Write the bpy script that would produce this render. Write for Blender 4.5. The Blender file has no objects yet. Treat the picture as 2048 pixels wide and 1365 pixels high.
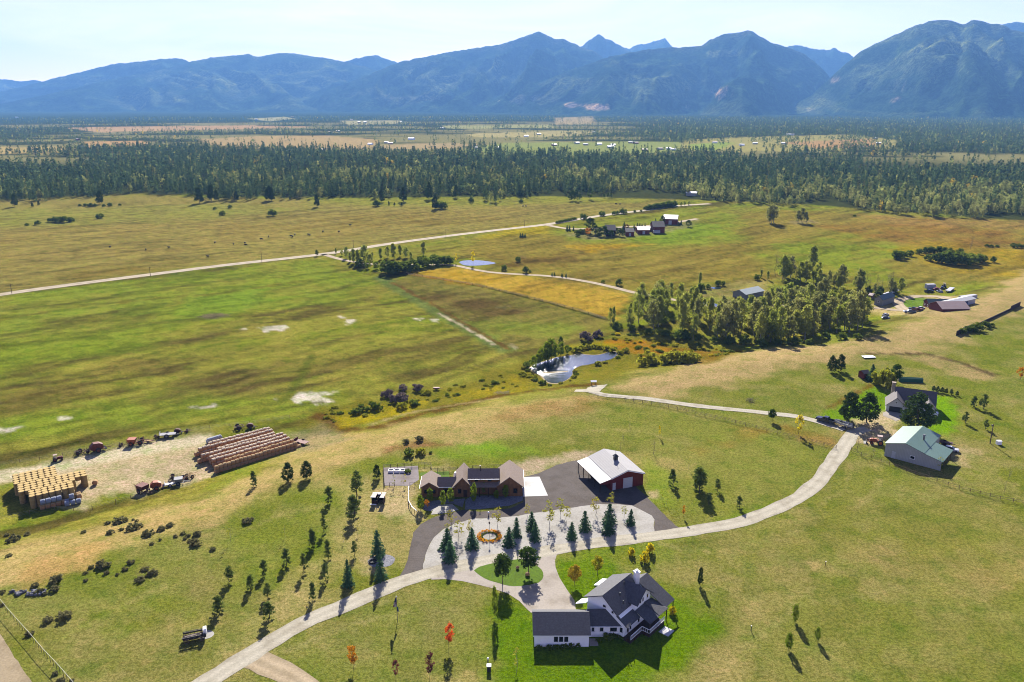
import bpy, math, random
import numpy as np
from mathutils import Vector
random.seed(7)
D = bpy.data
SC = bpy.context.scene
COL = SC.collection
# ------------------------------------------------------------------ camera model (28 mm on a 36 mm sensor, 100 m up)
F = 1593.0
TH = math.atan(477.5 / F)
CH = 100.0
CT, ST = math.cos(TH), math.sin(TH)
SUN_EL, SUN_AZ = math.radians(30), math.radians(-1.5)
DROP = 6.0


def ray(px, py):
    dx = (px - 1024) / F
    dv = (682.5 - py) / F
    return dx, CT + ST * dv, -ST + CT * dv


def P(px, py, z=0.0):
    r = ray(px, py)
    t = (z - CH) / r[2]
    return r[0] * t, r[1] * t


# the brow of the bench: beyond it the ground falls to the valley floor
BROW = [P(*p) for p in [(-420, 1330), (-200, 1240), (100, 1130), (330, 1062), (480, 1012), (620, 955), (700, 925), (800, 885),
                        (900, 852), (1050, 812), (1150, 792), (1250, 768), (1450, 728), (1700, 694), (1850, 645), (2048, 578), (2300, 490)]]
BX = np.array([p[0] for p in BROW]); BY = np.array([p[1] for p in BROW])


def height(x, y):
    x = np.asarray(x, float); y = np.asarray(y, float)
    d = np.full(x.shape, 1e9)
    for i in range(len(BROW) - 1):
        ax, ay, bx, by = BX[i], BY[i], BX[i + 1], BY[i + 1]
        L2 = (bx - ax) ** 2 + (by - ay) ** 2
        t = np.clip(((x - ax) * (bx - ax) + (y - ay) * (by - ay)) / L2, 0, 1)
        d = np.minimum(d, np.hypot(x - ax - t * (bx - ax), y - ay - t * (by - ay)))
    s = np.where(y > np.interp(x, BX, BY, left=BY[0], right=BY[-1]), d, -d)
    w = np.clip((s + 6) / 46.0, 0, 1)
    return -DROP * w * w * (3 - 2 * w)


def G(px, py):
    r = ray(px, py)
    z = 0.0
    for _ in range(14):
        t = (z - CH) / r[2]
        z = 0.5 * z + 0.5 * float(height(r[0] * t, r[1] * t))
    t = (z - CH) / r[2]
    x, y = r[0] * t, r[1] * t
    return Vector((x, y, float(height(x, y))))


def proj(x, y, z):
    h = CH - z
    d = y * CT + h * ST
    u = y * ST - h * CT
    return 1024 + F * x / d, 682.5 - F * u / d


def tall(px, py, top):
    """height in metres of an upright thing standing at (px, py) whose top shows at row top"""
    g = G(px, py)
    k = (682.5 - top) / F
    h = (g.y * ST - k * g.y * CT) / (CT + k * ST)
    return max(0.3, CH - h - g.z)


def mpp(px, py):
    g = G(px, py)
    return (g.y * CT + (CH - g.z) * ST) / F


# ------------------------------------------------------------------ colours and materials
def lin(c):
    c /= 255.0
    return c / 12.92 if c <= 0.04045 else ((c + 0.055) / 1.055) ** 2.4


KE = 2.1


def A(r, g, b, k=1.0):
    """surface colour of a thing that shows (r, g, b) in full sun on level ground"""
    return (min(.85, lin(r) / KE * k), min(.85, lin(g) / KE * k), min(.85, lin(b) / KE * k))


def nodes(name):
    m = D.materials.new(name)
    m.use_nodes = True
    n = m.node_tree.nodes
    n.clear()
    out = n.new('ShaderNodeOutputMaterial')
    return m, n, m.node_tree.links, out


def mixcol(n, l, a, b, fac, mode='MIX'):
    x = n.new('ShaderNodeMix')
    x.data_type = 'RGBA'
    x.blend_type = mode
    for s, v in ((0, fac), (6, a), (7, b)):
        if hasattr(v, 'links'):
            l.new(v, x.inputs[s])
        elif s == 0:
            x.inputs[0].default_value = v
        else:
            x.inputs[s].default_value = (*v[:3], 1)
    return x.outputs[2]


def noise(n, l, vec, scale, detail=3, rough=.6, dist=0):
    t = n.new('ShaderNodeTexNoise')
    t.inputs['Scale'].default_value = scale
    t.inputs['Detail'].default_value = detail
    t.inputs['Roughness'].default_value = rough
    t.inputs['Distortion'].default_value = dist
    l.new(vec, t.inputs['Vector'])
    return t.outputs['Fac']


def ramp(n, l, fac, a, b, lo=(0, 0, 0), hi=(1, 1, 1)):
    r = n.new('ShaderNodeValToRGB')
    r.color_ramp.elements[0].position = a
    r.color_ramp.elements[1].position = b
    r.color_ramp.elements[0].color = (*lo, 1)
    r.color_ramp.elements[1].color = (*hi, 1)
    l.new(fac, r.inputs[0])
    return r.outputs[0]


MATS = {}


def mat(name, col, rough=.7, metal=0.0, var=.25, scale=1.5, bump=.0, bscale=8, stripes=None, spec=.3, col2=None):
    """a plain surface with blotchy wear; stripes=(axis, width, depth) adds boards, ribs or shingle courses"""
    if name in MATS:
        return MATS[name]
    m, n, l, out = nodes(name)
    p = n.new('ShaderNodeBsdfPrincipled')
    tc = n.new('ShaderNodeTexCoord')
    v = tc.outputs['Object']
    f = noise(n, l, v, scale, 5, .65)
    c = mixcol(n, l, tuple(x * (1 - var) for x in col), col2 or tuple(min(.9, x * (1 + var)) for x in col), ramp(n, l, f, .3, .7))
    h = noise(n, l, v, bscale, 3)
    if stripes:
        ax, wd, dep = stripes
        w = n.new('ShaderNodeTexWave')
        w.bands_direction = ax
        w.inputs['Scale'].default_value = .314 / wd
        w.inputs['Distortion'].default_value = 0.15
        l.new(v, w.inputs['Vector'])
        c = mixcol(n, l, c, tuple(x * (1 - dep) for x in col), ramp(n, l, w.outputs['Fac'], .75, 1.0))
        if dep >= .1:
            h = w.outputs['Fac']
            bump = max(bump, .15)
    l.new(c, p.inputs['Base Color'])
    p.inputs['Roughness'].default_value = rough
    p.inputs['Metallic'].default_value = metal
    p.inputs['Specular IOR Level'].default_value = spec
    if bump:
        b = n.new('ShaderNodeBump')
        b.inputs['Strength'].default_value = bump
        b.inputs['Distance'].default_value = .05
        l.new(h, b.inputs['Height'])
        l.new(b.outputs[0], p.inputs['Normal'])
    l.new(p.outputs[0], out.inputs[0])
    MATS[name] = m
    return m


LK = 1.75


def leafmat(name, c1, c2, trans=.35, attr=False):
    if name in MATS:
        return MATS[name]
    m, n, l, out = nodes(name)
    c1 = tuple(min(.7, x * LK) for x in c1); c2 = tuple(min(.7, x * LK) for x in c2)
    tc = n.new('ShaderNodeTexCoord')
    if attr:
        a = n.new('ShaderNodeAttribute')
        a.attribute_name = 'Col'
        c = a.outputs['Color']
    else:
        oi = n.new('ShaderNodeObjectInfo')
        c = mixcol(n, l, c1, c2, oi.outputs['Random'])
        f = noise(n, l, tc.outputs['Object'], 1.7, 2)
        c = mixcol(n, l, c, c2, ramp(n, l, f, .35, .75))
        f2 = noise(n, l, tc.outputs['Object'], 9.0, 1)
        c = mixcol(n, l, c, (.68, .70, .62), ramp(n, l, f2, .4, .7), 'MULTIPLY')
    d = n.new('ShaderNodeBsdfDiffuse')
    t = n.new('ShaderNodeBsdfTranslucent')
    l.new(c, d.inputs[0])
    l.new(c, t.inputs[0])
    mx = n.new('ShaderNodeMixShader')
    mx.inputs[0].default_value = trans
    l.new(d.outputs[0], mx.inputs[1])
    l.new(t.outputs[0], mx.inputs[2])
    l.new(mx.outputs[0], out.inputs[0])
    MATS[name] = m
    return m


# ------------------------------------------------------------------ mesh helpers
class MB:
    def __init__(self):
        self.v = []; self.f = []; self.m = []

    def add(self, vs, fs, mi=0):
        o = len(self.v)
        self.v += [tuple(p) for p in vs]
        self.f += [tuple(i + o for i in q) for q in fs]
        self.m += [mi] * len(fs)
        return self

    def box(self, c, s, rot=0, mi=0, tilt=0):
        hx, hy, hz = s[0] / 2, s[1] / 2, s[2] / 2
        ca, sa = math.cos(rot), math.sin(rot)
        ctl, stl = math.cos(tilt), math.sin(tilt)
        vs = []
        for z in (-hz, hz):
            for x, y in ((-hx, -hy), (hx, -hy), (hx, hy), (-hx, hy)):
                x2, z2 = x * ctl - z * stl, x * stl + z * ctl
                vs.append((c[0] + x2 * ca - y * sa, c[1] + x2 * sa + y * ca, c[2] + z2))
        return self.add(vs, [(3, 2, 1, 0), (4, 5, 6, 7), (0, 1, 5, 4), (1, 2, 6, 5), (2, 3, 7, 6), (3, 0, 4, 7)], mi)

    def cyl(self, a, b, r0, r1=None, n=8, mi=0, caps=True):
        r1 = r0 if r1 is None else r1
        a = Vector(a); b = Vector(b)
        d = (b - a).normalized()
        u = d.orthogonal().normalized()
        w = d.cross(u)
        vs = []
        for c, r in ((a, r0), (b, r1)):
            for i in range(n):
                t = 2 * math.pi * i / n
                vs.append(c + (u * math.cos(t) + w * math.sin(t)) * r)
        fs = [(i, (i + 1) % n, n + (i + 1) % n, n + i) for i in range(n)]
        if caps:
            fs += [tuple(range(n - 1, -1, -1)), tuple(range(n, 2 * n))]
        return self.add(vs, fs, mi)

    def slab(self, q, th=.15, mi=0):
        """four corners (counter-clockwise from above) and a thickness below them"""
        n = (Vector(q[1]) - Vector(q[0])).cross(Vector(q[-1]) - Vector(q[0])).normalized()
        if n.z < 0:
            q = list(q)[::-1]
            n = -n
        lo = [Vector(p) - n * th for p in q]
        k = len(q)
        return self.add(list(q) + lo, [tuple(range(k)), tuple(range(2 * k - 1, k - 1, -1))] +
                        [(i, i + k, (i + 1) % k + k, (i + 1) % k) for i in range(k)], mi)

    def prism(self, poly, z0, z1, mi=0):
        k = len(poly)
        zz = lambda z, i: z[i] if hasattr(z, '__len__') else z
        vs = [(p[0], p[1], zz(z0, i)) for i, p in enumerate(poly)] + [(p[0], p[1], zz(z1, i)) for i, p in enumerate(poly)]
        return self.add(vs, [tuple(range(k - 1, -1, -1)), tuple(range(k, 2 * k))] +
                        [(i, (i + 1) % k, (i + 1) % k + k, i + k) for i in range(k)], mi)

    def extr(self, prof, y0, y1, mi=0, axis='y'):
        """a profile of (x, z) pushed along y (or of (y, z) pushed along x)"""
        k = len(prof)
        if axis == 'y':
            vs = [(p[0], y0, p[1]) for p in prof] + [(p[0], y1, p[1]) for p in prof]
        else:
            vs = [(y0, p[0], p[1]) for p in prof] + [(y1, p[0], p[1]) for p in prof]
        return self.add(vs, [tuple(range(k)), tuple(range(2 * k - 1, k - 1, -1))] +
                        [(i, i + k, (i + 1) % k + k, (i + 1) % k) for i in range(k)], mi)

    def blob(self, c, r, seed=0, n=8, m=5, j=.2, mi=0):
        rnd = random.Random(seed)
        vs = [(c[0], c[1], c[2] - r[2])]
        for i in range(1, m):
            ph = -math.pi / 2 + math.pi * i / m
            for k in range(n):
                t = 2 * math.pi * k / n
                q = 1 + rnd.uniform(-j, j)
                vs.append((c[0] + r[0] * q * math.cos(ph) * math.cos(t), c[1] + r[1] * q * math.cos(ph) * math.sin(t), c[2] + r[2] * q * math.sin(ph)))
        vs.append((c[0], c[1], c[2] + r[2]))
        fs = [(0, 1 + (k + 1) % n, 1 + k) for k in range(n)]
        for i in range(m - 2):
            for k in range(n):
                a = 1 + i * n
                fs.append((a + k, a + (k + 1) % n, a + n + (k + 1) % n, a + n + k))
        a = 1 + (m - 2) * n
        fs += [(a + k, a + (k + 1) % n, len(vs) - 1) for k in range(n)]
        return self.add(vs, fs, mi)

    def mesh(self, name, mats, smooth=False):
        me = D.meshes.new(name)
        me.from_pydata(self.v, [], self.f)
        for q in (mats if isinstance(mats, (list, tuple)) else [mats]):
            me.materials.append(q)
        if any(self.m):
            me.polygons.foreach_set('material_index', self.m)
        if smooth:
            me.polygons.foreach_set('use_smooth', [True] * len(self.f))
        me.update()
        return me

    def build(self, name, mats, parent=None, smooth=False, label=None):
        o = D.objects.new(name, self.mesh(name, mats, smooth))
        COL.objects.link(o)
        if parent:
            o.parent = parent
        if label:
            o['label'] = label
        return o


def tag(o, label, cat, group=None):
    o['label'] = label
    o['category'] = cat
    if group:
        o['group'] = group
    return o


def thing(name, label, cat, loc=(0, 0, 0), rotz=0.0, group=None):
    o = D.objects.new(name, None)
    COL.objects.link(o)
    o.location = loc
    o.rotation_euler = (0, 0, rotz)
    o.empty_display_size = .3
    return tag(o, label, cat, group)


def struct(o, kind='structure'):
    o['kind'] = kind
    return o


def dup(root, loc, rotz=0.0, sc=1.0, label=None, group=None):
    r = root.copy()
    COL.objects.link(r)
    r.location = loc
    r.rotation_euler = (0, 0, rotz)
    r.scale = (sc, sc, sc) if not hasattr(sc, '__len__') else sc
    if label:
        r['label'] = label
    if group:
        r['group'] = group
    for ch in list(root.children):
        c = ch.copy()
        COL.objects.link(c)
        c.parent = r
        for g in ch.children:
            d = g.copy()
            COL.objects.link(d)
            d.parent = c
    return r


ORD = ['leftmost', 'second', 'third', 'fourth', 'fifth', 'sixth', 'seventh', 'eighth', 'ninth', 'tenth', 'eleventh', 'twelfth',
       'thirteenth', 'fourteenth', 'fifteenth', 'sixteenth', 'seventeenth', 'eighteenth', 'nineteenth', 'twentieth']


def ordw(i, n):
    if i == 0:
        return 'leftmost'
    if i == n - 1:
        return 'rightmost'
    return ORD[i] + ' from left'


# ------------------------------------------------------------------ numpy value noise
def vn(x, y, s, seed=0):
    x = np.asarray(x) / s + seed * 17.3
    y = np.asarray(y) / s + seed * 9.1
    xi = np.floor(x).astype(np.int64); yi = np.floor(y).astype(np.int64)
    fx = x - xi; fy = y - yi
    fx = fx * fx * (3 - 2 * fx); fy = fy * fy * (3 - 2 * fy)

    def hsh(a, b):
        h = (a * 374761393 + b * 668265263 + seed * 2246822519) & 0xffffffff
        h = ((h ^ (h >> 13)) * 1274126177) & 0xffffffff
        return ((h ^ (h >> 16)) & 0xffff) / 65535.0
    a = hsh(xi, yi); b = hsh(xi + 1, yi); c = hsh(xi, yi + 1); d = hsh(xi + 1, yi + 1)
    return (a * (1 - fx) + b * fx) * (1 - fy) + (c * (1 - fx) + d * fx) * fy


def fbm(x, y, s, seed=0, o=4, g=.55):
    r = 0; w = 1; t = 0
    for i in range(o):
        r = r + w * vn(x, y, s / 2 ** i, seed + i * 3)
        t += w; w *= g
    return r / t


def pip(x, y, poly):
    ins = np.zeros(x.shape, bool)
    k = len(poly)
    for i in range(k):
        x0, y0 = poly[i][:2]; x1, y1 = poly[(i + 1) % k][:2]
        if y0 == y1:
            continue
        c = ((y0 > y) != (y1 > y)) & (x < (x1 - x0) * (y - y0) / (y1 - y0) + x0)
        ins ^= c
    return ins


def sdist(x, y, poly, closed=True):
    d = np.full(x.shape, 1e9)
    k = len(poly)
    for i in range(k if closed else k - 1):
        ax, ay = poly[i][:2]; bx, by = poly[(i + 1) % k][:2]
        L2 = (bx - ax) ** 2 + (by - ay) ** 2 + 1e-9
        t = np.clip(((x - ax) * (bx - ax) + (y - ay) * (by - ay)) / L2, 0, 1)
        d = np.minimum(d, np.hypot(x - ax - t * (bx - ax), y - ay - t * (by - ay)))
    if closed:
        return np.where(pip(x, y, poly), d, -d)
    return d
# ================================================================== GROUND
NA, NR1, NR2 = 800, 430, 120
az = np.radians(np.linspace(-60, 60, NA))
rr = np.concatenate([np.geomspace(45, 950, NR1), np.geomspace(955, 21000, NR2)])
AZ, RR = np.meshgrid(az, rr)
GX = (np.sin(AZ) * RR); GY = (np.cos(AZ) * RR)
GXf, GYf = GX.ravel(), GY.ravel()
GZf = height(GXf, GYf)
brow = np.interp(GXf, BX, BY, left=BY[0], right=BY[-1])
plain = np.clip((GYf - brow + 5) / 40.0, 0, 1)


def C3(c):
    return np.array(A(*c))


# irrigation contours run along the county road
r0, r1 = G(0, 590), G(1090, 450)
ra = math.atan2(r1.y - r0.y, r1.x - r0.x)
UX = GXf * math.cos(ra) + GYf * math.sin(ra)
UY = -GXf * math.sin(ra) + GYf * math.cos(ra)
n_big = fbm(GXf, GYf, 55, 1)
n_mid = fbm(GXf, GYf, 16, 2)
n_sm = fbm(GXf, GYf, 5, 3, 3)
n_str = fbm(UX / 5.0 + 12 * n_big, UY, 17, 5, 4, .6)
n_st2 = fbm(UX / 9.0, UY + 25 * n_big, 9, 6, 3, .6)


def sm(a, b, x):
    t = np.clip((x - a) / (b - a), 0, 1)
    return t * t * (3 - 2 * t)


def lerpc(c, d, w):
    return c + (np.asarray(d) - c) * w[:, None]


col = np.tile(C3((129, 130, 60)), (len(GXf), 1))
col = lerpc(col, C3((124, 130, 46)), sm(.42, .62, n_big) * .8)
col = lerpc(col, C3((152, 140, 86)), sm(.5, .72, n_mid) * .7)
bw = np.ones(len(GXf))
col = lerpc(col, C3((162, 148, 96)), bw * .42 * sm(.5, .64, fbm(GXf, GYf, 9, 77, 4, .65)))
col = lerpc(col, C3((112, 126, 42)), bw * .40 * sm(.5, .64, fbm(GXf, GYf, 12, 79, 4, .65)))
# valley floor
pc = np.tile(C3((139, 136, 54)), (len(GXf), 1))
pc = lerpc(pc, C3((124, 134, 40)), sm(.46, .6, n_str) * .9)
pc = lerpc(pc, C3((104, 88, 50)), sm(.56, .72, n_st2) * .75)
pc = lerpc(pc, C3((158, 146, 66)), sm(.55, .75, n_mid) * .55)
col = col + (pc - col) * plain[:, None]


def paint(pts, c, k=1.0, soft=4.0, rough=None, noise_amt=.0, world=False, closed=True, width=0, pat=None):
    """soft-edged patch of ground cover outlined by pts (photo pixels carried down onto the terrain)"""
    w = [tuple(G(*p))[:2] for p in pts] if not world else pts
    rough = soft * 1.2 if rough is None else rough
    m = soft + rough + width
    xs = [p[0] for p in w]; ys = [p[1] for p in w]
    idx = np.nonzero((GXf > min(xs) - m) & (GXf < max(xs) + m) & (GYf > min(ys) - m) & (GYf < max(ys) + m))[0]
    if not len(idx):
        return
    x, y = GXf[idx], GYf[idx]
    d = sdist(x, y, w, closed)
    if not closed:
        d = width / 2 - d
    d = d + (fbm(x, y, max(rough * 1.6, 1.5), len(pts) + 11, 4) - .5) * 3.0 * rough
    wt = sm(-soft, soft, d) * k
    if noise_amt:
        wt = wt * (1 - noise_amt + noise_amt * sm(.38, .6, fbm(x, y, max(6, rough), 23, 4)))
    if pat == 'streak':
        wt = wt * sm(.4, .58, n_str[idx])
    if pat == 'streak2':
        wt = wt * sm(.42, .56, n_st2[idx])
    col[idx] += (C3(c) - col[idx]) * wt[:, None]


TAN, GOLD, RUST, BROWN, LUSH, LAWN = (184, 160, 112), (176, 146, 44), (112, 82, 38), (112, 96, 58), (124, 138, 36), (96, 136, 12)
DIRT, MUD = (190, 168, 138), (214, 204, 194)
# --- far side of the county road: dry pasture
paint([(-300, 640), (0, 586), (300, 546), (630, 509), (1090, 447), (1345, 410), (1330, 388), (1100, 392), (700, 398), (270, 392), (-300, 412)], (150, 135, 74), .85, 12)
paint([(-100, 470), (600, 430), (1000, 415), (1100, 430), (500, 490), (-100, 540)], (152, 132, 72), .6, 25, 30, .7)
paint([(-100, 420), (500, 408), (640, 420), (300, 445), (-100, 460)], (140, 142, 62), .7, 20, 20, .5)
paint([(140, 545), (270, 533), (290, 545), (150, 560)], RUST, .55, 5, 8, .6)
paint([(430, 455), (560, 440), (700, 430), (900, 425), (1000, 440), (700, 470)], (146, 124, 54), .5, 20, 20, .6, pat='streak2')
paint([(600, 395), (900, 392), (1200, 390), (1330, 392), (1290, 405), (900, 412), (640, 410)], (142, 146, 52), .75, 20, 15, .3)
paint([(-50, 600), (0, 560), (120, 545), (300, 520), (420, 520), (200, 570)], (128, 112, 50), .5, 10, 15, .7)
# --- big irrigated field in front of it
paint([(-200, 690), (0, 596), (300, 556), (630, 518), (680, 535), (760, 560), (700, 600), (420, 620), (300, 690), (-200, 800)], (126, 140, 44), .8, 12, 18, .6)
paint([(-200, 800), (100, 730), (400, 690), (700, 700), (960, 670), (1000, 695), (880, 730), (640, 770), (380, 790), (-200, 880)], (128, 114, 56), .85, 12, 20, .5, pat='streak')
paint([(330, 740), (560, 720), (640, 745), (560, 790), (330, 800)], (108, 92, 52), .6, 8, 12, .6)
paint([(0, 700), (180, 680), (300, 690), (60, 730), (-60, 740)], LUSH, .7, 8, 12, .5)
paint([(-100, 850), (200, 800), (330, 800), (600, 790), (640, 775), (700, 790), (560, 830), (330, 850), (0, 890), (-100, 900)], (126, 142, 42), .75, 8, 10, .5)
paint([(380, 600), (520, 575), (560, 600), (430, 640), (360, 640)], (120, 144, 42), .8, 8, 8)
paint([(395, 634), (420, 627), (460, 628), (450, 636), (410, 640)], (122, 108, 88), .9, 1.5, 2)
for q in [[(470, 660), (490, 658), (485, 664)], [(520, 656), (560, 650), (585, 652), (560, 662), (530, 664)], [(575, 800), (600, 786), (680, 782), (640, 795), (600, 808)],
          [(380, 815), (440, 810), (420, 818)], [(0, 858), (45, 852), (30, 862), (0, 866)], [(535, 800), (560, 795), (555, 803)], [(120, 838), (150, 830), (140, 840)],
          [(695, 640), (708, 640), (706, 648), (695, 648)], [(820, 637), (845, 638), (840, 641)], [(862, 640), (878, 640), (870, 645)], [(680, 634), (690, 634), (684, 638)],
          [(625, 800), (660, 795), (655, 808), (630, 808)], [(985, 616), (1020, 612), (1010, 618)], [(1015, 690), (1030, 688), (1030, 700)],
          [(1240, 480), (1290, 477), (1295, 483), (1250, 486)], [(1042, 513), (1056, 513), (1050, 518)], [(1570, 444), (1620, 440), (1640, 446), (1590, 449)]]:
    paint(q, MUD, .9, .8, 2.2)
paint([(570, 800), (600, 760), (625, 710)], (96, 104, 34), .8, 1.5, 1, closed=False, width=4)
paint([(0, 918), (100, 895), (300, 865), (420, 845), (560, 818), (640, 805)], (86, 88, 30), .85, 1.2, 1.2, closed=False, width=2.6)
paint([(0, 890), (160, 862), (330, 840), (560, 806)], (104, 100, 40), .5, 1.5, 2, closed=False, width=2.5)
paint([(0, 640), (170, 610), (420, 590), (620, 560)], (112, 98, 40), .6, 2, 4, closed=False, width=4)
# --- middle paddocks
paint([(770, 560), (840, 548), (950, 572), (1215, 640), (1215, 660), (1120, 690), (1030, 700), (870, 620)], (128, 116, 60), .85, 5, 6, .2)
paint([(840, 600), (960, 590), (1040, 620), (950, 640)], (100, 78, 48), .75, 6, 10, .5)
paint([(930, 650), (1120, 640), (1200, 655), (1100, 675), (980, 680)], (128, 142, 48), .7, 6, 10, .5)
paint([(800, 545), (915, 535), (1010, 548), (1170, 566), (1262, 590), (1230, 640), (1120, 612), (960, 572)], (186, 152, 58), .9, 3, 3)
paint([(820, 548), (910, 545), (1010, 556), (1010, 566), (930, 570)], (170, 136, 28), .6, 4, 6, .6)
paint([(760, 556), (850, 610), (930, 655), (1010, 700)], (112, 126, 66), .9, 2.5, 2, closed=False, width=9)
paint([(785, 565), (870, 612), (950, 660), (1015, 697)], (120, 88, 44), .8, 1.2, 1.5, closed=False, width=3.2)
paint([(880, 628), (960, 672), (990, 690)], (206, 190, 170), .85, .6, 1.2, closed=False, width=2)
paint([(960, 572), (1100, 607), (1215, 640)], (70, 74, 30), .8, .8, 1, closed=False, width=2.2)
paint([(800, 546), (860, 555), (960, 572)], (166, 116, 40), .7, .8, 1.5, closed=False, width=3)
# --- right-hand plain
paint([(900, 500), (1100, 452), (1400, 430), (1560, 420), (2100, 450), (2100, 560), (1800, 560), (1500, 560), (1260, 580), (1000, 545)], (146, 128, 58), .85, 15, 20)
paint([(1090, 455), (1350, 425), (1500, 425), (1480, 480), (1300, 500), (1150, 480)], (132, 142, 44), .9, 14, 16, .45)
paint([(1240, 468), (1420, 445), (1460, 470), (1320, 490)], (124, 146, 40), .8, 10, 10)
paint([(1020, 452), (1110, 452), (1090, 466), (960, 480)], (178, 160, 36), .8, 8, 8)
paint([(1500, 490), (1750, 460), (1830, 500), (1780, 560), (1560, 545)], (130, 144, 40), .85, 14, 16, .5)
paint([(1600, 450), (1850, 440), (2060, 470), (2060, 500), (1780, 490)], (146, 108, 50), .75, 12, 18, .5)
paint([(1700, 430), (2060, 440), (2060, 462), (1800, 450)], (160, 126, 76), .6, 10, 10, .4)
paint([(980, 520), (1150, 500), (1240, 490), (1240, 500), (1100, 535), (1000, 540)], (100, 76, 36), .7, 6, 10, .7)
paint([(1130, 492), (1260, 486), (1300, 490), (1180, 504)], (188, 150, 30), .7, 5, 6, .4)
paint([(1780, 500), (1860, 485), (2060, 500), (2060, 550), (1900, 545)], (168, 140, 30), .7, 8, 12, .55)
paint([(1380, 580), (1480, 560), (1540, 560), (1540, 590), (1440, 610)], (176, 160, 100), .7, 5, 8, .3)
paint([(1540, 570), (1740, 590), (1760, 602), (1560, 592)], (136, 150, 52), .8, 4, 5)
paint([(1720, 620), (1780, 600), (1830, 590), (1910, 592), (1960, 606), (1960, 618), (1880, 630), (1780, 632)], (196, 172, 128), .8, 4, 4, .2)
paint([(1790, 598), (1830, 593), (1890, 600), (1880, 612), (1840, 615), (1790, 616)], (90, 128, 34), .85, 2, 2)
paint([(1130, 470), (1180, 460), (1330, 452), (1395, 440), (1380, 455), (1310, 470), (1250, 475), (1180, 480)], (150, 140, 104), .6, 4, 4)
# sedge lines left by the irrigation water, and mower passes / wheel tracks on the bench
n_st3 = fbm(UX / 4.0 + 30 * n_big, UY + 10 * n_mid, 3.2, 8, 3, .65)
pw = plain * (RR.ravel() < 1000)
col *= (1 - pw * (.22 * sm(.52, .66, n_st2) + .24 * sm(.54, .66, n_st3)))[:, None]
col *= (1 + pw * .16 * sm(.5, .36, n_st3))[:, None]
# --- wet ground round the ponds and along the foot of the bench
paint([(600, 850), (640, 815), (760, 800), (900, 770), (1050, 722), (1190, 680), (1300, 672), (1500, 700), (1440, 725), (1250, 745), (1180, 770), (1060, 780), (900, 815), (800, 835), (680, 862)], (124, 116, 36), .85, 5, 6)
paint([(640, 845), (700, 820), (800, 810), (860, 800), (820, 825), (740, 845), (690, 858)], (166, 150, 24), .85, 3, 5, .4)
paint([(900, 790), (1000, 765), (1040, 750), (1060, 775), (960, 800)], (160, 142, 30), .75, 3, 5, .6)
paint([(640, 835), (690, 862), (780, 850), (850, 826), (960, 800), (1080, 780), (1190, 768)], (98, 66, 30), .85, 2, 2.5, closed=False, width=5)
paint([(740, 850), (820, 826), (900, 812), (1000, 796)], (168, 150, 112), .6, .8, 1, closed=False, width=2)
paint([(1200, 684), (1260, 676), (1320, 690), (1350, 705), (1280, 712), (1250, 705)], (184, 120, 22), .85, 3, 4, .4)
paint([(1320, 690), (1480, 702), (1420, 730), (1330, 722)], (130, 96, 34), .8, 4, 5, .4)
paint([(1100, 700), (1180, 684), (1240, 690), (1180, 700)], (160, 148, 24), .8, 2, 3, .3)
# --- dry grass on the brow of the bench
paint([(1215, 775), (1330, 745), (1450, 715), (1560, 695), (1700, 690), (1790, 655), (1840, 635), (1960, 600), (2060, 540), (2200, 520), (2200, 600), (2040, 620), (1930, 670), (1830, 705), (1760, 715), (1560, 735), (1430, 775), (1260, 795)], (186, 160, 116), .9, 5, 8, .2)
paint([(545, 890), (640, 872), (760, 862), (850, 838), (960, 812), (1080, 795), (1190, 790), (1230, 800), (1100, 840), (960, 880), (880, 895), (760, 925), (660, 955), (560, 985), (420, 1030), (300, 1065), (180, 1110), (60, 1170), (-60, 1190), (-60, 1130), (60, 1090), (220, 1045), (380, 1000), (470, 960), (560, 920)], (184, 160, 108), .88, 5, 8, .25)
paint([(100, 1110), (300, 1062), (480, 1015), (420, 1010), (250, 1040), (60, 1085)], (178, 152, 100), .5, 4, 6, .5)
paint([(760, 895), (850, 880), (900, 890), (860, 905), (770, 905)], (140, 104, 66), .8, 2, 3)
paint([(60, 1130), (180, 1085), (240, 1085), (180, 1130), (80, 1160)], (188, 152, 98), .7, 3, 4)
paint([(1000, 830), (1080, 800), (1180, 795), (1250, 805), (1180, 815), (1060, 845)], (150, 112, 66), .5, 4, 6, .5)
paint([(820, 905), (930, 885), (1040, 895), (1080, 905), (1000, 912), (900, 915)], (128, 150, 46), .85, 3, 4, .3)
paint([(930, 895), (1000, 890), (1060, 897), (1010, 906)], (126, 164, 40), .8, 2, 3, .3)
# --- hay yard
paint([(-80, 975), (-80, 945), (60, 938), (160, 915), (300, 885), (400, 872), (420, 900), (440, 945), (400, 965), (330, 975), (280, 990), (200, 985), (170, 1020), (120, 1010), (60, 960)], (200, 180, 148), 1.0, 2.5, 3, .12)
paint([(-80, 965), (60, 945), (170, 920), (330, 890), (400, 880)], (216, 202, 176), .95, 2, 1.5, closed=False, width=9)
paint([(-60, 940), (100, 905), (330, 868), (420, 850), (420, 868), (330, 884), (100, 925), (-60, 960)], (126, 122, 76), .7, 3, 3, .4)
paint([(580, 870), (640, 850), (680, 880), (600, 905)], (150, 140, 112), .6, 4, 5, .3)
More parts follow.
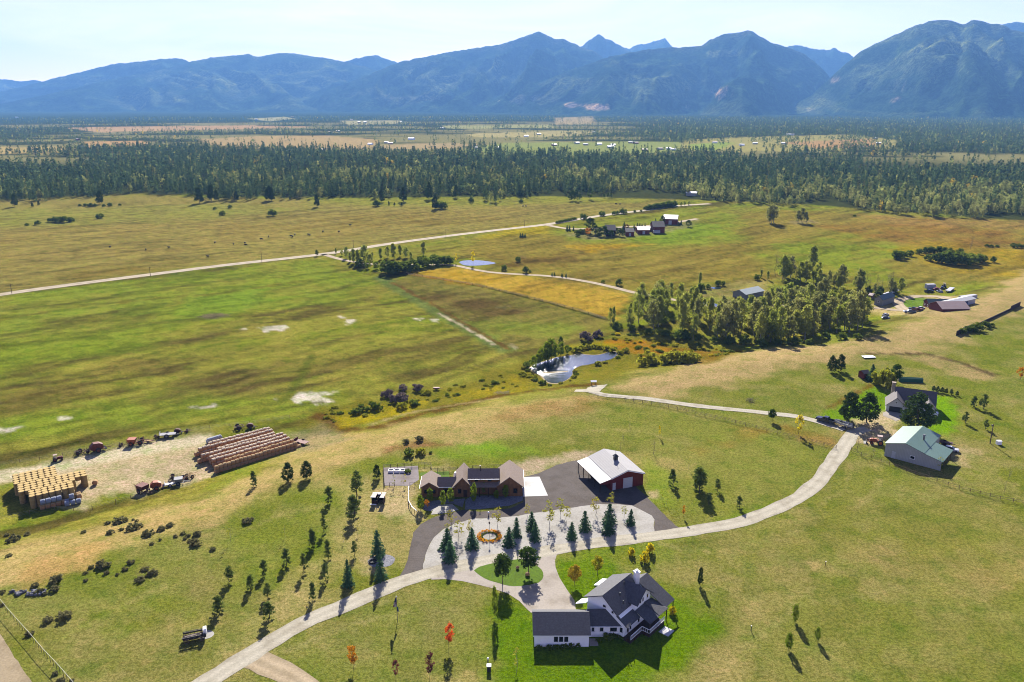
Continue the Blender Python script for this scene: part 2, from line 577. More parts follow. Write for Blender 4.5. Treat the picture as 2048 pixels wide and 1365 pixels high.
# --- bench: mown grass, worn patches
paint([(1080, 850), (1250, 812), (1400, 830), (1560, 862), (1660, 895), (1650, 950), (1500, 1030), (1380, 1055), (1300, 985), (1290, 920), (1180, 890)], (136, 138, 62), .7, 8, 10)
paint([(1210, 905), (1330, 905), (1400, 930), (1330, 945), (1260, 930)], (172, 154, 100), .6, 4, 6, .5)
paint([(1400, 905), (1500, 860), (1530, 862), (1440, 900)], (160, 122, 60), .55, 3, 4, .4)
paint([(1290, 900), (1340, 950), (1330, 1010), (1320, 1000), (1280, 930)], (134, 152, 46), .6, 3, 5, .3)
paint([(640, 970), (760, 950), (835, 1010), (835, 1070), (800, 1130), (740, 1130), (600, 1230), (450, 1330), (380, 1350), (560, 1180), (660, 1060)], (176, 160, 106), .75, 5, 8, .55)
paint([(480, 1040), (620, 1000), (640, 1060), (560, 1100), (300, 1180), (100, 1330), (60, 1240), (300, 1120)], (120, 134, 44), .55, 8, 12, .4)
paint([(560, 1290), (800, 1190), (960, 1180), (1000, 1250), (980, 1365), (640, 1365)], (128, 132, 62), .5, 8, 8, .4)
paint([(740, 1230), (900, 1180), (960, 1250), (860, 1330), (720, 1320)], (150, 138, 90), .5, 5, 8, .65)
paint([(860, 1350), (980, 1345), (1010, 1365), (1000, 1420), (840, 1420)], (186, 164, 112), .6, 2, 3, .4)
paint([(1540, 1260), (1640, 1240), (1700, 1330), (1600, 1390), (1500, 1340)], (146, 136, 84), .6, 5, 8, .5)
paint([(1470, 1230), (1520, 1220), (1480, 1330), (1390, 1390), (1380, 1365)], (166, 150, 98), .6, 3, 5, .6)
paint([(1610, 1128), (1640, 1126), (1642, 1145), (1615, 1147)], (184, 160, 108), .7, 1, 2)
paint([(1930, 1160), (2000, 1130), (2100, 1125), (2100, 1160), (1960, 1175)], (178, 152, 104), .7, 2, 4, .4)
paint([(1720, 1080), (1800, 1085), (1790, 1130), (1720, 1115)], (158, 138, 94), .55, 3, 5, .5)
paint([(1660, 1010), (1900, 980), (2100, 1060), (2100, 1200), (1900, 1200), (1700, 1160), (1600, 1080)], (138, 132, 62), .5, 10, 12, .4)
paint([(1500, 1290), (1700, 1190), (1900, 1230), (2100, 1220), (2100, 1390), (1500, 1390)], (128, 130, 58), .6, 8, 10, .5)
paint([(1540, 1005), (1560, 1010), (1420, 1060), (1320, 1080), (1320, 1072)], (112, 136, 28), .5, 2, 2)
# --- vivid watered lawns
paint([(990, 1178), (1040, 1212), (1062, 1225), (1150, 1217), (1145, 1195), (1122, 1155), (1114, 1120), (1180, 1118), (1250, 1140), (1330, 1170), (1400, 1210), (1440, 1260), (1400, 1310), (1310, 1345), (1200, 1400), (990, 1400), (985, 1290)], (102, 130, 16), .95, 2.5, 3)
paint([(1114, 1112), (1300, 1080), (1380, 1068), (1330, 1130), (1200, 1120)], (116, 138, 34), .6, 4, 4, .3)
paint([(1630, 835), (1690, 805), (1745, 770), (1790, 792), (1800, 820), (1740, 845), (1700, 845)], (112, 146, 20), .95, 2, 2)
paint([(1850, 785), (1895, 795), (1918, 825), (1905, 860), (1870, 876), (1840, 880), (1860, 840)], (120, 160, 16), .95, 2, 2)
paint([(1660, 815), (1745, 770)], (120, 86, 36), .8, .8, 1, closed=False, width=2.2)
paint([(1560, 850), (1600, 862), (1680, 880), (1660, 890), (1590, 880)], (136, 104, 44), .7, 2, 3, .3)
paint([(1680, 850), (1710, 840), (1750, 830), (1800, 812), (1806, 830), (1790, 850), (1800, 870), (1740, 890), (1705, 880)], (206, 184, 150), .9, 2, 2)
paint([(1890, 905), (1930, 890), (1960, 900), (1930, 930), (1900, 925)], (190, 168, 130), .7, 2, 3, .3)
paint([(1820, 715), (1880, 710), (1950, 735), (1990, 755), (1960, 765), (1880, 740)], (178, 152, 112), .75, 3, 4, .2)
paint([(1730, 708), (1850, 708), (1920, 725), (1985, 750)], (92, 76, 52), .85, .9, 1.4, closed=False, width=2.6)
# --- dirt round the ranch house
paint([(1030, 955), (1024, 925), (1099, 915), (1150, 902), (1200, 900), (1160, 925), (1100, 935), (1078, 948)], (196, 174, 150), .85, 2, 2.5)
paint([(770, 972), (830, 972), (822, 1010), (838, 1030), (858, 1040), (830, 1045), (770, 1030), (740, 1010)], (196, 174, 134), .85, 2, 2.5)
paint([(840, 936), (895, 930), (900, 944), (840, 944)], (176, 160, 112), .7, 1, 1)
paint([(720, 1115), (770, 1112), (780, 1145), (730, 1150)], (186, 164, 126), .7, 1, 1.5)
paint([(1290, 985), (1312, 982), (1318, 995), (1300, 1000)], (196, 172, 140), .7, 1, 1.5)
paint([(1570, 875), (1690, 872), (1690, 905), (1660, 900)], (166, 140, 84), .5, 3, 4, .4)
# --- far valley: woodland floor and the open fields between the woods
paint([(-900, 412), (0, 402), (270, 389), (700, 396), (1100, 393), (1390, 400), (1600, 408), (2048, 442), (3200, 500), (5200, 236), (-3000, 236)], (66, 72, 44), .95, 8, 6)
_deep = sm(4700, 5400, RR.ravel())
col = lerpc(col, (.022, .036, .022), _deep)
_rt_ = sm(.13, .2, AZ.ravel()) * sm(2000, 2400, RR.ravel())
_far = (1 - _rt_) * sm(1500, 1900, RR.ravel()) * (RR.ravel() < 4700)
col = lerpc(col, C3((150, 142, 96)), sm(.49, .56, fbm(GXf / 2.5, GYf, 170, 61, 3)) * _far * .9)
for q, c in [([(-300, 296), (120, 294), (170, 300), (100, 308), (-300, 312)], (190, 166, 110)), ([(120, 256), (300, 253), (480, 251), (640, 254), (470, 259), (200, 265)], (196, 160, 122)),
             ([(165, 284), (290, 281), (300, 292), (175, 297)], (196, 158, 112)), ([(400, 279), (520, 273), (660, 272), (760, 280), (740, 300), (560, 296), (430, 298)], (186, 160, 116)),
             ([(680, 242), (800, 241), (812, 247), (700, 252)], (178, 168, 124)), ([(930, 268), (1130, 262), (1240, 265), (1130, 274), (950, 275)], (184, 170, 118)),
             ([(930, 300), (1010, 286), (1200, 284), (1366, 284), (1366, 304), (1180, 312), (960, 312)], (150, 158, 92)), ([(1366, 280), (1480, 275), (1700, 269), (1790, 280), (1800, 300), (1600, 302), (1366, 304)], (170, 160, 98)),
             ([(1380, 288), (1470, 284), (1440, 300), (1380, 300)], (150, 166, 80)), ([(1560, 285), (1740, 278), (1760, 296), (1640, 298)], (188, 150, 104)), ([(1110, 236), (1185, 233), (1190, 247), (1110, 250)], (182, 160, 116)),
             ([(760, 290), (900, 286), (960, 290), (900, 298), (780, 300)], (180, 158, 120)), ([(490, 238), (570, 234), (590, 238), (540, 243)], (180, 172, 130)),
             ([(880, 252), (1100, 250), (1110, 256), (900, 258)], (170, 166, 110))]:
    paint(q, c, .95, 12, 12)

for q, c in [([(1310, 1090), (1500, 1075), (1700, 1030), (1900, 1000), (2080, 985)], (104, 112, 44)), ([(1306, 1100), (1500, 1084), (1700, 1040), (1900, 1010), (2080, 996)], (104, 112, 44)),
             ([(1310, 1085), (1400, 1108), (1440, 1104), (1600, 1060)], (170, 158, 100)), ([(1400, 1190), (1560, 1180), (1700, 1160), (1850, 1165)], (110, 118, 46)),
             ([(560, 1270), (700, 1218), (840, 1186), (960, 1184)], (160, 150, 96)), ([(575, 1300), (700, 1250), (820, 1222)], (166, 154, 104)), ([(600, 1325), (760, 1262), (900, 1230)], (112, 122, 46)),
             ([(490, 1062), (560, 1030), (650, 1010)], (166, 152, 96)), ([(80, 1290), (190, 1225), (250, 1210), (330, 1170)], (176, 160, 104)), ([(120, 1280), (180, 1245), (250, 1215)], (150, 160, 70)),
             ([(1085, 880), (1170, 850), (1260, 846), (1400, 880), (1500, 930)], (116, 126, 50)), ([(1100, 890), (1190, 862), (1270, 860), (1380, 890)], (168, 156, 100)),
             ([(1660, 905), (1640, 960), (1580, 1000), (1500, 1030), (1400, 1052)], (112, 132, 36)), ([(1700, 930), (1690, 980), (1640, 1010), (1580, 1030)], (168, 152, 100)),
             ([(1480, 1300), (1600, 1210), (1800, 1180)], (162, 150, 98)), ([(1760, 960), (1740, 990), (1710, 1020)], (168, 152, 100)), ([(400, 1290), (480, 1260), (640, 1230)], (150, 150, 70))]:
    paint(q, c, .55, .7, 1.2, .5, closed=False, width=1.1)
shade = .86 + .28 * n_sm
col = np.clip(col * shade[:, None], .003, .8)
me = D.meshes.new('ground')
NRR = NR1 + NR2
ii = (np.arange(NRR - 1)[:, None] * NA + np.arange(NA - 1)[None, :]).ravel()
quads = np.stack([ii, ii + 1, ii + NA + 1, ii + NA], 1)[:, ::-1]
quads = np.ascontiguousarray(quads)


def np_mesh(name, verts, faces, colors=None):
    me = D.meshes.new(name)
    k = faces.shape[1]
    me.vertices.add(len(verts))
    me.vertices.foreach_set('co', np.ascontiguousarray(verts, dtype=np.float32).ravel())
    me.loops.add(faces.size)
    me.loops.foreach_set('vertex_index', np.ascontiguousarray(faces, dtype=np.int32).ravel())
    me.polygons.add(len(faces))
    me.polygons.foreach_set('loop_start', np.arange(len(faces), dtype=np.int32) * k)
    me.polygons.foreach_set('loop_total', np.full(len(faces), k, dtype=np.int32))
    if colors is not None:
        at = me.attributes.new('Col', 'FLOAT_COLOR', 'POINT')
        at.data.foreach_set('color', np.concatenate([colors, np.ones((len(colors), 1))], 1).astype(np.float32).ravel())
    me.update(calc_edges=True)
    me.validate()
    return me


me = np_mesh('ground', np.stack([GXf, GYf, GZf], 1), quads, col)
me.polygons.foreach_set('use_smooth', np.ones(len(quads), bool))
m, n, l, out = nodes('pasture')
p = n.new('ShaderNodeBsdfPrincipled')
a = n.new('ShaderNodeAttribute'); a.attribute_name = 'Col'
g = n.new('ShaderNodeNewGeometry')
c = a.outputs['Color']
f0 = noise(n, l, g.outputs['Position'], 3.2, 3, .75)
f1 = noise(n, l, g.outputs['Position'], 1.3, 5, .75)
f2 = noise(n, l, g.outputs['Position'], .16, 4, .65)
f3 = noise(n, l, g.outputs['Position'], .42, 4, .75, .6)
c = mixcol(n, l, c, (.60, .64, .56), ramp(n, l, f1, .52, .36), 'MULTIPLY')
c = mixcol(n, l, c, (1.36, 1.24, 1.16), ramp(n, l, f1, .52, .68), 'MULTIPLY')
c = mixcol(n, l, c, (.72, .75, .68), ramp(n, l, f0, .48, .36), 'MULTIPLY')
c = mixcol(n, l, c, (1.28, 1.14, 1.36), ramp(n, l, f3, .5, .66), 'MULTIPLY')
c = mixcol(n, l, c, (.7, .86, .6), ramp(n, l, f2, .5, .68), 'MULTIPLY')
c = mixcol(n, l, c, (1.38, 1.37, 1.28), 1.0, 'MULTIPLY')
l.new(c, p.inputs['Base Color'])
p.inputs['Roughness'].default_value = 1
p.inputs['Specular IOR Level'].default_value = 0.0
b = n.new('ShaderNodeBump'); b.inputs['Strength'].default_value = .8; b.inputs['Distance'].default_value = .3
l.new(f1, b.inputs['Height']); l.new(b.outputs[0], p.inputs['Normal'])
l.new(p.outputs[0], out.inputs[0])
me.materials.append(m)
ground = D.objects.new('ground', me)
COL.objects.link(ground)
struct(ground)


# ================================================================== roads, drives and paved ground
def gravel(name, c, var=.22, track=.12):
    m, n, l, out = nodes(name)
    p = n.new('ShaderNodeBsdfPrincipled')
    g = n.new('ShaderNodeNewGeometry')
    f = noise(n, l, g.outputs['Position'], 2.2, 5, .7)
    f2 = noise(n, l, g.outputs['Position'], .22, 3, .6)
    cc = mixcol(n, l, tuple(x * (1 - var) for x in c), tuple(min(.9, x * (1 + var)) for x in c), ramp(n, l, f, .3, .7))
    cc = mixcol(n, l, cc, (.76, .74, .70), ramp(n, l, f2, .45, .68), 'MULTIPLY')
    if track:
        a = n.new('ShaderNodeAttribute'); a.attribute_name = 'Across'
        w = n.new('ShaderNodeMath'); w.operation = 'MULTIPLY'; w.inputs[1].default_value = 6.6
        l.new(a.outputs['Fac'], w.inputs[0])
        s = n.new('ShaderNodeMath'); s.operation = 'COSINE'
        l.new(w.outputs[0], s.inputs[0])
        s2 = n.new('ShaderNodeMath'); s2.operation = 'MULTIPLY_ADD'; s2.inputs[1].default_value = .5; s2.inputs[2].default_value = .5
        l.new(s.outputs[0], s2.inputs[0])
        cc = mixcol(n, l, cc, (1 - track * 2, 1 - track * 2, 1 - track * 2.2), s2.outputs[0], 'MULTIPLY')
    l.new(cc, p.inputs['Base Color'])
    p.inputs['Roughness'].default_value = .95
    p.inputs['Specular IOR Level'].default_value = .1
    b = n.new('ShaderNodeBump'); b.inputs['Strength'].default_value = .3; b.inputs['Distance'].default_value = .06
    l.new(f, b.inputs['Height']); l.new(b.outputs[0], p.inputs['Normal'])
    l.new(p.outputs[0], out.inputs[0])
    return m


GR = gravel('pale_gravel', A(210, 202, 180), .2, .07)
GRD = gravel('dirt_track', A(206, 186, 152))
ROADM = gravel('road_gravel', A(210, 194, 164), .2, .1)
ASPH = gravel('dark_asphalt_millings', A(118, 109, 103), .22, .06)
CONC = gravel('concrete_drive', A(194, 184, 170), .13, 0)
PAD = gravel('white_concrete', A(246, 244, 240), .05, 0)
GISL = gravel('grey_gravel', A(196, 192, 182), .2, 0)
PAV = gravel('paver_grey', A(160, 150, 148), .12, 0)
ROCK = gravel('river_rock', A(150, 150, 156), .45, 0)


def smooth(pts, step):
    o = []
    q = [pts[0]] + list(pts) + [pts[-1]]
    for i in range(1, len(q) - 2):
        a, b, c, d = [np.array(k[:2]) for k in q[i - 1:i + 3]]
        k = max(2, int(np.hypot(*(c - b)) / step))
        for j in range(k):
            t = j / k
            o.append(tuple(.5 * (2 * b + (c - a) * t + (2 * a - 5 * b + 4 * c - d) * t * t + (3 * b - a - 3 * c + d) * t ** 3)))
    o.append(tuple(pts[-1][:2]))
    return o


def strip(name, px, w, m, dz=.03, step=2.5, jit=.12, kind='structure', over=2):
    pts = smooth([G(*p) for p in px], step)
    rnd = random.Random(len(px))
    vs, ac = [], []
    K = 9
    jl = jr = 0
    for i, p in enumerate(pts):
        a = np.array(pts[max(0, i - 1)]); b = np.array(pts[min(len(pts) - 1, i + 1)])
        t = (b - a) / (np.hypot(*(b - a)) + 1e-9)
        nn = np.array((-t[1], t[0]))
        jl = .6 * jl + rnd.uniform(-jit, jit) * w * .5; jr = .6 * jr + rnd.uniform(-jit, jit) * w * .5
        for k in range(K):
            s = k / (K - 1) * 2 - 1
            q = np.array(p) + nn * (s * w / 2 + (jl if k == 0 else jr if k == K - 1 else 0))
            vs.append((q[0], q[1])); ac.append(s)
    vs = np.array(vs)
    z = height(vs[:, 0], vs[:, 1]) + dz
    i = (np.arange(len(pts) - 1)[:, None] * K + np.arange(K - 1)[None, :]).ravel()
    fs = np.stack([i, i + K, i + K + 1, i + 1], 1)[:, ::-1]
    me = np_mesh(name, np.column_stack([vs, z]), np.ascontiguousarray(fs))
    at = me.attributes.new('Across', 'FLOAT', 'POINT')
    at.data.foreach_set('value', np.array(ac, dtype=np.float32))
    me.materials.append(m)
    o = D.objects.new(name, me)
    COL.objects.link(o)
    return struct(o, kind)


import bmesh


def sheet(name, px, m, dz=.02, rnd_edge=0.0, holes=(), world=None, z=None):
    pts = [tuple(G(*p))[:2] for p in px] if world is None else world
    r = random.Random(3)
    if rnd_edge:
        q = []
        for i in range(len(pts)):
            a = np.array(pts[i]); b = np.array(pts[(i + 1) % len(pts)])
            k = max(1, int(np.hypot(*(b - a)) / 1.6))
            for j in range(k):
                c = a + (b - a) * j / k
                q.append((c[0] + r.uniform(-1, 1) * rnd_edge, c[1] + r.uniform(-1, 1) * rnd_edge))
        pts = q
    bm = bmesh.new()
    vs = [bm.verts.new((x, y, (float(height(x, y)) if z is None else z) + dz)) for x, y in pts]
    bm.faces.new(vs)
    bm.normal_update()
    if bm.faces[:][0].normal.z < 0:
        bm.faces[:][0].normal_flip()
    bmesh.ops.triangulate(bm, faces=bm.faces[:])
    me = D.meshes.new(name)
    bm.to_mesh(me); bm.free()
    me.materials.append(m)
    o = D.objects.new(name, me)
    COL.objects.link(o)
    return struct(o)


def curve(px, step=1.5):
    """closed smooth outline through photo points, returned in world metres"""
    w = [tuple(G(*p))[:2] for p in px]
    q = smooth(w + [w[0]], step)
    return q[:-1]


strip('driveway', [(330, 1420), (420, 1362), (500, 1310), (600, 1250), (700, 1206), (800, 1164), (900, 1136), (1000, 1119), (1100, 1102), (1200, 1086), (1300, 1073), (1400, 1058), (1480, 1043), (1550, 1018), (1600, 993), (1640, 960), (1668, 922), (1690, 890), (1708, 866), (1735, 858)], 4.4, GR, .045)
strip('side_track', [(490, 1318), (515, 1324), (560, 1343), (610, 1372), (680, 1440)], 5.0, GRD, .03)
sheet('county_lane', [(-60, 1180), (0, 1271), (30, 1315), (63, 1366), (100, 1440), (-60, 1440)], GRD, .03, .15)
sheet('asphalt_drive', None, ASPH, .02, .16, world=[tuple(G(*p))[:2] for p in [
    (785, 1170), (800, 1150), (810, 1138), (820, 1095), (827, 1065), (840, 1050), (857, 1040), (872, 1034), (925, 1020), (960, 1024), (1019, 1018), (1046, 1005), (1046, 994), (1043, 955), (1078, 947), (1114, 930), (1154, 921), (1200, 915), (1290, 990),
    (1314, 1015), (1336, 1037), (1352, 1052), (1372, 1062), (1309, 1073), (1308, 1040), (1303, 1032), (1291, 1025), (1264, 1012), (1236, 1009), (1199, 1009), (1124, 1018), (1024, 1034), (949, 1038), (912, 1047), (887, 1058), (867, 1076), (854, 1101), (847, 1130), (846, 1152)]])
sheet('gravel_circle', None, GISL, .028, .14, world=[tuple(G(*p))[:2] for p in [
    (1309, 1074), (1308, 1040), (1303, 1032), (1291, 1025), (1264, 1012), (1236, 1009), (1199, 1009), (1124, 1018), (1024, 1034), (949, 1038), (912, 1047), (887, 1058), (867, 1076), (854, 1101), (847, 1130), (846, 1152), (950, 1128), (1100, 1102), (1200, 1087)]])
sheet('concrete_driveway', None, CONC, .036, 0, world=[tuple(G(*p))[:2] for p in [
    (868, 1148), (960, 1126), (1050, 1112), (1116, 1100), (1113, 1112), (1110, 1122), (1111, 1135), (1119, 1156), (1134, 1180), (1149, 1202), (1152, 1222), (1062, 1226), (1054, 1219), (1039, 1203), (1016, 1188), (984, 1177), (960, 1171), (925, 1163), (890, 1159), (862, 1160)]])
LAWNM = gravel('watered_grass', A(100, 132, 16, .95), .3, 0)
sheet('lawn_island', None, LAWNM, .06, 0, world=curve([(948, 1142), (960, 1134), (992, 1126), (1016, 1122), (1042, 1119), (1060, 1122), (1073, 1132), (1083, 1140), (1087, 1153), (1077, 1166), (1041, 1173), (1016, 1172), (998, 1167), (977, 1161), (960, 1152)]))
sheet('concrete_pad', [(1043, 955), (1079, 954), (1096, 992), (1046, 994)], PAD, .045)
sheet('garden_paving', [(767, 936), (836, 932), (838, 960), (820, 972), (769, 972)], PAV, .03)
sheet('back_lawn', [(838, 946), (898, 943), (899, 955), (846, 960)], LAWNM, .03)
sheet('front_terrace', [(862, 1030), (867, 1018), (878, 1010), (905, 1009), (917, 1020), (900, 1026)], GISL, .05)
sheet('rock_bed', [(930, 1020), (931, 1000), (945, 992), (1046, 992), (1045, 1002), (1019, 1012), (960, 1019)], ROCK, .052)
sheet('rock_bed', [(868, 1002), (930, 998), (925, 1015), (905, 1008), (880, 1008), (862, 1024), (846, 1020), (850, 1008)], ROCK, .056)
sheet('wagon_pad', None, GISL, .03, 0, world=curve([(398, 1270), (412, 1262), (425, 1263), (428, 1270), (418, 1277), (402, 1279)], .4))
sheet('fire_pit_gravel', None, ROCK, .03, 0, world=curve([(735, 1122), (750, 1112), (775, 1110), (790, 1118), (780, 1132), (752, 1135), (738, 1130)], .6))
sheet('parking_apron', [(1766, 826), (1776, 822), (1803, 828), (1806, 837), (1792, 843), (1766, 832)], CONC, .05)
strip('county_road', [(-120, 612), (0, 590), (150, 569), (300, 550), (450, 531), (630, 511), (700, 501), (780, 488), (900, 472), (1000, 460), (1090, 450), (1150, 440), (1230, 428), (1300, 420), (1345, 413), (1420, 408)], 8.5, ROADM, .12, 12, .03)
strip('farm_lane', [(646, 509), (690, 521), (760, 530), (850, 530), (905, 531), (950, 540), (1000, 547), (1100, 553), (1170, 563), (1230, 576), (1265, 585), (1330, 597), (1370, 604), (1440, 614), (1560, 612), (1700, 613), (1761, 617), (1811, 622), (1835, 615)], 4.5, GRD, .12, 6, .06)
strip('farmyard_lane', [(1811, 622), (1795, 605), (1815, 596), (1848, 593), (1881, 594), (1900, 600)], 5.5, GRD, .14, 5, .06)
strip('homestead_lane', [(1090, 450), (1135, 458), (1180, 458), (1240, 455), (1320, 450), (1395, 438)], 6.0, GRD, .14, 10, .05)
strip('cottage_lane', [(1150, 782), (1185, 783), (1205, 790), (1290, 798), (1400, 813), (1500, 823), (1590, 833), (1640, 845), (1690, 860)], 3.4, GR, .10, 2.5, .12)
sheet('gravel_spot', [(1164, 783), (1185, 772), (1215, 770), (1200, 783), (1190, 790)], GR, .12, .3)

# ================================================================== water
m, n, l, out = nodes('pond_water')
p = n.new('ShaderNodeBsdfPrincipled')
p.inputs['Base Color'].default_value = (.012, .022, .03, 1)
p.inputs['Roughness'].default_value = .10
p.inputs['Specular IOR Level'].default_value = 1.0
p.inputs['IOR'].default_value = 1.33
g = n.new('ShaderNodeNewGeometry')
f = noise(n, l, g.outputs['Position'], 2.6, 3, .6)
b = n.new('ShaderNodeBump'); b.inputs['Strength'].default_value = .39; b.inputs['Distance'].default_value = .12
l.new(f, b.inputs['Height']); l.new(b.outputs[0], p.inputs['Normal'])
l.new(p.outputs[0], out.inputs[0])
WATER = m
BANK = gravel('pond_bank', A(176, 158, 118), .3, 0)
PZ = -DROP
pond = curve([(1060, 737), (1072, 728), (1095, 722), (1112, 716), (1140, 712), (1160, 709), (1180, 711), (1200, 710), (1222, 704), (1234, 708), (1224, 718), (1200, 724), (1182, 729), (1160, 733), (1147, 740), (1143, 752), (1130, 762), (1112, 767), (1095, 764), (1085, 754), (1068, 744)])
cx = sum(p[0] for p in pond) / len(pond); cy = sum(p[1] for p in pond) / len(pond)
sheet('pond_bank', None, BANK, .04, .25, world=[(cx + (x - cx) * 1.035, cy + (y - cy) * 1.05) for x, y in pond])
sheet('pond', None, WATER, .07, 0, world=pond)
sheet('pond', None, WATER, .07, 0, world=curve([(918, 525), (926, 522), (950, 521), (975, 523), (992, 527), (975, 530), (950, 532), (928, 531)], 3))
for q in [[(1386, 607), (1400, 604), (1430, 608), (1440, 614), (1420, 613)], [(1420, 576), (1436, 575), (1442, 578), (1428, 579)]]:
    sheet('pool', None, WATER, .2, 0, world=curve(q, 2))
# ================================================================== MOUNTAINS
m, n, l, out = nodes('mountain_forest')
p = n.new('ShaderNodeBsdfPrincipled')
g = n.new('ShaderNodeNewGeometry')
a = n.new('ShaderNodeAttribute'); a.attribute_name = 'Col'
f1 = noise(n, l, g.outputs['Position'], .030, 4, .75)
f2 = noise(n, l, g.outputs['Position'], .0035, 4, .65, .5)
c = mixcol(n, l, a.outputs['Color'], (2.3, 2.2, 1.7), ramp(n, l, f1, .5, .66), 'MULTIPLY')
c = mixcol(n, l, c, (.25, .28, .28), ramp(n, l, f1, .5, .4), 'MULTIPLY')
c = mixcol(n, l, c, (2.2, 1.9, 1.3), ramp(n, l, f2, .5, .62), 'MULTIPLY')
l.new(c, p.inputs['Base Color'])
p.inputs['Roughness'].default_value = 1
p.inputs['Specular IOR Level'].default_value = 0
b = n.new('ShaderNodeBump'); b.inputs['Strength'].default_value = .9; b.inputs['Distance'].default_value = 16
l.new(f1, b.inputs['Height']); l.new(b.outputs[0], p.inputs['Normal'])
l.new(p.outputs[0], out.inputs[0])
MTN = m


def mountain(skyline, dist, label_seed, lf=2.1, spots=(), amp=.17, rocky=.0, NU=260, NV=56):
    """a ridge: its crest follows the skyline seen from the air, flanks fall to the valley floor on both sides"""
    xs = [q[0] for q in skyline]; ys = [q[1] for q in skyline]
    u = np.linspace(xs[0], xs[-1], NU)
    yy = np.interp(u, xs, ys)
    k = np.array([.25, .5, .25])
    yy = np.convolve(np.pad(yy, 1, 'edge'), k, 'valid')
    jit = (fbm(u * 9.0, u * 0, 100, label_seed, 5, .65) - .5)
    yy = yy + jit * (5 if rocky == 0 else 9)
    rx = (u - 1024) / F; dv = (682.5 - yy) / F
    dirx, diry, dirz = rx, CT + ST * dv, -ST + CT * dv
    nrm = np.hypot(dirx, diry)
    dd = dist * (1 + .05 * np.sin(u / 170.0 + label_seed))
    t = dd / nrm
    cx, cy, cz = dirx * t, diry * t, CH + dirz * t
    hc = np.maximum(cz + DROP, 2.0)
    ux, uy = dirx / nrm, diry / nrm
    L = np.maximum(hc * lf * 1.5, 320)
    V = np.concatenate([np.linspace(0, 1, NV), np.linspace(1, 1.6, 10)[1:]])
    VV, UU = np.meshgrid(V, np.arange(NU), indexing='ij')
    s = np.where(VV <= 1, VV, 2 - VV)
    off = (VV - 1) * L[None, :]
    X = cx[None, :] + ux[None, :] * off
    Y = cy[None, :] + uy[None, :] * off
    hcs = hc[None, :]
    arc = (np.cumsum(np.hypot(np.diff(cx, prepend=cx[0]), np.diff(cy, prepend=cy[0]))))[None, :] + 0 * VV
    w1 = fbm(X, Y, 1500, label_seed + 1, 3) - .5
    q = arc + (1 - s) * L[None, :] * .35 * math.sin(label_seed * 1.7) + w1 * 1400
    r1 = 1 - np.abs(fbm(q, s * 300, 760, label_seed + 2, 2) * 2 - 1)
    r2 = 1 - np.abs(fbm(q + w1 * 500, s * L[None, :] * .5, 340, label_seed + 4, 3) * 2 - 1)
    env = s * (1 - s) * 4
    Z = -DROP - 2 + (hcs + 2) * (.22 * s + .78 * s ** 1.55) + hcs * env * (amp * 3.2 * (r1 - .68) + amp * 1.5 * (r2 - .68))
    Z += (fbm(X, Y, 120, label_seed + 6, 3) - .5) * 34 * np.minimum(1, hcs / 300) * np.where(s > .97, .25, 1)
    Z = np.maximum(Z, -DROP - 2)
    # cover: dark forest, paler open slopes on the spurs
    base = np.array([.022, .044, .024])
    cc = np.tile(base, (X.size, 1))
    op = sm(.54, .72, fbm(q.ravel() * .8, (s * L[None, :]).ravel(), 620, label_seed + 8, 4)) * (env.ravel() ** .5)
    cc = lerpc(cc, np.array([.10, .125, .055]), op * .8)
    cr = sm(.90, 1.0, s.ravel()) * sm(300, 900, np.broadcast_to(hcs, s.shape).ravel())
    cc = lerpc(cc, np.array([.085, .082, .07]), cr * .45)
    px_, py_ = proj(X.ravel(), Y.ravel(), Z.ravel())
    for (sx, sy, rx_, ry_, cs, kk) in spots:      # bare hillsides and scree
        e = np.hypot((px_ - sx) / rx_, (py_ - sy) / ry_) + (fbm(X.ravel(), Y.ravel(), 160, 31, 3) - .5) * 1.5
        cc = lerpc(cc, np.array(cs), (1 - sm(.5, 1.0, e)) * kk * (VV.ravel() <= 1))
    NVV = len(V)
    i = (np.arange(NVV - 1)[:, None] * NU + np.arange(NU - 1)[None, :]).ravel()
    fs = np.ascontiguousarray(np.stack([i, i + 1, i + NU + 1, i + NU], 1))
    me = np_mesh('mountain', np.stack([X.ravel(), Y.ravel(), Z.ravel()], 1), fs, cc)
    me.polygons.foreach_set('use_smooth', np.ones(len(fs), bool))
    me.materials.append(MTN)
    o = D.objects.new('mountain', me)
    COL.objects.link(o)
    struct(o)


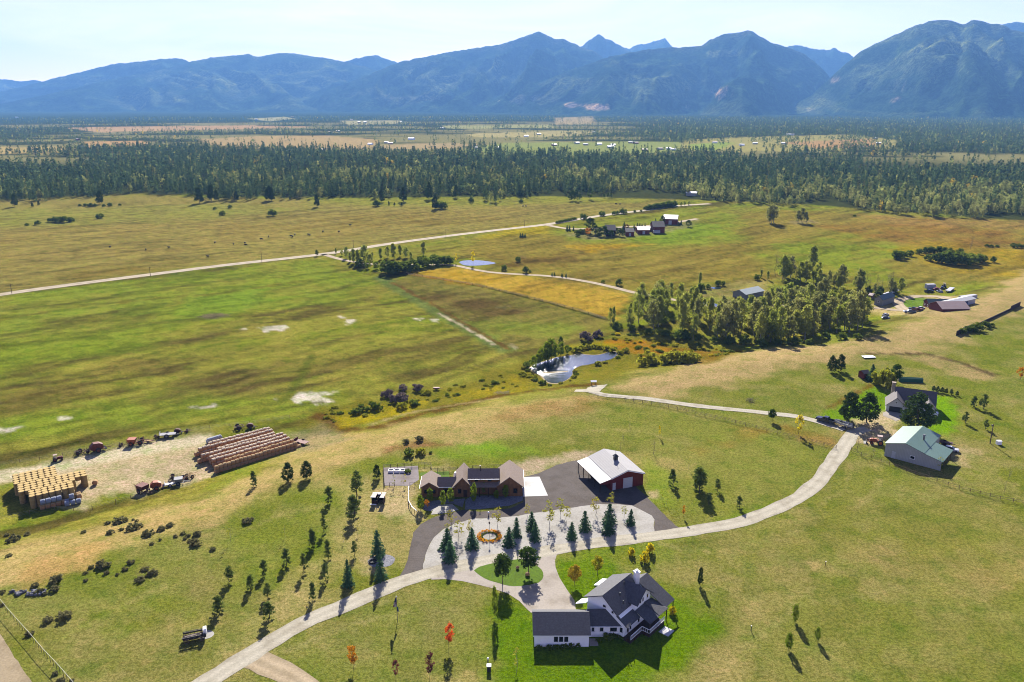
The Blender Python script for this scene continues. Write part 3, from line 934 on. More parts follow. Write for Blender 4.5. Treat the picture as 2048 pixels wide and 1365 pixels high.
PINK, PALE, GRN = (.36, .26, .18), (.22, .21, .15), (.10, .13, .07)
mountain([(1440, 242), (1520, 232), (1580, 214), (1625, 190), (1660, 157), (1692, 126), (1720, 104), (1750, 88), (1790, 70), (1830, 52), (1865, 42), (1890, 40), (1908, 43), (1928, 50), (1945, 40), (1965, 42), (1985, 50), (2002, 49), (2030, 62), (2080, 70), (2200, 64), (2350, 90), (2600, 150), (2900, 240)], 8600, 3, 2.3,
         [(1810, 172, 14, 6, PALE, .7), (1670, 160, 12, 6, PINK, .6), (1790, 200, 10, 4, PINK, .6), (1620, 220, 10, 6, PALE, .5), (1860, 130, 90, 26, GRN, .5), (1740, 150, 70, 30, GRN, .4)], .19)
mountain([(880, 242), (940, 225), (1000, 196), (1080, 165), (1150, 138), (1220, 113), (1300, 98), (1345, 95), (1380, 94), (1405, 92), (1420, 80), (1450, 68), (1480, 64), (1495, 60), (1510, 66), (1525, 76), (1545, 86), (1575, 95), (1610, 108), (1640, 132), (1668, 165), (1695, 205), (1715, 240)], 9600, 5, 2.4,
         [(1438, 184, 22, 8, PINK, .9), (1185, 213, 34, 7, PINK, .9), (1142, 211, 16, 6, PINK, .8), (1450, 105, 60, 9, GRN, .8), (1300, 178, 120, 30, GRN, .55), (1010, 200, 80, 14, PALE, .4), (970, 228, 50, 6, PINK, .5), (1280, 234, 20, 6, PALE, .6), (1375, 215, 9, 4, PALE, .5)], .18)
mountain([(480, 243), (560, 222), (630, 192), (700, 164), (760, 140), (800, 124), (850, 114), (905, 103), (950, 97), (1000, 89), (1030, 80), (1055, 71), (1078, 63), (1095, 72), (1108, 78), (1130, 80), (1150, 88), (1165, 95), (1190, 104), (1230, 130), (1290, 180), (1350, 240)], 11200, 8, 2.5,
         [(860, 160, 80, 24, GRN, .5), (820, 196, 80, 8, PALE, .3), (1000, 150, 60, 20, GRN, .3)], .18)
mountain([(-420, 242), (-150, 236), (0, 208), (100, 188), (200, 164), (300, 145), (380, 124), (430, 114), (475, 111), (495, 108), (512, 114), (535, 111), (560, 106), (600, 109), (640, 115), (690, 124), (740, 136), (790, 160), (850, 205), (900, 240)], 12400, 11, 2.6,
         [(600, 200, 80, 10, GRN, .4), (480, 150, 120, 20, GRN, .25)], .15)
mountain([(-500, 238), (-250, 222), (0, 184), (80, 164), (150, 147), (220, 130), (290, 122), (340, 117), (358, 117), (372, 122), (390, 130), (440, 155), (520, 205), (560, 238)], 13600, 14, 2.6, [], .14)
mountain([(1090, 170), (1150, 104), (1180, 80), (1198, 70), (1214, 80), (1226, 84), (1250, 97), (1300, 130), (1340, 190)], 14600, 17, 1.6, [], .16, 1, 140)
mountain([(1210, 170), (1250, 98), (1290, 88), (1318, 80), (1330, 77), (1342, 90), (1370, 120), (1400, 180)], 15200, 19, 1.6, [], .16, 1, 140)
mountain([(1540, 180), (1575, 94), (1590, 91), (1610, 93), (1625, 98), (1650, 100), (1670, 97), (1685, 103), (1700, 108), (1730, 140), (1760, 190)], 13000, 23, 1.6, [], .16, 1, 140)
mountain([(580, 200), (660, 130), (690, 123), (730, 113), (748, 110), (765, 115), (800, 128), (850, 150), (920, 210)], 14200, 27, 1.8, [], .15, 0, 140)
mountain([(-700, 180), (-400, 150), (-200, 165), (-60, 158), (-10, 159), (12, 159), (34, 163), (75, 161), (110, 175), (250, 215)], 17500, 29, 1.6, [], .14, 0, 160)
mountain([(1960, 120), (1990, 52), (2030, 44), (2100, 52), (2200, 70), (2400, 140)], 12500, 33, 1.6, [], .15, 0, 120)

# ================================================================== SKY, SUN, AIR, CAMERA
w = D.worlds.new('World')
SC.world = w
w.use_nodes = True
n = w.node_tree.nodes; l = w.node_tree.links
n.clear()
out = n.new('ShaderNodeOutputWorld')
bg = n.new('ShaderNodeBackground')
sky = n.new('ShaderNodeTexSky')
sky.sky_type = 'NISHITA'
sky.sun_disc = False
sky.sun_elevation = SUN_EL
sky.sun_rotation = SUN_AZ
sky.altitude = 1100
sky.air_density = 1.0
sky.dust_density = .12
sky.ozone_density = 1.6
tc = n.new('ShaderNodeTexCoord')
mp = n.new('ShaderNodeMapping')
mp.inputs['Scale'].default_value = (2.2, 2.2, 16)
mp.inputs['Rotation'].default_value = (0.06, .05, 0)
l.new(tc.outputs['Generated'], mp.inputs['Vector'])
f = noise(n, l, mp.outputs[0], 1.6, 6, .62, .8)
hs = n.new('ShaderNodeHueSaturation')
hs.inputs['Saturation'].default_value = SKY_SAT if 'SKY_SAT' in globals() else .9
l.new(sky.outputs[0], hs.inputs['Color'])
cl = mixcol(n, l, hs.outputs[0], (1.22, 1.14, 1.08), ramp(n, l, f, .42, .74), 'MULTIPLY')   # thin high cirrus
cl = mixcol(n, l, cl, (.88, .67, .93), 1.0, 'MULTIPLY')
l.new(cl, bg.inputs[0])
bg.inputs[1].default_value = .056
l.new(bg.outputs[0], out.inputs[0])

sd = Vector((math.sin(SUN_AZ) * math.cos(SUN_EL), math.cos(SUN_AZ) * math.cos(SUN_EL), math.sin(SUN_EL)))
su = D.lights.new('sun', 'SUN')
su.energy = 4.6
su.angle = math.radians(.5)
su.color = (1, .94, .84)
so = D.objects.new('sun', su)
so.rotation_euler = (-sd).to_track_quat('-Z', 'Y').to_euler()
so.location = (0, 0, 300)
COL.objects.link(so)

mb = MB().box((0, 8800, 650), (44000, 19000, 1322))
m, n, l, out = nodes('valley_air')
v = n.new('ShaderNodeVolumePrincipled')
v.inputs['Color'].default_value = (.21, .49, 1, 1)
v.inputs['Density'].default_value = 4.9e-5
v.inputs['Anisotropy'].default_value = .0
l.new(v.outputs[0], out.inputs['Volume'])
hz = mb.build('haze', m)
struct(hz, 'stuff')

cam = D.cameras.new('camera')
cam.lens = 28
cam.sensor_width = 36
cam.sensor_fit = 'HORIZONTAL'
cam.clip_start = 1
cam.clip_end = 60000
co = D.objects.new('camera', cam)
co.location = (0, 0, CH)
co.rotation_euler = (math.pi / 2 - TH, 0, 0)
COL.objects.link(co)
SC.camera = co
SC.view_settings.view_transform = 'Standard'
SC.view_settings.look = 'None'
SC.view_settings.exposure = 1.88
SC.view_settings.gamma = 1
SC.cycles.filter_width = 1.0
SC.cycles.max_bounces = 4
SC.cycles.diffuse_bounces = 2
SC.cycles.volume_bounces = 0
# ================================================================== VEGETATION
def leaf(mb, c, nrm, s, rnd, mi=0):
    n = Vector(nrm)
    if n.length < 1e-6:
        n = Vector((0, 0, 1))
    n.normalize()
    n = (n + Vector((rnd.gauss(0, .45), rnd.gauss(0, .45), rnd.gauss(0, .45)))).normalized()
    u = n.orthogonal().normalized()
    w = n.cross(u)
    t = rnd.uniform(0, 6.28)
    a = u * math.cos(t) + w * math.sin(t)
    b = n.cross(a)
    c = Vector(c)
    s *= rnd.uniform(.7, 1.3)
    mb.add([c + a * s * .62, c + b * s * .4, c - a * s * .62, c - b * s * .4], [(0, 1, 2, 3)], mi)


def clump(mb, c, r, k, s, rnd, mi=0):
    for _ in range(k):
        d = Vector((rnd.gauss(0, 1), rnd.gauss(0, 1), rnd.gauss(0, 1)))
        d.normalize()
        q = rnd.random() ** .45
        leaf(mb, (c[0] + d.x * r[0] * q, c[1] + d.y * r[1] * q, c[2] + d.z * r[2] * q), d + Vector((0, 0, .25)), s, rnd, mi)


BARK = mat('bark', (.09, .065, .05), .9, 0, .3, 6)
BARKP = mat('pale_bark', (.22, .20, .17), .9, 0, .3, 6)
LM = dict(
    spruce=leafmat('spruce_needles', A(58, 86, 56), A(82, 112, 76), .2),
    pine=leafmat('pine_needles', A(80, 98, 46), A(108, 122, 58), .3),
    bigpine=leafmat('dark_pine_needles', A(48, 68, 34), A(74, 92, 44), .2),
    aspen=leafmat('aspen_leaves', A(134, 146, 52), A(170, 160, 60), .45),
    green=leafmat('green_leaves', A(104, 128, 34), A(140, 156, 44), .45),
    round=leafmat('dark_green_leaves', A(56, 78, 28), A(82, 104, 36), .3),
    yellow=leafmat('yellow_leaves', A(206, 190, 20), A(226, 204, 40), .5),
    orange=leafmat('orange_leaves', A(196, 150, 24), A(206, 128, 40), .45),
    red=leafmat('red_leaves', A(232, 84, 30), A(240, 110, 50), .4),
    plum=leafmat('plum_leaves', A(96, 54, 58), A(124, 70, 66), .35),
    cotton=leafmat('cottonwood_leaves', A(134, 150, 60), A(176, 178, 80), .45),
    cotton2=leafmat('olive_cottonwood_leaves', A(138, 144, 78), A(166, 164, 92), .45),
    willow=leafmat('willow_leaves', A(140, 146, 40), A(168, 164, 52), .45),
    sage=leafmat('sage_leaves', A(102, 102, 66), A(128, 122, 80), .25),
    greyb=leafmat('grey_twigs', A(112, 98, 90), A(140, 124, 116), .2),
    shrub=leafmat('shrub_leaves', A(84, 104, 40), A(120, 134, 48), .4),
    yround=leafmat('yellow_green_leaves', A(196, 184, 40), A(170, 164, 46), .45),
    oround=leafmat('amber_leaves', A(206, 160, 44), A(176, 150, 48), .45),
    gold=leafmat('gold_flowers', A(252, 200, 24), A(246, 164, 20), .4),
)


def trunkmb(h, r, limbs=0, rnd=None, lean=.0, z0=.35, spread=.25, lr=.35):
    t = MB()
    rnd = rnd or random.Random(1)
    pts = [Vector((0, 0, -.1))]
    for i in range(1, 5):
        pts.append(Vector((rnd.uniform(-lean, lean) * h * .1, rnd.uniform(-lean, lean) * h * .1, h * i / 4)))
    for i in range(4):
        t.cyl(pts[i], pts[i + 1], r * (1 - i * .22), r * (1 - (i + 1) * .22), 6, 0, False)
    for i in range(limbs):
        z = h * rnd.uniform(z0, .92)
        a = rnd.uniform(0, 6.28)
        L = h * spread * rnd.uniform(.6, 1.1) * (1.25 - z / h)
        t.cyl((0, 0, z), (math.cos(a) * L, math.sin(a) * L, z + L * rnd.uniform(.3, .8)), r * lr, r * .1, 4, 0, False)
    return t


PROTO = {}


def proto(kind, v):
    """meshes (trunk, crown) of one tree kind at unit reference height; returns (height, trunk mesh, crown mesh)"""
    key = (kind, v)
    if key in PROTO:
        return PROTO[key]
    rnd = random.Random(sum(map(ord, kind)) + v * 77)
    c = MB()
    bark = BARK
    lm = LM.get(kind)
    if kind == 'spruce':
        h = 5.0
        t = trunkmb(h * .95, .11)
        for i in range(15):
            z = .25 + (h - .35) * i / 15
            R = 1.32 * (1 - z / h) ** .8 + .05
            nb = int(5 + 9 * (1 - z / h))
            for j in range(nb):
                a = 6.283 * j / nb + rnd.uniform(-.3, .3) + i
                rr_ = R * rnd.uniform(.75, 1.12)
                k = max(2, int(rr_ * 5))
                for q in range(k):
                    f = (q + .7) / k
                    leaf(c, (math.cos(a) * rr_ * f, math.sin(a) * rr_ * f, z + .18 - .28 * f * rr_ + rnd.uniform(-.05, .05)), (math.cos(a) * .8, math.sin(a) * .8, .7), .36, rnd)
        leaf(c, (0, 0, h), (1, 0, .2), .25, rnd)
    elif kind == 'pine':
        h = 5.0
        t = trunkmb(h * .95, .09, 8, rnd, .5, .25, .16)
        for i in range(32 + v % 3 * 5):
            z = h * (.1 + .88 * rnd.random() ** .9)
            R = 1.05 * (1.05 - z / h) ** .6 + .1
            a = rnd.uniform(0, 6.28)
            q = R * rnd.uniform(.25, 1)
            clump(c, (math.cos(a) * q, math.sin(a) * q, z), (.42, .42, .30), 20, .28, rnd)
        clump(c, (0, 0, h - .25), (.15, .15, .35), 14, .2, rnd)
    elif kind == 'bigpine':
        h = 10.0
        t = trunkmb(h * .93, .24, 10, rnd, .4, .2, .3)
        for i in range(84):
            z = h * (.14 + .84 * rnd.random())
            R = 3.5 * math.sin(math.pi * min(1, (z / h) ** .62 * .96 + .03)) ** .7
            a = rnd.uniform(0, 6.28)
            q = R * rnd.uniform(.45, 1)
            clump(c, (math.cos(a) * q, math.sin(a) * q, z), (1.1, 1.1, .75), 24, .55, rnd)
    elif kind in ('aspen', 'yellow', 'orange', 'red', 'plum', 'sapling'):
        h = 5.0
        lm = LM['aspen'] if kind == 'sapling' else LM[kind]
        bark = BARKP if kind in ('aspen', 'sapling') else BARK
        t = trunkmb(h * .96, .05, 9, rnd, .6, .3, .2)
        N = {'aspen': 17, 'sapling': 7}.get(kind, 30)
        for i in range(N):
            z = h * (.3 + .67 * rnd.random())
            R = 1.0 * math.sin(math.pi * ((z / h - .25) / .78)) ** .7 + .12
            a = rnd.uniform(0, 6.28)
            q = R * rnd.uniform(.2, 1)
            clump(c, (math.cos(a) * q, math.sin(a) * q, z), (.42, .42, .4), 10 if kind in ('aspen', 'sapling') else 20, .25, rnd)
    elif kind in ('round', 'green', 'yround', 'oround'):
        h = 6.0
        t = trunkmb(h * .9, .09, 10, rnd, .3, .35, .25)
        z0 = .14 if kind == 'green' else .36
        for i in range(70):
            z = h * (z0 + (1 - z0) * .96 * rnd.random())
            s = (z / h - z0) / (1 - z0)
            R = 1.75 * math.sin(math.pi * min(1, .12 + s * .86)) ** .75
            a = rnd.uniform(0, 6.28)
            q = R * rnd.uniform(.4, 1)
            clump(c, (math.cos(a) * q, math.sin(a) * q, z), (.6, .6, .5), 20, .34, rnd)
    elif kind in ('cotton', 'cotton2', 'poplar', 'dark'):
        h = 20.0
        lm = LM['cotton' if kind == 'poplar' else 'round' if kind == 'dark' else kind]
        bark = BARKP
        t = trunkmb(h * .93, .38, 12, rnd, .6, .2, .2, .3)
        W = {'poplar': 2.6, 'dark': 5.2}.get(kind, 4.5)
        for i in range(64):
            z = h * (.18 + .80 * rnd.random() ** .85)
            s = (z / h - .15) / .85
            R = W * math.sin(math.pi * min(1, .14 + s * .83)) ** .7
            a = rnd.uniform(0, 6.28)
            q = R * rnd.uniform(.3, 1.05)
            clump(c, (math.cos(a) * q, math.sin(a) * q, z), (1.5, 1.5, 1.7), 17, 1.05, rnd)
    elif kind in ('sage', 'greyb', 'shrub', 'willow'):
        h = 1.0
        t = trunkmb(.6, .03, 6, rnd, .8, .1, .5)
        for i in range(30):
            a = rnd.uniform(0, 6.28)
            q = .66 * rnd.random() ** .55
            z = .06 + .66 * math.sqrt(max(0, 1 - (q / .78) ** 2)) * rnd.uniform(.1, 1.1)
            clump(c, (math.cos(a) * q, math.sin(a) * q, z), (.2, .2, .16), 14, .2, rnd)
    elif kind in ('tallshrub', 'ybush'):
        h = 1.0
        lm = LM['shrub' if kind == 'tallshrub' else 'yellow']
        t = trunkmb(.7, .02, 6, rnd, .8, .1, .3)
        for i in range(52):
            a = rnd.uniform(0, 6.28)
            q = .5 * rnd.random() ** .6
            z = .08 + .80 * math.sqrt(max(0, 1 - (q / .6) ** 2)) * rnd.uniform(.1, 1.08)
            clump(c, (math.cos(a) * q, math.sin(a) * q, z), (.15, .15, .14), 14, .13, rnd)
    elif kind == 'bare':
        h = 5.0
        lm = LM['greyb']
        t = trunkmb(h * .98, .06, 26, rnd, .8, .2, .22, .3)
        for i in range(7):
            z = h * rnd.uniform(.45, .95)
            a = rnd.uniform(0, 6.28)
            clump(c, (math.cos(a) * .5, math.sin(a) * .5, z), (.4, .4, .5), 5, .16, rnd)
    PROTO[key] = (h, t.mesh('trunk', bark), c.mesh('crown', lm))
    return PROTO[key]


KIND = dict(spruce='spruce_tree', pine='pine_tree', bigpine='pine_tree', aspen='aspen_tree', sapling='aspen_tree', yellow='yellow_tree', orange='orange_tree', red='red_tree',
            plum='plum_tree', round='shade_tree', yround='yellow_tree', oround='orange_tree', ybush='yellow_shrub', green='leafy_tree', cotton='cottonwood_tree', cotton2='cottonwood_tree', poplar='poplar_tree', dark='shade_tree',
            sage='sagebrush', greyb='grey_shrub', shrub='green_shrub', willow='willow_shrub', tallshrub='green_shrub', bare='bare_tree')
CAT = dict(sage='sagebrush', greyb='shrub', shrub='shrub', willow='shrub', tallshrub='shrub', ybush='shrub')
_rt = random.Random(5)


def tree(kind, px, py, top=None, label=None, group=None, h=None, wide=1.0, v=None, loc=None):
    v = _rt.randrange(4) if v is None else v
    H0, tm, cm = proto(kind, v)
    g = G(px, py) if loc is None else Vector(loc)
    if h is None:
        h = tall(px, py, top)
    s = h / H0
    o = thing(KIND[kind], label, CAT.get(kind, 'tree'), g, _rt.uniform(0, 6.28), group)
    wide *= _rt.uniform(.88, 1.14)
    o.scale = (s * wide, s * wide * _rt.uniform(.9, 1.1), s)
    o.rotation_euler = (_rt.uniform(-.03, .03), _rt.uniform(-.03, .03), o.rotation_euler[2])
    shrub = kind in CAT
    for nm, me in (('stem' if shrub else 'trunk', tm), ('foliage' if shrub else 'crown', cm)):
        c = D.objects.new(nm, me)
        COL.objects.link(c)
        c.parent = o
    return o


def trees(kind, pts, fmt, group, wide=1.0, kinds=None):
    """individual plants from (x, y foot, y top) photo marks; fmt gets an ordinal from the left"""
    pts = sorted(pts)
    for i, q in enumerate(pts):
        k = q[3] if len(q) > 3 else kind
        tree(k, q[0], q[1], q[2], fmt.format(ordw(i, len(pts))), group, wide=wide)


# --- plantation of young pines on the mown slope left of the gravel circle
trees('pine', [(459, 1164, 1134), (501, 1179, 1151), (439, 1224, 1193), (536, 1197, 1169), (538, 1238, 1204), (528, 1149, 1121), (573, 1130, 1098)],
      '{} of the thin young pines in the open grass near the log wagon', 'young pines near the log wagon', 1.4)
trees('pine', [(608, 1143, 1106), (625, 1092, 1059), (648, 1063, 1031), (657, 1117, 1080), (651, 1159, 1126), (626, 1199, 1165), (709, 1110, 1083), (628, 1092, 1064)],
      '{} of the dark young pines planted mid slope below the sheds track', 'young pines on the middle slope', .95)
trees('pine', [(714, 992, 945), (708, 1034, 990), (658, 1003, 973)], '{} of the three tall thin pines beside the little hut', 'thin pines beside the hut', 1.25)
trees('sapling', [(461, 1084, 1051), (571, 1075, 1050), (687, 1085, 1062), (715, 1070, 1043)], '{} of the nearly bare saplings scattered among the planted pines', 'sparse saplings among the pines', .8)
trees('bigpine', [(577, 964, 927), (614, 957, 923)], '{} of the two dense green pines below the long hay stack', 'dense pines below the long hay stack', .8)
tree('pine', 508, 974, 943, 'open dark pine alone below the middle of the long hay stack', 'lone pines')
tree('bigpine', 754, 956, 930, 'small dark pine just outside the corner of the paved garden', 'lone pines', wide=.7)
tree('spruce', 757, 1112, 1060, 'tall dark spruce standing behind the round stone fire pit', 'spruces around the fire pit')
tree('spruce', 762, 1160, 1108, 'tall dark spruce standing in front of the round stone fire pit', 'spruces around the fire pit')
tree('spruce', 697, 1172, 1120, 'broad dark spruce downhill and left of the round stone fire pit', 'spruces around the fire pit')
# --- spruces and thin aspens in the grey gravel
trees('spruce', [(894, 1099, 1057), (901, 1122, 1080), (945, 1097, 1056), (1018, 1092, 1054), (1033, 1073, 1035), (1064, 1062, 1023), (1071, 1082, 1044), (1143, 1078, 1044), (1170, 1061, 1022), (1218, 1046, 1007), (1216, 1067, 1027), (1261, 1050, 1019)],
      '{} of the dark conical spruces in the grey gravel', 'spruces in the grey gravel', 1.3)
trees('aspen', [(895, 1068, 1046), (903, 1050, 1022), (918, 1076, 1042), (938, 1070, 1040), (995, 1053, 1014), (1055, 1034, 1008), (1100, 1051, 1003), (1122, 1031, 997), (1133, 1045, 1012), (1191, 1031, 994), (1221, 1012, 985), (1248, 1034, 1012)],
      '{} of the thin yellowing aspens along the grey gravel edge', 'thin aspens along the gravel', 1.35)
# --- in front of the timber ranch house
trees('green', [(841, 1020, 990), (861, 1004, 977), (886, 1012, 982), (902, 1006, 976), (947, 1004, 967), (968, 987, 958), (1012, 996, 970)],
      '{} of the yellow green trees against the timber house front', 'trees against the timber house', .72)
tree('green', 993, 998, 981, 'low pale green bush before the right gable of the timber house', 'bushes at the timber house')
tree('orange', 854, 1019, 1000, 'small orange bush at the left front corner of the timber house', 'bushes at the timber house')
trees('sapling', [(789, 974, 949), (809, 974, 946)], '{} of the two slender trees on the paved garden edge', 'trees on the paved garden')
# --- right of the red barn
trees('pine', [(1345, 970, 939), (1398, 985, 935), (1404, 979, 945), (1435, 983, 959), (1418, 1010, 986), (1478, 1015, 992), (1392, 975, 943)],
      '{} of the dark young pines on the grass right of the red barn', 'young pines right of the red barn', 1.25)
trees('sapling', [(1377, 940, 918), (1449, 960, 942), (1323, 1000, 976), (1480, 993, 980), (1333, 1010, 992)], '{} of the faint saplings around the pines right of the barn', 'faint saplings right of the barn', .7)
tree('orange', 1367, 1035, 1010, 'orange sapling above the gravel driveway right of the barn', 'orange saplings', wide=.6)
trees('bare', [(1241, 904, 884), (1246, 883, 866), (1259, 861, 843), (1307, 909, 878)], '{} of the bare saplings on the grass behind the red barn', 'bare saplings behind the barn')
tree('yellow', 1319, 874, 852, 'thin yellow sapling on the grass behind the red barn', 'yellow saplings', wide=.5)
tree('sapling', 1291, 925, 910, 'thin sapling just behind the right corner of the red barn', wide=.6)
# --- around the white house
tree('round', 1005, 1168, 1111, 'smaller round shade tree on the left of the lawn island', 'shade trees on the lawn island', wide=1.1)
tree('round', 1057, 1148, 1098, 'bigger round shade tree on the right of the lawn island', 'shade trees on the lawn island', wide=1.4)
tree('oround', 1150, 1171, 1133, 'orange tinged round tree beside the concrete drive', 'autumn trees by the white house', wide=1.0)
tree('yround', 1195, 1150, 1113, 'yellow green round tree behind the white house', 'autumn trees by the white house', wide=1.0)
trees('ybush', [(1263, 1111, 1095), (1289, 1124, 1103), (1300, 1106, 1086)], '{} of the three small bright yellow bushes beyond the white house', 'yellow bushes beyond the white house', .75)
tree('sapling', 1268, 1146, 1114, 'thin sapling just behind the chimney of the white house', wide=.5)
tree('bigpine', 1400, 1172, 1135, 'dark narrow columnar tree alone on the grass right of the white house', wide=.38)
tree('red', 898, 1297, 1244, 'fiery orange red sapling on the front grass', 'autumn saplings on the front grass', wide=.85)
tree('plum', 792, 1358, 1319, 'dark plum red sapling beneath the flagpole', 'autumn saplings on the front grass', wide=.8)
tree('orange', 707, 1338, 1291, 'olive orange sapling left of the flagpole foot', 'autumn saplings on the front grass', wide=.9)
tree('plum', 859, 1359, 1306, 'thin rusty brown sapling between flagpole and red sapling', 'autumn saplings on the front grass', wide=.55)
tree('green', 990, 1236, 1172, 'tall slim green aspen at the edge of the watered lawn', wide=.28)
tree('sapling', 1033, 1347, 1296, 'yellow sapling on the lawn left of the white house garage', wide=.8)
trees('green', [(1590, 1245, 1209), (1577, 1300, 1266), (1634, 1283, 1254)], '{} of the three leafy saplings on the big right lawn', 'leafy saplings on the right grass', .62)
tree('ybush', 1345, 1228, 1213, 'little golden bush at the porch end of the white house', wide=.8)
# --- grey roofed cottage on the right
tree('bigpine', 1697, 842, 786, 'big dark pine left of the grey roofed cottage drive', 'big pines at the grey cottage', wide=1.1)
tree('bigpine', 1733, 845, 788, 'big dark pine nearest left of the grey roofed cottage', 'big pines at the grey cottage', wide=1.05)
tree('bigpine', 1832, 862, 789, 'big dark pine hiding the front of the grey roofed cottage', 'big pines at the grey cottage', wide=1.15)
tree('willow', 1766, 772, 727, 'broad yellow green tree behind the grey roofed cottage', wide=.62)
tree('round', 1791, 768, 731, 'dark leafy tree just behind the grey roofed cottage roof', wide=1.1)
tree('spruce', 1743, 762, 729, 'spire shaped spruce behind the grey roofed cottage', wide=1.4)
trees('bigpine', [(1664, 744, 712), (1681, 742, 710)], '{} of the two dark pines on the dry grass above the cottage', 'pines above the cottage', .85)
trees('pine', [(1947, 814, 793), (1966, 819, 790), (1930, 847, 825), (1971, 859, 840)], '{} of the four small pines right of the cottage lawn', 'small pines right of the cottage', 1.35)
tree('round', 1544, 843, 819, 'small dark lollipop tree beside the cottage lane', wide=1.0)
tree('yellow', 1597, 869, 830, 'bright yellow tree beside the cottage lane fence', wide=.9)
tree('bare', 1714, 903, 868, 'pale bare tree at the fence before the green roofed shop')
tree('aspen', 1878, 940, 914, 'pale green thin tree against the long wall of the shop', wide=1.1)
tree('bare', 1746, 914, 893, 'small bare tree close to the left corner of the shop')
trees('bigpine', [(1867, 783, 772), (1875, 785, 773), (1884, 786, 775), (1892, 788, 777), (1902, 790, 779), (1914, 792, 783)], '{} of the row of dark conifers right of the cottage', 'dark conifers right of the cottage')
tree('orange', 2040, 760, 735, 'reddish bush on the dry grass at the far right edge', wide=1.3)
trees('bare', [(2018, 960, 935), (2008, 985, 960)], '{} of the two bare trees by the right edge fence', 'bare trees by the right edge')

# --- sagebrush on the slope at the left
SG = [(55, 190, 50), (105, 190, 40), (220, 185, 60), (110, 230, 110), (70, 358, 60), (670, 168, 50), (860, 98, 60), (960, 85, 120), (1010, 78, 50), (1065, 68, 30), (1095, 78, 40), (970, 148, 50), (885, 175, 75), (1075, 135, 130),
      (1185, 185, 110), (1290, 145, 80), (1360, 115, 70), (1215, 258, 45), (1280, 228, 30), (1405, 200, 45), (1465, 178, 50), (1505, 195, 50), (1580, 185, 80), (1565, 262, 110), (1480, 218, 40), (1520, 238, 50), (1985, 82, 100), (1700, 305, 60),
      (825, 438, 130), (730, 448, 55), (850, 494, 60), (685, 494, 45), (685, 554, 45), (1000, 465, 60), (1045, 410, 70), (940, 504, 35), (1160, 465, 70), (1225, 496, 90), (1120, 550, 90), (1185, 515, 50), (280, 595, 70), (455, 556, 130),
      (320, 648, 90), (435, 628, 90), (360, 660, 50), (380, 876, 100), (515, 848, 140), (235, 985, 80), (440, 1300, 60), (490, 1360, 80), (575, 1355, 40), (15, 650, 60), (20, 750, 50)]
for i, (x, y, wd) in enumerate(SG):
    px, py = x / 4, 1024 + y / 4
    r = wd / 4 * mpp(px, py)
    where = ('along the dirt track above the slope' if y < 300 and x > 600 else 'by the pipe fence at the left edge' if (x < 620 and y > 580) and not (250 < x < 460 and y < 700) else 'on the open grass slope' if x > 600 else 'on the far left of the slope')
    o = tree('sage', px, py, None, 'grey green sagebrush clump ' + where, 'sagebrush clumps ' + where, h=max(.7, r * .62))
    o.scale = (r * .66, r * .6, max(.6, r * .46))

# --- pond, wet ground and slope shrubs
for x, y, wd, k, lab in [(500, 440, 70, 'greyb', 'grey leafless shrub at the left of the thicket below the pond'), (545, 470, 75, 'greyb', 'grey leafless shrub low in the thicket below the pond'), (592, 405, 60, 'greyb', 'grey leafless shrub at the back of the thicket below the pond'),
                         (590, 465, 80, 'greyb', 'broad grey shrub in the middle of the thicket below the pond'), (676, 405, 66, 'greyb', 'grey domed shrub apart on the right of the thicket'), (325, 538, 60, 'shrub', 'dark green shrub at the far left of the thicket'),
                         (380, 528, 50, 'shrub', 'low green shrub second from the left of the thicket'), (440, 512, 70, 'shrub', 'green shrub at the left foot of the grey thicket'), (585, 512, 70, 'willow', 'bright yellow green shrub in front of the grey thicket'),
                         (655, 492, 60, 'shrub', 'dark green shrub at the right foot of the grey thicket'), (738, 425, 44, 'willow', 'slim yellow green willow right of the grey thicket'), (1112, 366, 34, 'shrub', 'small dark shrub alone on the wet yellow ground'),
                         (1640, 118, 84, 'greyb', 'grey leafless bush behind the pond'), (1715, 98, 66, 'greyb', 'smaller grey bush to the right behind the pond'), (1305, 272, 56, 'shrub', 'green shrub at the left tip of the pond'),
                         (1575, 335, 32, 'willow', 'small reedy bush on the front bank of the pond'), (1395, 372, 50, 'shrub', 'shrub at the near corner of the pond'), (1715, 262, 40, 'willow', 'reedy bush on the right front bank of the pond'),
                         (1350, 342, 46, 'willow', 'yellow reeds on the left front bank of the pond'), (1875, 185, 44, 'willow', 'bushy reeds at the right tip of the pond'),
                         (1650, 694, 44, 'sage', 'left grey shrub on the brown patch above the timber house'), (1690, 692, 52, 'sage', 'right grey shrub on the brown patch above the timber house'), (1700, 776, 60, 'willow', 'yellow green bush below the brown patch above the timber house'),
                         (1640, 782, 70, 'shrub', 'low green hedge below the brown patch above the timber house'), (1752, 772, 22, 'shrub', 'small dark bush at the right of the hedge above the timber house')]:
    X0 = 600 if x < 1600 or y < 600 else 600
    px, py = 600 + x / 2.876, 640 + y / 2.876
    if y > 680:
        px = {1650: 812, 1690: 838, 1700: 842, 1640: 818, 1752: 861}[x]; py = {694: 886, 692: 882, 776: 909, 782: 911, 772: 907}[y]
    r = wd / 2.876 * mpp(px, py)
    o = tree(k, px, py, None, lab, 'shrubs of the wet ground', h=r * .62)
    o.scale = (r * .75, r * .62, r * .72)
POND_T = [(1068, 738, 712), (1082, 726, 696), (1095, 722, 684), (1103, 719, 676), (1112, 716, 690), (1122, 712, 684), (1076, 730, 708), (1092, 724, 700), (1134, 708, 690)]
trees('green', POND_T, '{} of the green willows behind the left of the pond', 'willows behind the pond', .9)
tree('dark', 1121, 696, 674, 'dark leafy tree behind the pond willows', wide=.9)
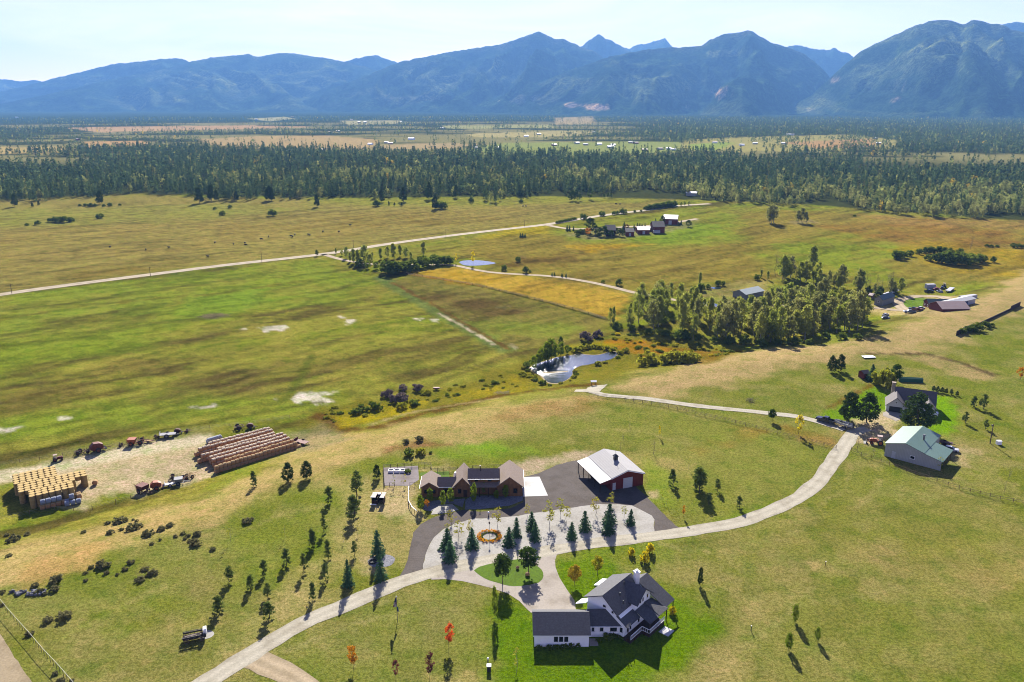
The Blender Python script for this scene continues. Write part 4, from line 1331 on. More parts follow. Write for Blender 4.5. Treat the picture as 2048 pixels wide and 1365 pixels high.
trees('willow', [(1152, 704, 692), (1164, 699, 688), (1176, 697, 686), (1188, 696, 686), (1200, 697, 688), (1212, 700, 690), (1224, 704, 694)], '{} of the reedy bushes along the back bank of the pond', 'reedy bushes behind the pond', 1.0)
trees('willow', [(1297, 729, 697), (1349, 724, 699), (1364, 725, 697), (1379, 724, 696), (1339, 727, 702)], '{} of the yellow green willows on the rusty ground right of the pond', 'yellow willows right of the pond', 1.0)

for x, y, k in [(1056, 742, 'shrub'), (1050, 750, 'willow'), (1062, 752, 'willow'), (1072, 762, 'shrub'), (1046, 738, 'willow'), (1086, 770, 'willow'), (1100, 772, 'shrub'), (1122, 768, 'willow'), (1140, 762, 'willow'), (1152, 750, 'shrub'), (1150, 744, 'willow'), (1240, 708, 'willow'), (1236, 716, 'shrub'), (1210, 727, 'willow'), (1064, 726, 'shrub'), (1140, 700, 'shrub'), (1168, 690, 'shrub'), (1230, 698, 'shrub')]:
    o = tree(k, x, y, None, 'low brush clump on the bank of the big pond', 'brush on the bank of the big pond', h=_rt.uniform(1.0, 2.0))
    o.scale = [o.scale[2] * 1.3, o.scale[2] * 1.0, o.scale[2] * .9]
for i in range(60):
    t = _rt.random()
    x = 650 + t * 420; y = 838 - t * 82 + _rt.uniform(-18, 12)
    o = tree(_rt.choice(['willow', 'willow', 'shrub']), x, y, None, 'low golden brush on the wet strip between bench and field', 'golden brush on the wet strip', h=_rt.uniform(.5, 1.2))
    o.scale = [o.scale[2] * 1.7, o.scale[2] * 1.3, o.scale[2] * .8]

# --- cottonwood grove on the right
GR_POLY = [(1212, 648), (1256, 628), (1290, 606), (1340, 600), (1372, 622), (1440, 640), (1500, 634), (1560, 612), (1640, 604), (1700, 618), (1738, 644), (1738, 660), (1690, 676), (1630, 685), (1560, 692), (1470, 692), (1400, 684), (1320, 668), (1260, 656)]
gw = [tuple(G(*p))[:2] for p in GR_POLY]
rg = random.Random(21)
gpts = []
xs = [p[0] for p in gw]; ys = [p[1] for p in gw]
tries = 0
while len(gpts) < 112 and tries < 30000:
    tries += 1
    x, y = rg.uniform(min(xs), max(xs)), rg.uniform(min(ys), max(ys))
    if pip(np.array([x]), np.array([y]), gw)[0] and all((x - a) ** 2 + (y - b) ** 2 > 15 for a, b in gpts):
        gpts.append((x, y))
gpts.sort(key=lambda q: q[1])
for i, (x, y) in enumerate(gpts):
    px, py = proj(x, y, -DROP)
    edge = sdist(np.array([x]), np.array([y]), gw)[0] < 6
    h = rg.uniform(.85, 1.15) * float(np.interp(py, [600, 690], [13, 16.5])) * (.85 if edge and py < 640 else 1)
    if px < 1262:
        h *= .6
    k = rg.choice(['cotton', 'cotton', 'cotton2', 'poplar'] if px < 1500 else ['cotton', 'cotton2', 'cotton', 'cotton2'])
    part = 'left' if px < 1390 else 'middle' if px < 1540 else 'right'
    tree(k, 0, 0, None, 'cottonwood in the %s of the big grove behind the pond' % part, 'cottonwoods in the %s of the big grove' % part, h=h * rg.uniform(.85, 1.12), loc=(x, y, float(height(x, y))), wide=rg.uniform(.62, .95) if px < 1560 else rg.uniform(.8, 1.05))
for i in range(16):      # undergrowth along its near edge
    a = G(1235 + i * 32, 655 + 36 * math.sin(min(1, i / 9) * 1.5) - (12 if i > 12 else 0) + rg.uniform(-3, 3))
    o = tree('tallshrub', 0, 0, None, 'low shrub along the near edge of the big cottonwood grove', 'shrubs along the grove edge', h=rg.uniform(2.5, 5), loc=a, wide=1.3)

bpoly = [tuple(G(*p))[:2] for p in [(1200, 668), (1290, 668), (1400, 690), (1480, 698), (1440, 716), (1330, 712), (1230, 694)]]
k = 0
while k < 46:
    x, y = rg.uniform(min(p[0] for p in bpoly), max(p[0] for p in bpoly)), rg.uniform(min(p[1] for p in bpoly), max(p[1] for p in bpoly))
    if not pip(np.array([x]), np.array([y]), bpoly)[0]:
        continue
    k += 1
    o = tree(rg.choice(['willow', 'willow', 'ybush', 'shrub']), 0, 0, None, 'low autumn brush between the big grove and the pond', 'autumn brush between grove and pond', h=rg.uniform(.8, 1.6), loc=(x, y, float(height(x, y))))
    o.scale = (o.scale[2] * 1.8, o.scale[2] * 1.4, o.scale[2] * .8)
# --- thin tree line beyond the grove
ln = [(1551, 556), (1600, 562), (1660, 573), (1720, 584), (1760, 590), (1812, 588)]
for i in range(46):
    t = rg.random() * (len(ln) - 1)
    k = min(int(t), len(ln) - 2)
    x = ln[k][0] + (ln[k + 1][0] - ln[k][0]) * (t - k) + rg.uniform(-7, 7)
    y = ln[k][1] + (ln[k + 1][1] - ln[k][1]) * (t - k) + rg.uniform(-5, 3)
    kk = rg.choice(['cotton2', 'cotton', 'poplar', 'bare', 'tallshrub'])
    tree(kk, x, y, None, {'bare': 'leafless tree', 'tallshrub': 'leafy shrub', 'poplar': 'slim poplar'}.get(kk, 'thin cottonwood') + ' in the tree line beyond the big grove', 'tree line beyond the grove, ' + KIND[kk].replace('_', ' '), h=rg.uniform(3, 5) if kk == 'tallshrub' else rg.uniform(6, 14) * (1.15 if t < .8 else 1), wide=rg.uniform(.7, 1.2))
tree('poplar', 1624, 541, 492, 'tall dark poplar standing out above the thin tree line', wide=1.25)
tree('bare', 1551, 553, 500, 'tall leafless snag at the left end of the thin tree line', wide=.6)
for q in [(1399, 570, 545), (1402, 582, 566), (1416, 578, 568), (1436, 572, 560), (1446, 572, 562), (1388, 586, 572), (1535, 560, 542), (1522, 556, 540), (1514, 560, 548), (1238, 571, 557)]:
    tree('tallshrub' if q[2] > 546 else 'poplar', q[0], q[1], q[2], 'leafy shrub by the little pool beyond the grove', 'shrubs beyond the grove')
# --- grove at the lane junction
for i, q in enumerate([(693, 517, 494), (708, 527, 498), (716, 530, 500), (730, 530, 491), (745, 522, 505), (762, 519, 497), (776, 516, 493), (788, 519, 488), (800, 513, 490), (812, 516, 495), (847, 512, 484), (672, 508, 496), (684, 512, 500), (822, 520, 505), (700, 524, 505), (740, 528, 508)]):
    tree('poplar' if i % 3 else 'cotton', *q, 'upright poplar in the grove at the lane junction', 'poplars in the junction grove', wide=1.15)
for q in [(752, 539, 522), (768, 546, 522), (780, 548, 520), (792, 546, 522), (808, 544, 522), (822, 541, 518), (838, 537, 517), (852, 535, 514), (866, 532, 512), (880, 530, 512), (893, 529, 510), (902, 529, 514), (735, 538, 522), (720, 534, 518), (845, 525, 510), (870, 522, 508)]:
    tree(_rt.choice(['tallshrub', 'tallshrub', 'green']), *q, 'round dark shrub on the near side of the junction grove', 'round shrubs of the junction grove', wide=1.35)
tree('dark', 634, 513, 500, 'round dark tree beside the county road junction', wide=1.1)
trees('yellow', [(912, 527, 507), (946, 531, 503)], '{} of the two yellow poplars before the small far pond', 'yellow poplars by the far pond', .6)
trees('spruce', [(1104, 552, 545), (1109, 552, 545), (1124, 554, 546), (1132, 555, 547)], '{} of the four dark little conifers on the curved lane', 'conifers on the curved lane', 1.3)
trees('tallshrub', [(1008, 541, 529), (1036, 524, 513), (1050, 546, 532), (1060, 545, 540), (1206, 566, 560)], '{} of the scattered bushes near the curved lane', 'bushes near the curved lane', 1.0)
# --- round thicket on the right plain
for q in [(1795, 518, 500), (1806, 516, 503), (1819, 513, 500), (1837, 509, 497), (1850, 507, 494), (1862, 508, 493), (1875, 508, 492), (1888, 505, 494), (1855, 521, 508), (1870, 524, 508), (1885, 527, 504), (1900, 529, 502), (1914, 530, 503), (1928, 530, 504), (1942, 528, 506), (1955, 526, 507), (1965, 524, 510), (1985, 525, 512), (1900, 512, 496), (1920, 508, 496)]:
    tree('tallshrub', *q, 'round shrub of the thicket on the right plain', 'shrubs of the right plain thicket', wide=_rt.uniform(.95, 1.3))
tree('bare', 1942, 500, 472, 'pale bare tree sticking out behind the right plain thicket', wide=1.1)
for q in [(2028, 496, 486), (2040, 496, 487), (1974, 494, 488), (1982, 495, 489), (1994, 495, 490), (1709, 434, 429)]:
    tree('tallshrub', *q, 'small round bush scattered on the far right plain', 'bushes on the far right plain', wide=1.5)
# --- along the far road
for q in [(1168, 439, 428), (1204, 432, 422), (1228, 430, 422), (1235, 429, 422), (1246, 428, 417), (1163, 433, 427), (1270, 425, 420), (1282, 424, 420)]:
    tree('tallshrub', *q, 'dark bush along the far straight road', 'bushes along the far road', wide=1.2)
for i in range(14):
    tree('tallshrub', 1292 + i * 4.2, 420 - i * .55, 412 - i * .8 - (i % 3), 'leafy shrub in the hedge at the end of the far road', 'hedge at the end of the far road', wide=1.4)
for i in range(9):
    tree('tallshrub', 1114 + i * 4.5, 447 - i * .9, 441.5 - i * .9, 'low dark shrub in the hedge beside the homestead lane', 'hedge beside the homestead lane', wide=1.4)
for q in [(1369, 412, 403), (1378, 411, 402), (1362, 413, 404)]:
    tree('cotton', *q, 'leafy tree where the far road meets the woods', 'trees at the far road end', wide=1.5)
# --- scattered on the dry pasture before the woods
for q in [(30, 414, 388), (200, 409, 381), (78, 411, 402), (65, 415, 405), (634, 414, 389), (399, 407, 375), (423, 402, 370), (433, 402, 380), (473, 402, 382), (538, 402, 372), (543, 402, 375), (762, 405, 380), (807, 404, 375), (858, 399, 366), (870, 419, 390), (912, 396, 371), (778, 411, 403), (789, 412, 405), (803, 413, 405), (1008, 395, 383)]:
    tree('bigpine', *q, 'dark conifer standing clear of the woods on the dry pasture', 'conifers on the dry pasture', wide=.75)
for q in [(110, 444, 433), (120, 445, 433), (132, 445, 432), (142, 444, 434), (100, 444, 436), (76, 450, 441), (54, 452, 446), (445, 431, 421), (460, 417, 409), (430, 420, 414), (200, 437, 427), (220, 413, 405), (170, 413, 407), (180, 414, 406), (190, 413, 407), (240, 412, 407), (752, 413, 400), (878, 418, 403), (886, 418, 402), (160, 413, 408), (208, 414, 408), (942, 404, 396), (1042, 406, 398), (545, 432, 418)]:
    tree('tallshrub', *q, 'low bush scattered on the dry pasture before the woods', 'bushes on the dry pasture', wide=1.3)
for q in [(1152, 403, 380), (1140, 403, 386), (1160, 402, 388), (1146, 401, 382), (1216, 396, 386), (1222, 396, 387), (1180, 399, 375), (1208, 396, 388)]:
    tree('dark', *q, 'round leafy tree at the middle edge of the woods', 'leafy trees at the middle wood edge', wide=1.1)
for q in [(1543, 448, 408), (1538, 446, 414), (1547, 446, 411), (1596, 446, 420), (1604, 446, 416), (1612, 447, 424)]:
    tree('cotton2', *q, 'grey green cottonwood standing out on the plain before the woods', 'cottonwoods before the woods', wide=1.0)

# --- the woods: nearest trees one by one, the rest as one mass per kind
EDGE = [(-900, 410), (0, 404), (60, 402), (150, 398), (270, 390), (390, 398), (480, 401), (600, 401), (700, 397), (830, 395), (1000, 399), (1100, 393), (1250, 387), (1330, 389), (1395, 410), (1500, 416), (1560, 414), (1600, 408), (1700, 417), (1720, 428), (1800, 432), (1900, 434), (2048, 440), (2300, 452), (3000, 470)]
ew = [G(*p) for p in EDGE]
ea = np.array([math.atan2(p.x, p.y) for p in ew]); er = np.array([math.hypot(p.x, p.y) for p in ew])
FIELDS = [[(-400, 297), (120, 295), (165, 300), (100, 306), (-400, 311)], [(120, 256), (300, 253), (480, 251), (640, 254), (470, 259), (200, 265)], [(165, 284), (290, 281), (300, 291), (175, 296)],
          [(400, 279), (520, 273), (660, 272), (760, 280), (740, 300), (560, 296), (430, 297)], [(680, 242), (800, 241), (812, 247), (700, 252)], [(930, 268), (1130, 262), (1240, 265), (1130, 274), (950, 275)],
          [(935, 301), (1010, 287), (1200, 284), (1366, 284), (1366, 302), (1180, 309), (965, 310)], [(1366, 280), (1480, 275), (1700, 270), (1785, 281), (1795, 298), (1600, 300), (1366, 302)],
          [(1110, 236), (1185, 233), (1190, 247), (1110, 250)], [(760, 291), (900, 287), (960, 290), (900, 297), (780, 299)], [(490, 238), (570, 234), (590, 238), (540, 243)], [(880, 252), (1100, 250), (1110, 256), (900, 258)]]
fw = [[tuple(G(*p))[:2] for p in q] for q in FIELDS]
rs = np.random.RandomState(4)


def dens(d):
    return np.interp(d, [850, 1200, 1700, 2500, 4000, 5800], [125, 100, 60, 32, 17, 11])


cand_n = 260000
ca = rs.uniform(math.radians(-40), math.radians(40), cand_n)
cr = np.sqrt(rs.uniform(780 ** 2, 6300 ** 2, cand_n))
area_d = cand_n / (.5 * (6300 ** 2 - 780 ** 2) * math.radians(80)) * 1e4
keep = rs.rand(cand_n) < dens(cr) / area_d
extra = 70000       # the near belt needs more
ca2 = rs.uniform(math.radians(-40), math.radians(40), extra); cr2 = np.sqrt(rs.uniform(780 ** 2, 2000 ** 2, extra))
ad2 = extra / (.5 * (2000 ** 2 - 780 ** 2) * math.radians(80)) * 1e4
k2 = rs.rand(extra) < dens(cr2) / ad2
big = cr > 2000
ca = np.concatenate([ca[keep & big], ca2[k2]]); cr = np.concatenate([cr[keep & big], cr2[k2]])
tx, ty = np.sin(ca) * cr, np.cos(ca) * cr
edge_d = cr - (np.interp(ca, ea, er) + (fbm(tx, ty, 45, 51, 3) - .4) * 170)
ok = edge_d > 0
gap = fbm(tx / 2.5, ty, 170, 61, 3)
ok &= ~((gap > np.interp(cr, [1450, 1800, 2400], [.62, .53, .46])) & (cr > 1350) & ~((ca > .16) & (cr > 2200)) & (rs.rand(len(tx)) < .93))
for q in fw:
    ok &= ~((sdist(tx, ty, q) > -6) & (fbm(tx / 1.6, ty, 70, 91, 3) < .60))
tx, ty, cr, ca, edge_d = tx[ok], ty[ok], cr[ok], ca[ok], edge_d[ok]
pxx, pyy = proj(tx, ty, np.full(tx.shape, -DROP))
pd = np.where((pxx > 1380) & (edge_d < 150), .8, np.where((pxx > 1250) & (edge_d < 260), .35, np.where((edge_d > 90) & (edge_d < 330) & (pxx > 420), .3, .1)))
pd = np.where(fbm(tx, ty, 150, 71, 3) > .58, np.minimum(.9, pd * 2.4), pd)
dec = rs.rand(len(tx)) < pd
hh = np.where(dec, rs.uniform(9, 16, len(tx)), rs.uniform(10, 21, len(tx))) * np.where(cr > 2200, 1.0, .88)
order = np.argsort(edge_d + np.where((np.abs(pxx - 1024) > 1060), 900, 0))
con_i = [i for i in order if not dec[i]][:215]
dec_i = [i for i in order if dec[i]][:130]


def confo(rnd, n, full=False):
    """triangles of one conifer of unit height"""
    T = []
    for i in range(n):
        z = .1 + .88 * rnd.random() ** .85
        R = .17 * (1 - z) ** .75 + .012
        a = rnd.uniform(0, 6.283)
        q = R * rnd.uniform(.35, 1)
        s = (.062 if n > 60 else .085 if n > 30 else .13) * (1.15 - .5 * z)
        c = np.array((math.cos(a) * q, math.sin(a) * q, z))
        o = np.array((math.cos(a), math.sin(a), -.5))
        sd_ = np.array((-math.sin(a), math.cos(a), rnd.uniform(-.3, .3)))
        T.append([c + o * s, c + sd_ * s * .8 + (0, 0, s * .5), c - sd_ * s * .8 + (0, 0, s * .5)])
    T.append([np.array((0, 0, 1.0)), np.array((.035, 0, .8)), np.array((-.02, .03, .8))])
    b = np.array((.012, 0, 0))
    T.append([np.array((0, 0, .4)), b, -b])
    T.append([np.array((0, 0, .4)), b[[1, 0, 2]], -b[[1, 0, 2]]])
    return np.array(T)


def decfo(rnd, n):
    T = []
    for i in range(n):
        d = np.array((rnd.gauss(0, 1), rnd.gauss(0, 1), rnd.gauss(0, 1))); d /= np.linalg.norm(d)
        q = rnd.random() ** .4
        j = rnd.choice([(0, 0, .72, .2, .26), (.1, .05, .5, .2, .3), (-.1, .06, .48, .2, .3), (.02, -.1, .5, .2, .3), (0, 0, .3, .16, .2)])
        c = np.array((j[0] + d[0] * j[3] * q, j[1] + d[1] * j[3] * q, j[2] + d[2] * j[4] * q))
        s = .075 if n > 60 else .10 if n > 30 else .16
        u = np.cross(d, (0.3, .5, .8)); u /= np.linalg.norm(u); w_ = np.cross(d, u)
        t = rnd.uniform(0, 6.28)
        a = u * math.cos(t) + w_ * math.sin(t); b = np.cross(d, a)
        T.append([c + a * s, c - a * s * .5 + b * s * .8, c - a * s * .5 - b * s * .8])
    b = np.array((.014, 0, 0))
    T.append([np.array((0, 0, .4)), b, -b])
    T.append([np.array((0, 0, .4)), b[[1, 0, 2]], -b[[1, 0, 2]]])
    return np.array(T)


FM = leafmat('woodland_leaves', (0, 0, 0), (0, 0, 0), .35, True)


def forest(name, idx, mk, cols, label):
    rnd = random.Random(9)
    V, Cc = [], []
    for lo, hi, n in ((0, 1300, 58), (1300, 2200, 26), (2200, 1e9, 11)):
        sel = np.array([i for i in idx if lo <= cr[i] < hi])
        if not len(sel):
            continue
        protos = [mk(rnd, n) for _ in range(7)]
        which = rs.randint(0, 7, len(sel))
        for w_ in range(7):
            s = sel[which == w_]
            if not len(s):
                continue
            T = protos[w_].reshape(-1, 3)
            th = rs.uniform(0, 6.28, len(s)); c_, s_ = np.cos(th)[:, None], np.sin(th)[:, None]
            h_ = hh[s][:, None]; wd = h_ * rs.uniform(.85, 1.3, len(s))[:, None]
            X = (T[None, :, 0] * c_ - T[None, :, 1] * s_) * wd + tx[s][:, None]
            Y = (T[None, :, 0] * s_ + T[None, :, 1] * c_) * wd + ty[s][:, None]
            Z = T[None, :, 2] * h_ - DROP
            V.append(np.stack([X, Y, Z], -1).reshape(-1, 3))
            mixv = rs.rand(len(s))[:, None]
            base = np.array(cols[0]) * (1 - mixv) + np.array(cols[1]) * mixv
            sp = rs.rand(len(s)) < .018
            base[sp] = np.array(cols[2])
            base = np.minimum(.6, base * LKF * rs.uniform(.7, 1.3, (len(s), 1)))
            Cc.append(np.repeat(base, len(T), 0))
    V = np.concatenate(V); Cc = np.concatenate(Cc)
    f = np.arange(len(V), dtype=np.int32).reshape(-1, 3)
    me = D.meshes.new(name)
    me.vertices.add(len(V)); me.vertices.foreach_set('co', V.astype(np.float32).ravel())
    me.loops.add(len(V)); me.loops.foreach_set('vertex_index', f.ravel())
    me.polygons.add(len(f)); me.polygons.foreach_set('loop_start', np.arange(len(f), dtype=np.int32) * 3); me.polygons.foreach_set('loop_total', np.full(len(f), 3, np.int32))
    at = me.attributes.new('Col', 'FLOAT_COLOR', 'POINT')
    at.data.foreach_set('color', np.concatenate([Cc, np.ones((len(Cc), 1))], 1).astype(np.float32).ravel())
    me.update(calc_edges=True)
    me.materials.append(FM)
    o = D.objects.new(name, me)
    COL.objects.link(o)
    struct(o, 'stuff')
    o['label'] = label
    return o


LKF = 2.1
CONC_ = [A(62, 82, 50), A(92, 108, 64), A(110, 110, 60)]
DECC_ = [A(112, 124, 66), A(150, 150, 84), A(186, 160, 60)]
near = set(con_i) | set(dec_i)
forest('pine_forest', [i for i in range(len(tx)) if not dec[i] and i not in near], confo, CONC_, 'dark pine woods across the valley floor')
forest('cottonwood_forest', [i for i in range(len(tx)) if dec[i] and i not in near], decfo, DECC_, 'pale leafy trees mixed through the valley woods')
# nearest trees of the woods, each one an object
FPM = leafmat('wood_pine_needles', A(70, 92, 56), A(100, 118, 70), .3)
FDM = leafmat('wood_cottonwood_leaves', A(130, 142, 78), A(170, 168, 100), .4)
rnd = random.Random(33)


def fmesh(T, nm, m):
    me = D.meshes.new(nm)
    V = T.reshape(-1, 3)
    me.from_pydata([tuple(q) for q in V], [], [(3 * i, 3 * i + 1, 3 * i + 2) for i in range(len(V) // 3)])
    me.materials.append(m)
    return me


PM = [fmesh(confo(rnd, 110), 'woodland_pine', FPM) for _ in range(6)]
DM = [fmesh(decfo(rnd, 110), 'woodland_cottonwood', FDM) for _ in range(6)]
for idx, ms, nm, what in ((con_i, PM, 'woodland_pine', 'dark pine'), (dec_i, DM, 'woodland_cottonwood', 'pale leafy tree')):
    for i in idx:
        o = D.objects.new(nm, rnd.choice(ms))
        COL.objects.link(o)
        o.location = (tx[i], ty[i], -DROP)
        s = hh[i]
        o.scale = (s * rnd.uniform(.9, 1.25), s * rnd.uniform(.9, 1.25), s)
        o.rotation_euler = (0, 0, rnd.uniform(0, 6.28))
        part = 'left' if pxx[i] < 500 else 'middle' if pxx[i] < 1380 else 'right'
        tag(o, '%s in the front row of the woods at the %s' % (what, part), 'tree', '%ss at the %s front of the woods' % (what, part))
# ================================================================== BUILDINGS
WHITE = mat('white_siding', (.78, .79, .80), .6, 0, .05, 1.2, stripes=('Z', .2, .12))
TRIM = mat('white_trim', (.72, .72, .72), .5, 0, .04)
SHING = mat('charcoal_shingles', A(104, 104, 108), .85, 0, .3, 2.6, .35, 5, stripes=('Z', .22, .07))
SHINGB = mat('brown_grey_shingles', A(160, 140, 124), .85, 0, .2, 2.2, .3, 5, stripes=('Z', .22, .07))
GLASS = mat('window_glass', (.012, .014, .017), .12, 0, .1, spec=.5)
TIMBER = mat('brown_timber', A(160, 116, 74), .8, 0, .35, 1.5, stripes=('X', .35, .4))
DKTIM = mat('dark_timber', A(74, 52, 40), .8, 0, .3, 2)
REDM = mat('barn_red_metal', A(124, 26, 26), .55, 0, .12, .8, stripes=('X', .45, .22))
GALV = mat('grey_metal_roof', A(178, 176, 176), .75, 0, .06, .5, stripes=('X', .6, .10))
WROOF = mat('white_metal_and_glint', A(204, 204, 206), .6, .0, .03, .5, stripes=('X', .6, .06))  # white metal roofs, and the glint coloured into the barn lean-to
GREENR = mat('green_metal_roof', A(116, 148, 132), .45, .05, .10, .4, stripes=('Y', .6, .12))
BEIGE = mat('beige_metal_siding', A(200, 202, 194), .6, 0, .10, .5, stripes=('X', .4, .14))
DOORW = mat('white_door', A(226, 228, 230), .5, 0, .04, 1, stripes=('Z', .5, .10))
BLACK = mat('black_paint', (.02, .02, .022), .5, 0, .2)
WOOD = mat('weathered_wood', A(134, 108, 84), .9, 0, .3, 2)
RUSTM = mat('rusty_red_paint', A(126, 58, 42), .7, 0, .4, 2)
ORANGE = mat('orange_paint', A(184, 92, 50), .6, 0, .3, 2)
TYRE = mat('tyre_rubber', (.02, .02, .02), .9, 0, .2)
STEEL = mat('grey_steel', A(150, 150, 152), .5, .5, .2)
PINKR = mat('faded_pink_metal', A(214, 186, 172), .5, 0, .1, .5, stripes=('X', .6, .10))
REDW = mat('red_siding', A(138, 62, 52), .7, 0, .2, 1)
GREYST = mat('pale_stone', A(196, 178, 156), .9, 0, .25, 3, .4)


def gable(mb, x0, x1, y0, y1, ze, zr, axis='y', xr=None, mi=0):
    """solid walls under a gable; ridge along axis"""
    if axis == 'y':
        xr = (x0 + x1) / 2 if xr is None else xr
        mb.extr([(x0, 0), (x1, 0), (x1, ze), (xr, zr), (x0, ze)], y0, y1, mi)
    else:
        yr = (y0 + y1) / 2 if xr is None else xr
        mb.extr([(y0, 0), (y1, 0), (y1, ze), (yr, zr), (y0, ze)], x0, x1, mi, 'x')


def groof(mb, x0, x1, y0, y1, ze, zr, axis='y', xr=None, over=.45, th=.16, mi=0):
    """two roof planes with eaves"""
    up = .12
    if axis == 'y':
        xr = (x0 + x1) / 2 if xr is None else xr
        for a in (x0, x1):
            sl = (zr - ze) / abs(xr - a)
            e = a - over if a < xr else a + over
            q = [(e, y0 - over, ze - sl * over + up), (xr, y0 - over, zr + up), (xr, y1 + over, zr + up), (e, y1 + over, ze - sl * over + up)]
            mb.slab(q, th, mi)
    else:
        yr = (y0 + y1) / 2 if xr is None else xr
        for a in (y0, y1):
            sl = (zr - ze) / abs(yr - a)
            e = a - over if a < yr else a + over
            q = [(x0 - over, e, ze - sl * over + up), (x1 + over, e, ze - sl * over + up), (x1 + over, yr, zr + up), (x0 - over, yr, zr + up)]
            mb.slab(q, th, mi)


def window(parent, c, w, h, ang=0.0, frame=TRIM, panes=1, pane=GLASS):
    """window facing local -y turned by ang: frame part with its pane as a sub-part"""
    f = MB()
    ca, sa = math.cos(ang), math.sin(ang)
    t = .09
    for dx, dz, sx, sz in ((0, h / 2, w + t, t), (0, -h / 2, w + t, t), (-w / 2, 0, t, h), (w / 2, 0, t, h)) + tuple(((k / panes - .5) * w, 0, t, h) for k in range(1, panes)):
        f.box((c[0] + dx * ca + .04 * sa, c[1] + dx * sa - .04 * ca, c[2] + dz), (sx, .10, sz), ang)
    fo = f.build('window', frame, parent)
    MB().box((c[0] + .015 * sa, c[1] - .015 * ca, c[2]), (w, .06, h), ang).build('pane', pane, fo)
    return fo


def door(parent, c, w, h, ang=0.0, m=DOORW):
    ca, sa = math.cos(ang), math.sin(ang)
    d = MB().box((c[0] + .03 * sa, c[1] - .03 * ca, c[2] + h / 2), (w, .1, h), ang).build('door', m, parent)
    MB().box((c[0] + w * .38 * ca + .10 * sa, c[1] + w * .38 * sa - .10 * ca, c[2] + h * .45), (.12, .06, .06), ang).build('handle', STEEL, d)
    return d


# ---- white house with charcoal roofs
HR = Vector((4.3, 129.9, 0))
house = thing('white_house', 'white house with charcoal roofs, long garage wing and dormer in the front lawn', 'house', HR)
a41 = math.radians(41)


def T(a, b, z):
    return (18.0 + a * math.sin(a41) + b * math.cos(a41) - HR.x, 134.8 + a * math.cos(a41) - b * math.sin(a41) - HR.y, z)


def gprism(mb, prof, a0, a1, mi=0):
    k = len(prof)
    vs = [T(a0, b, z) for b, z in prof] + [T(a1, b, z) for b, z in prof]
    mb.add(vs, [tuple(range(k)), tuple(range(2 * k - 1, k - 1, -1))] + [(i, i + k, (i + 1) % k + k, (i + 1) % k) for i in range(k)], mi)


def gslab(mb, q, th=.18, mi=0):
    v = [Vector(T(*p)) for p in q]
    n = (v[1] - v[0]).cross(v[3] - v[0])
    if n.z < 0:
        v = v[::-1]
    mb.slab(v, th, mi)


w_ = MB()
gable(w_, 0, 10.4, -.45, 6.9, 2.95, 4.95, 'x', 3.4)
w_.extr([(2.5, 0), (6.6, 0), (6.6, 2.95), (4.6, 4.75), (2.5, 2.95)], 10.4, 17.4, 0, 'x')
gprism(w_, [(-3.9, 0), (5.0, 0), (5.0, 3.45), (3.3, 5.0), (0, 7.75), (-3.9, 5.75)], 0, 9.6)
gprism(w_, [(-3.4, 0), (4.2, 0), (4.2, 4.9), (1.6, 6.7), (-3.4, 3.4)], 9.6, 12.6)
vs = []
gm = [(4.3, 4.0), (9.6, 4.0), (9.6, 5.65), (6.95, 7.75), (4.3, 5.65)]
w_.add([T(a, 1.2, z) for a, z in gm] + [T(a, 4.6, z) for a, z in gm], [(0, 1, 2, 3, 4), (9, 8, 7, 6, 5)] + [(i, i + 5, (i + 1) % 5 + 5, (i + 1) % 5) for i in range(5)])
w_.build('wall', WHITE, house)
r_ = MB()
groof(r_, 0, 10.4, -.45, 6.9, 2.95, 4.95, 'x', 3.4, .35)
r_.build('roof', SHING, house, label='charcoal roof of the long garage wing')
r_ = MB()
groof(r_, 10.9, 16.6, 2.5, 6.6, 2.95, 4.75, 'x', 4.6, .45)
r_.build('roof', SHING, house, label='charcoal roof of the low link')
r_ = MB()
gslab(r_, [(-.6, 0, 8.0), (9.7, 0, 8.0), (9.7, -4.5, 5.7), (-.6, -4.5, 5.7)])
gslab(r_, [(-.6, 0, 8.0), (-.6, 3.7, 5.0), (9.7, 3.7, 5.0), (9.7, 0, 8.0)])
gslab(r_, [(9.0, 1.6, 7.0), (9.0, -4.2, 3.1), (13.2, -4.2, 3.1), (13.2, 1.6, 7.0)])
gslab(r_, [(9.5, 1.6, 7.0), (13.2, 1.6, 7.0), (14.2, 7.8, 2.95), (10.3, 7.9, 2.95)])
mr = r_.build('roof', SHING, house, label='steep charcoal roof of the main block')
r_ = MB()
gslab(r_, [(6.95, .1, 8.05), (6.95, 5.3, 8.05), (3.85, 5.3, 5.55), (3.85, 2.6, 5.55)])
gslab(r_, [(6.95, .1, 8.05), (10.0, 2.6, 5.55), (10.0, 5.3, 5.55), (6.95, 5.3, 8.05)])
r_.build('dormer_roof', SHING, house)
r_ = MB()
gslab(r_, [(-.4, 3.3, 4.75), (-.4, 5.9, 3.25), (4.2, 5.9, 3.25), (4.2, 3.3, 4.75)], .15)
r_.build('porch_roof', SHING, house)
r_ = MB()
gslab(r_, [(4.0, 4.7, 4.25), (4.0, 8.3, 2.95), (7.6, 8.3, 2.95), (7.6, 4.7, 4.25)], .15)
gslab(r_, [(7.4, 4.7, 4.5), (7.4, 8.3, 3.0), (10.8, 8.3, 2.9), (10.2, 4.7, 4.1)], .15)
r_.build('porch_roof', SHING, house)
r_ = MB()
gslab(r_, [(-.7, -3.8, 4.7), (-.7, -6.3, 3.4), (1.5, -6.3, 3.4), (1.5, -3.8, 4.7)], .12)  # white stands for the sun glancing off this porch roof
r_.build('porch_roof', TRIM, house, label='flat canopy at the near corner, sun glare coloured white')
r_ = MB()
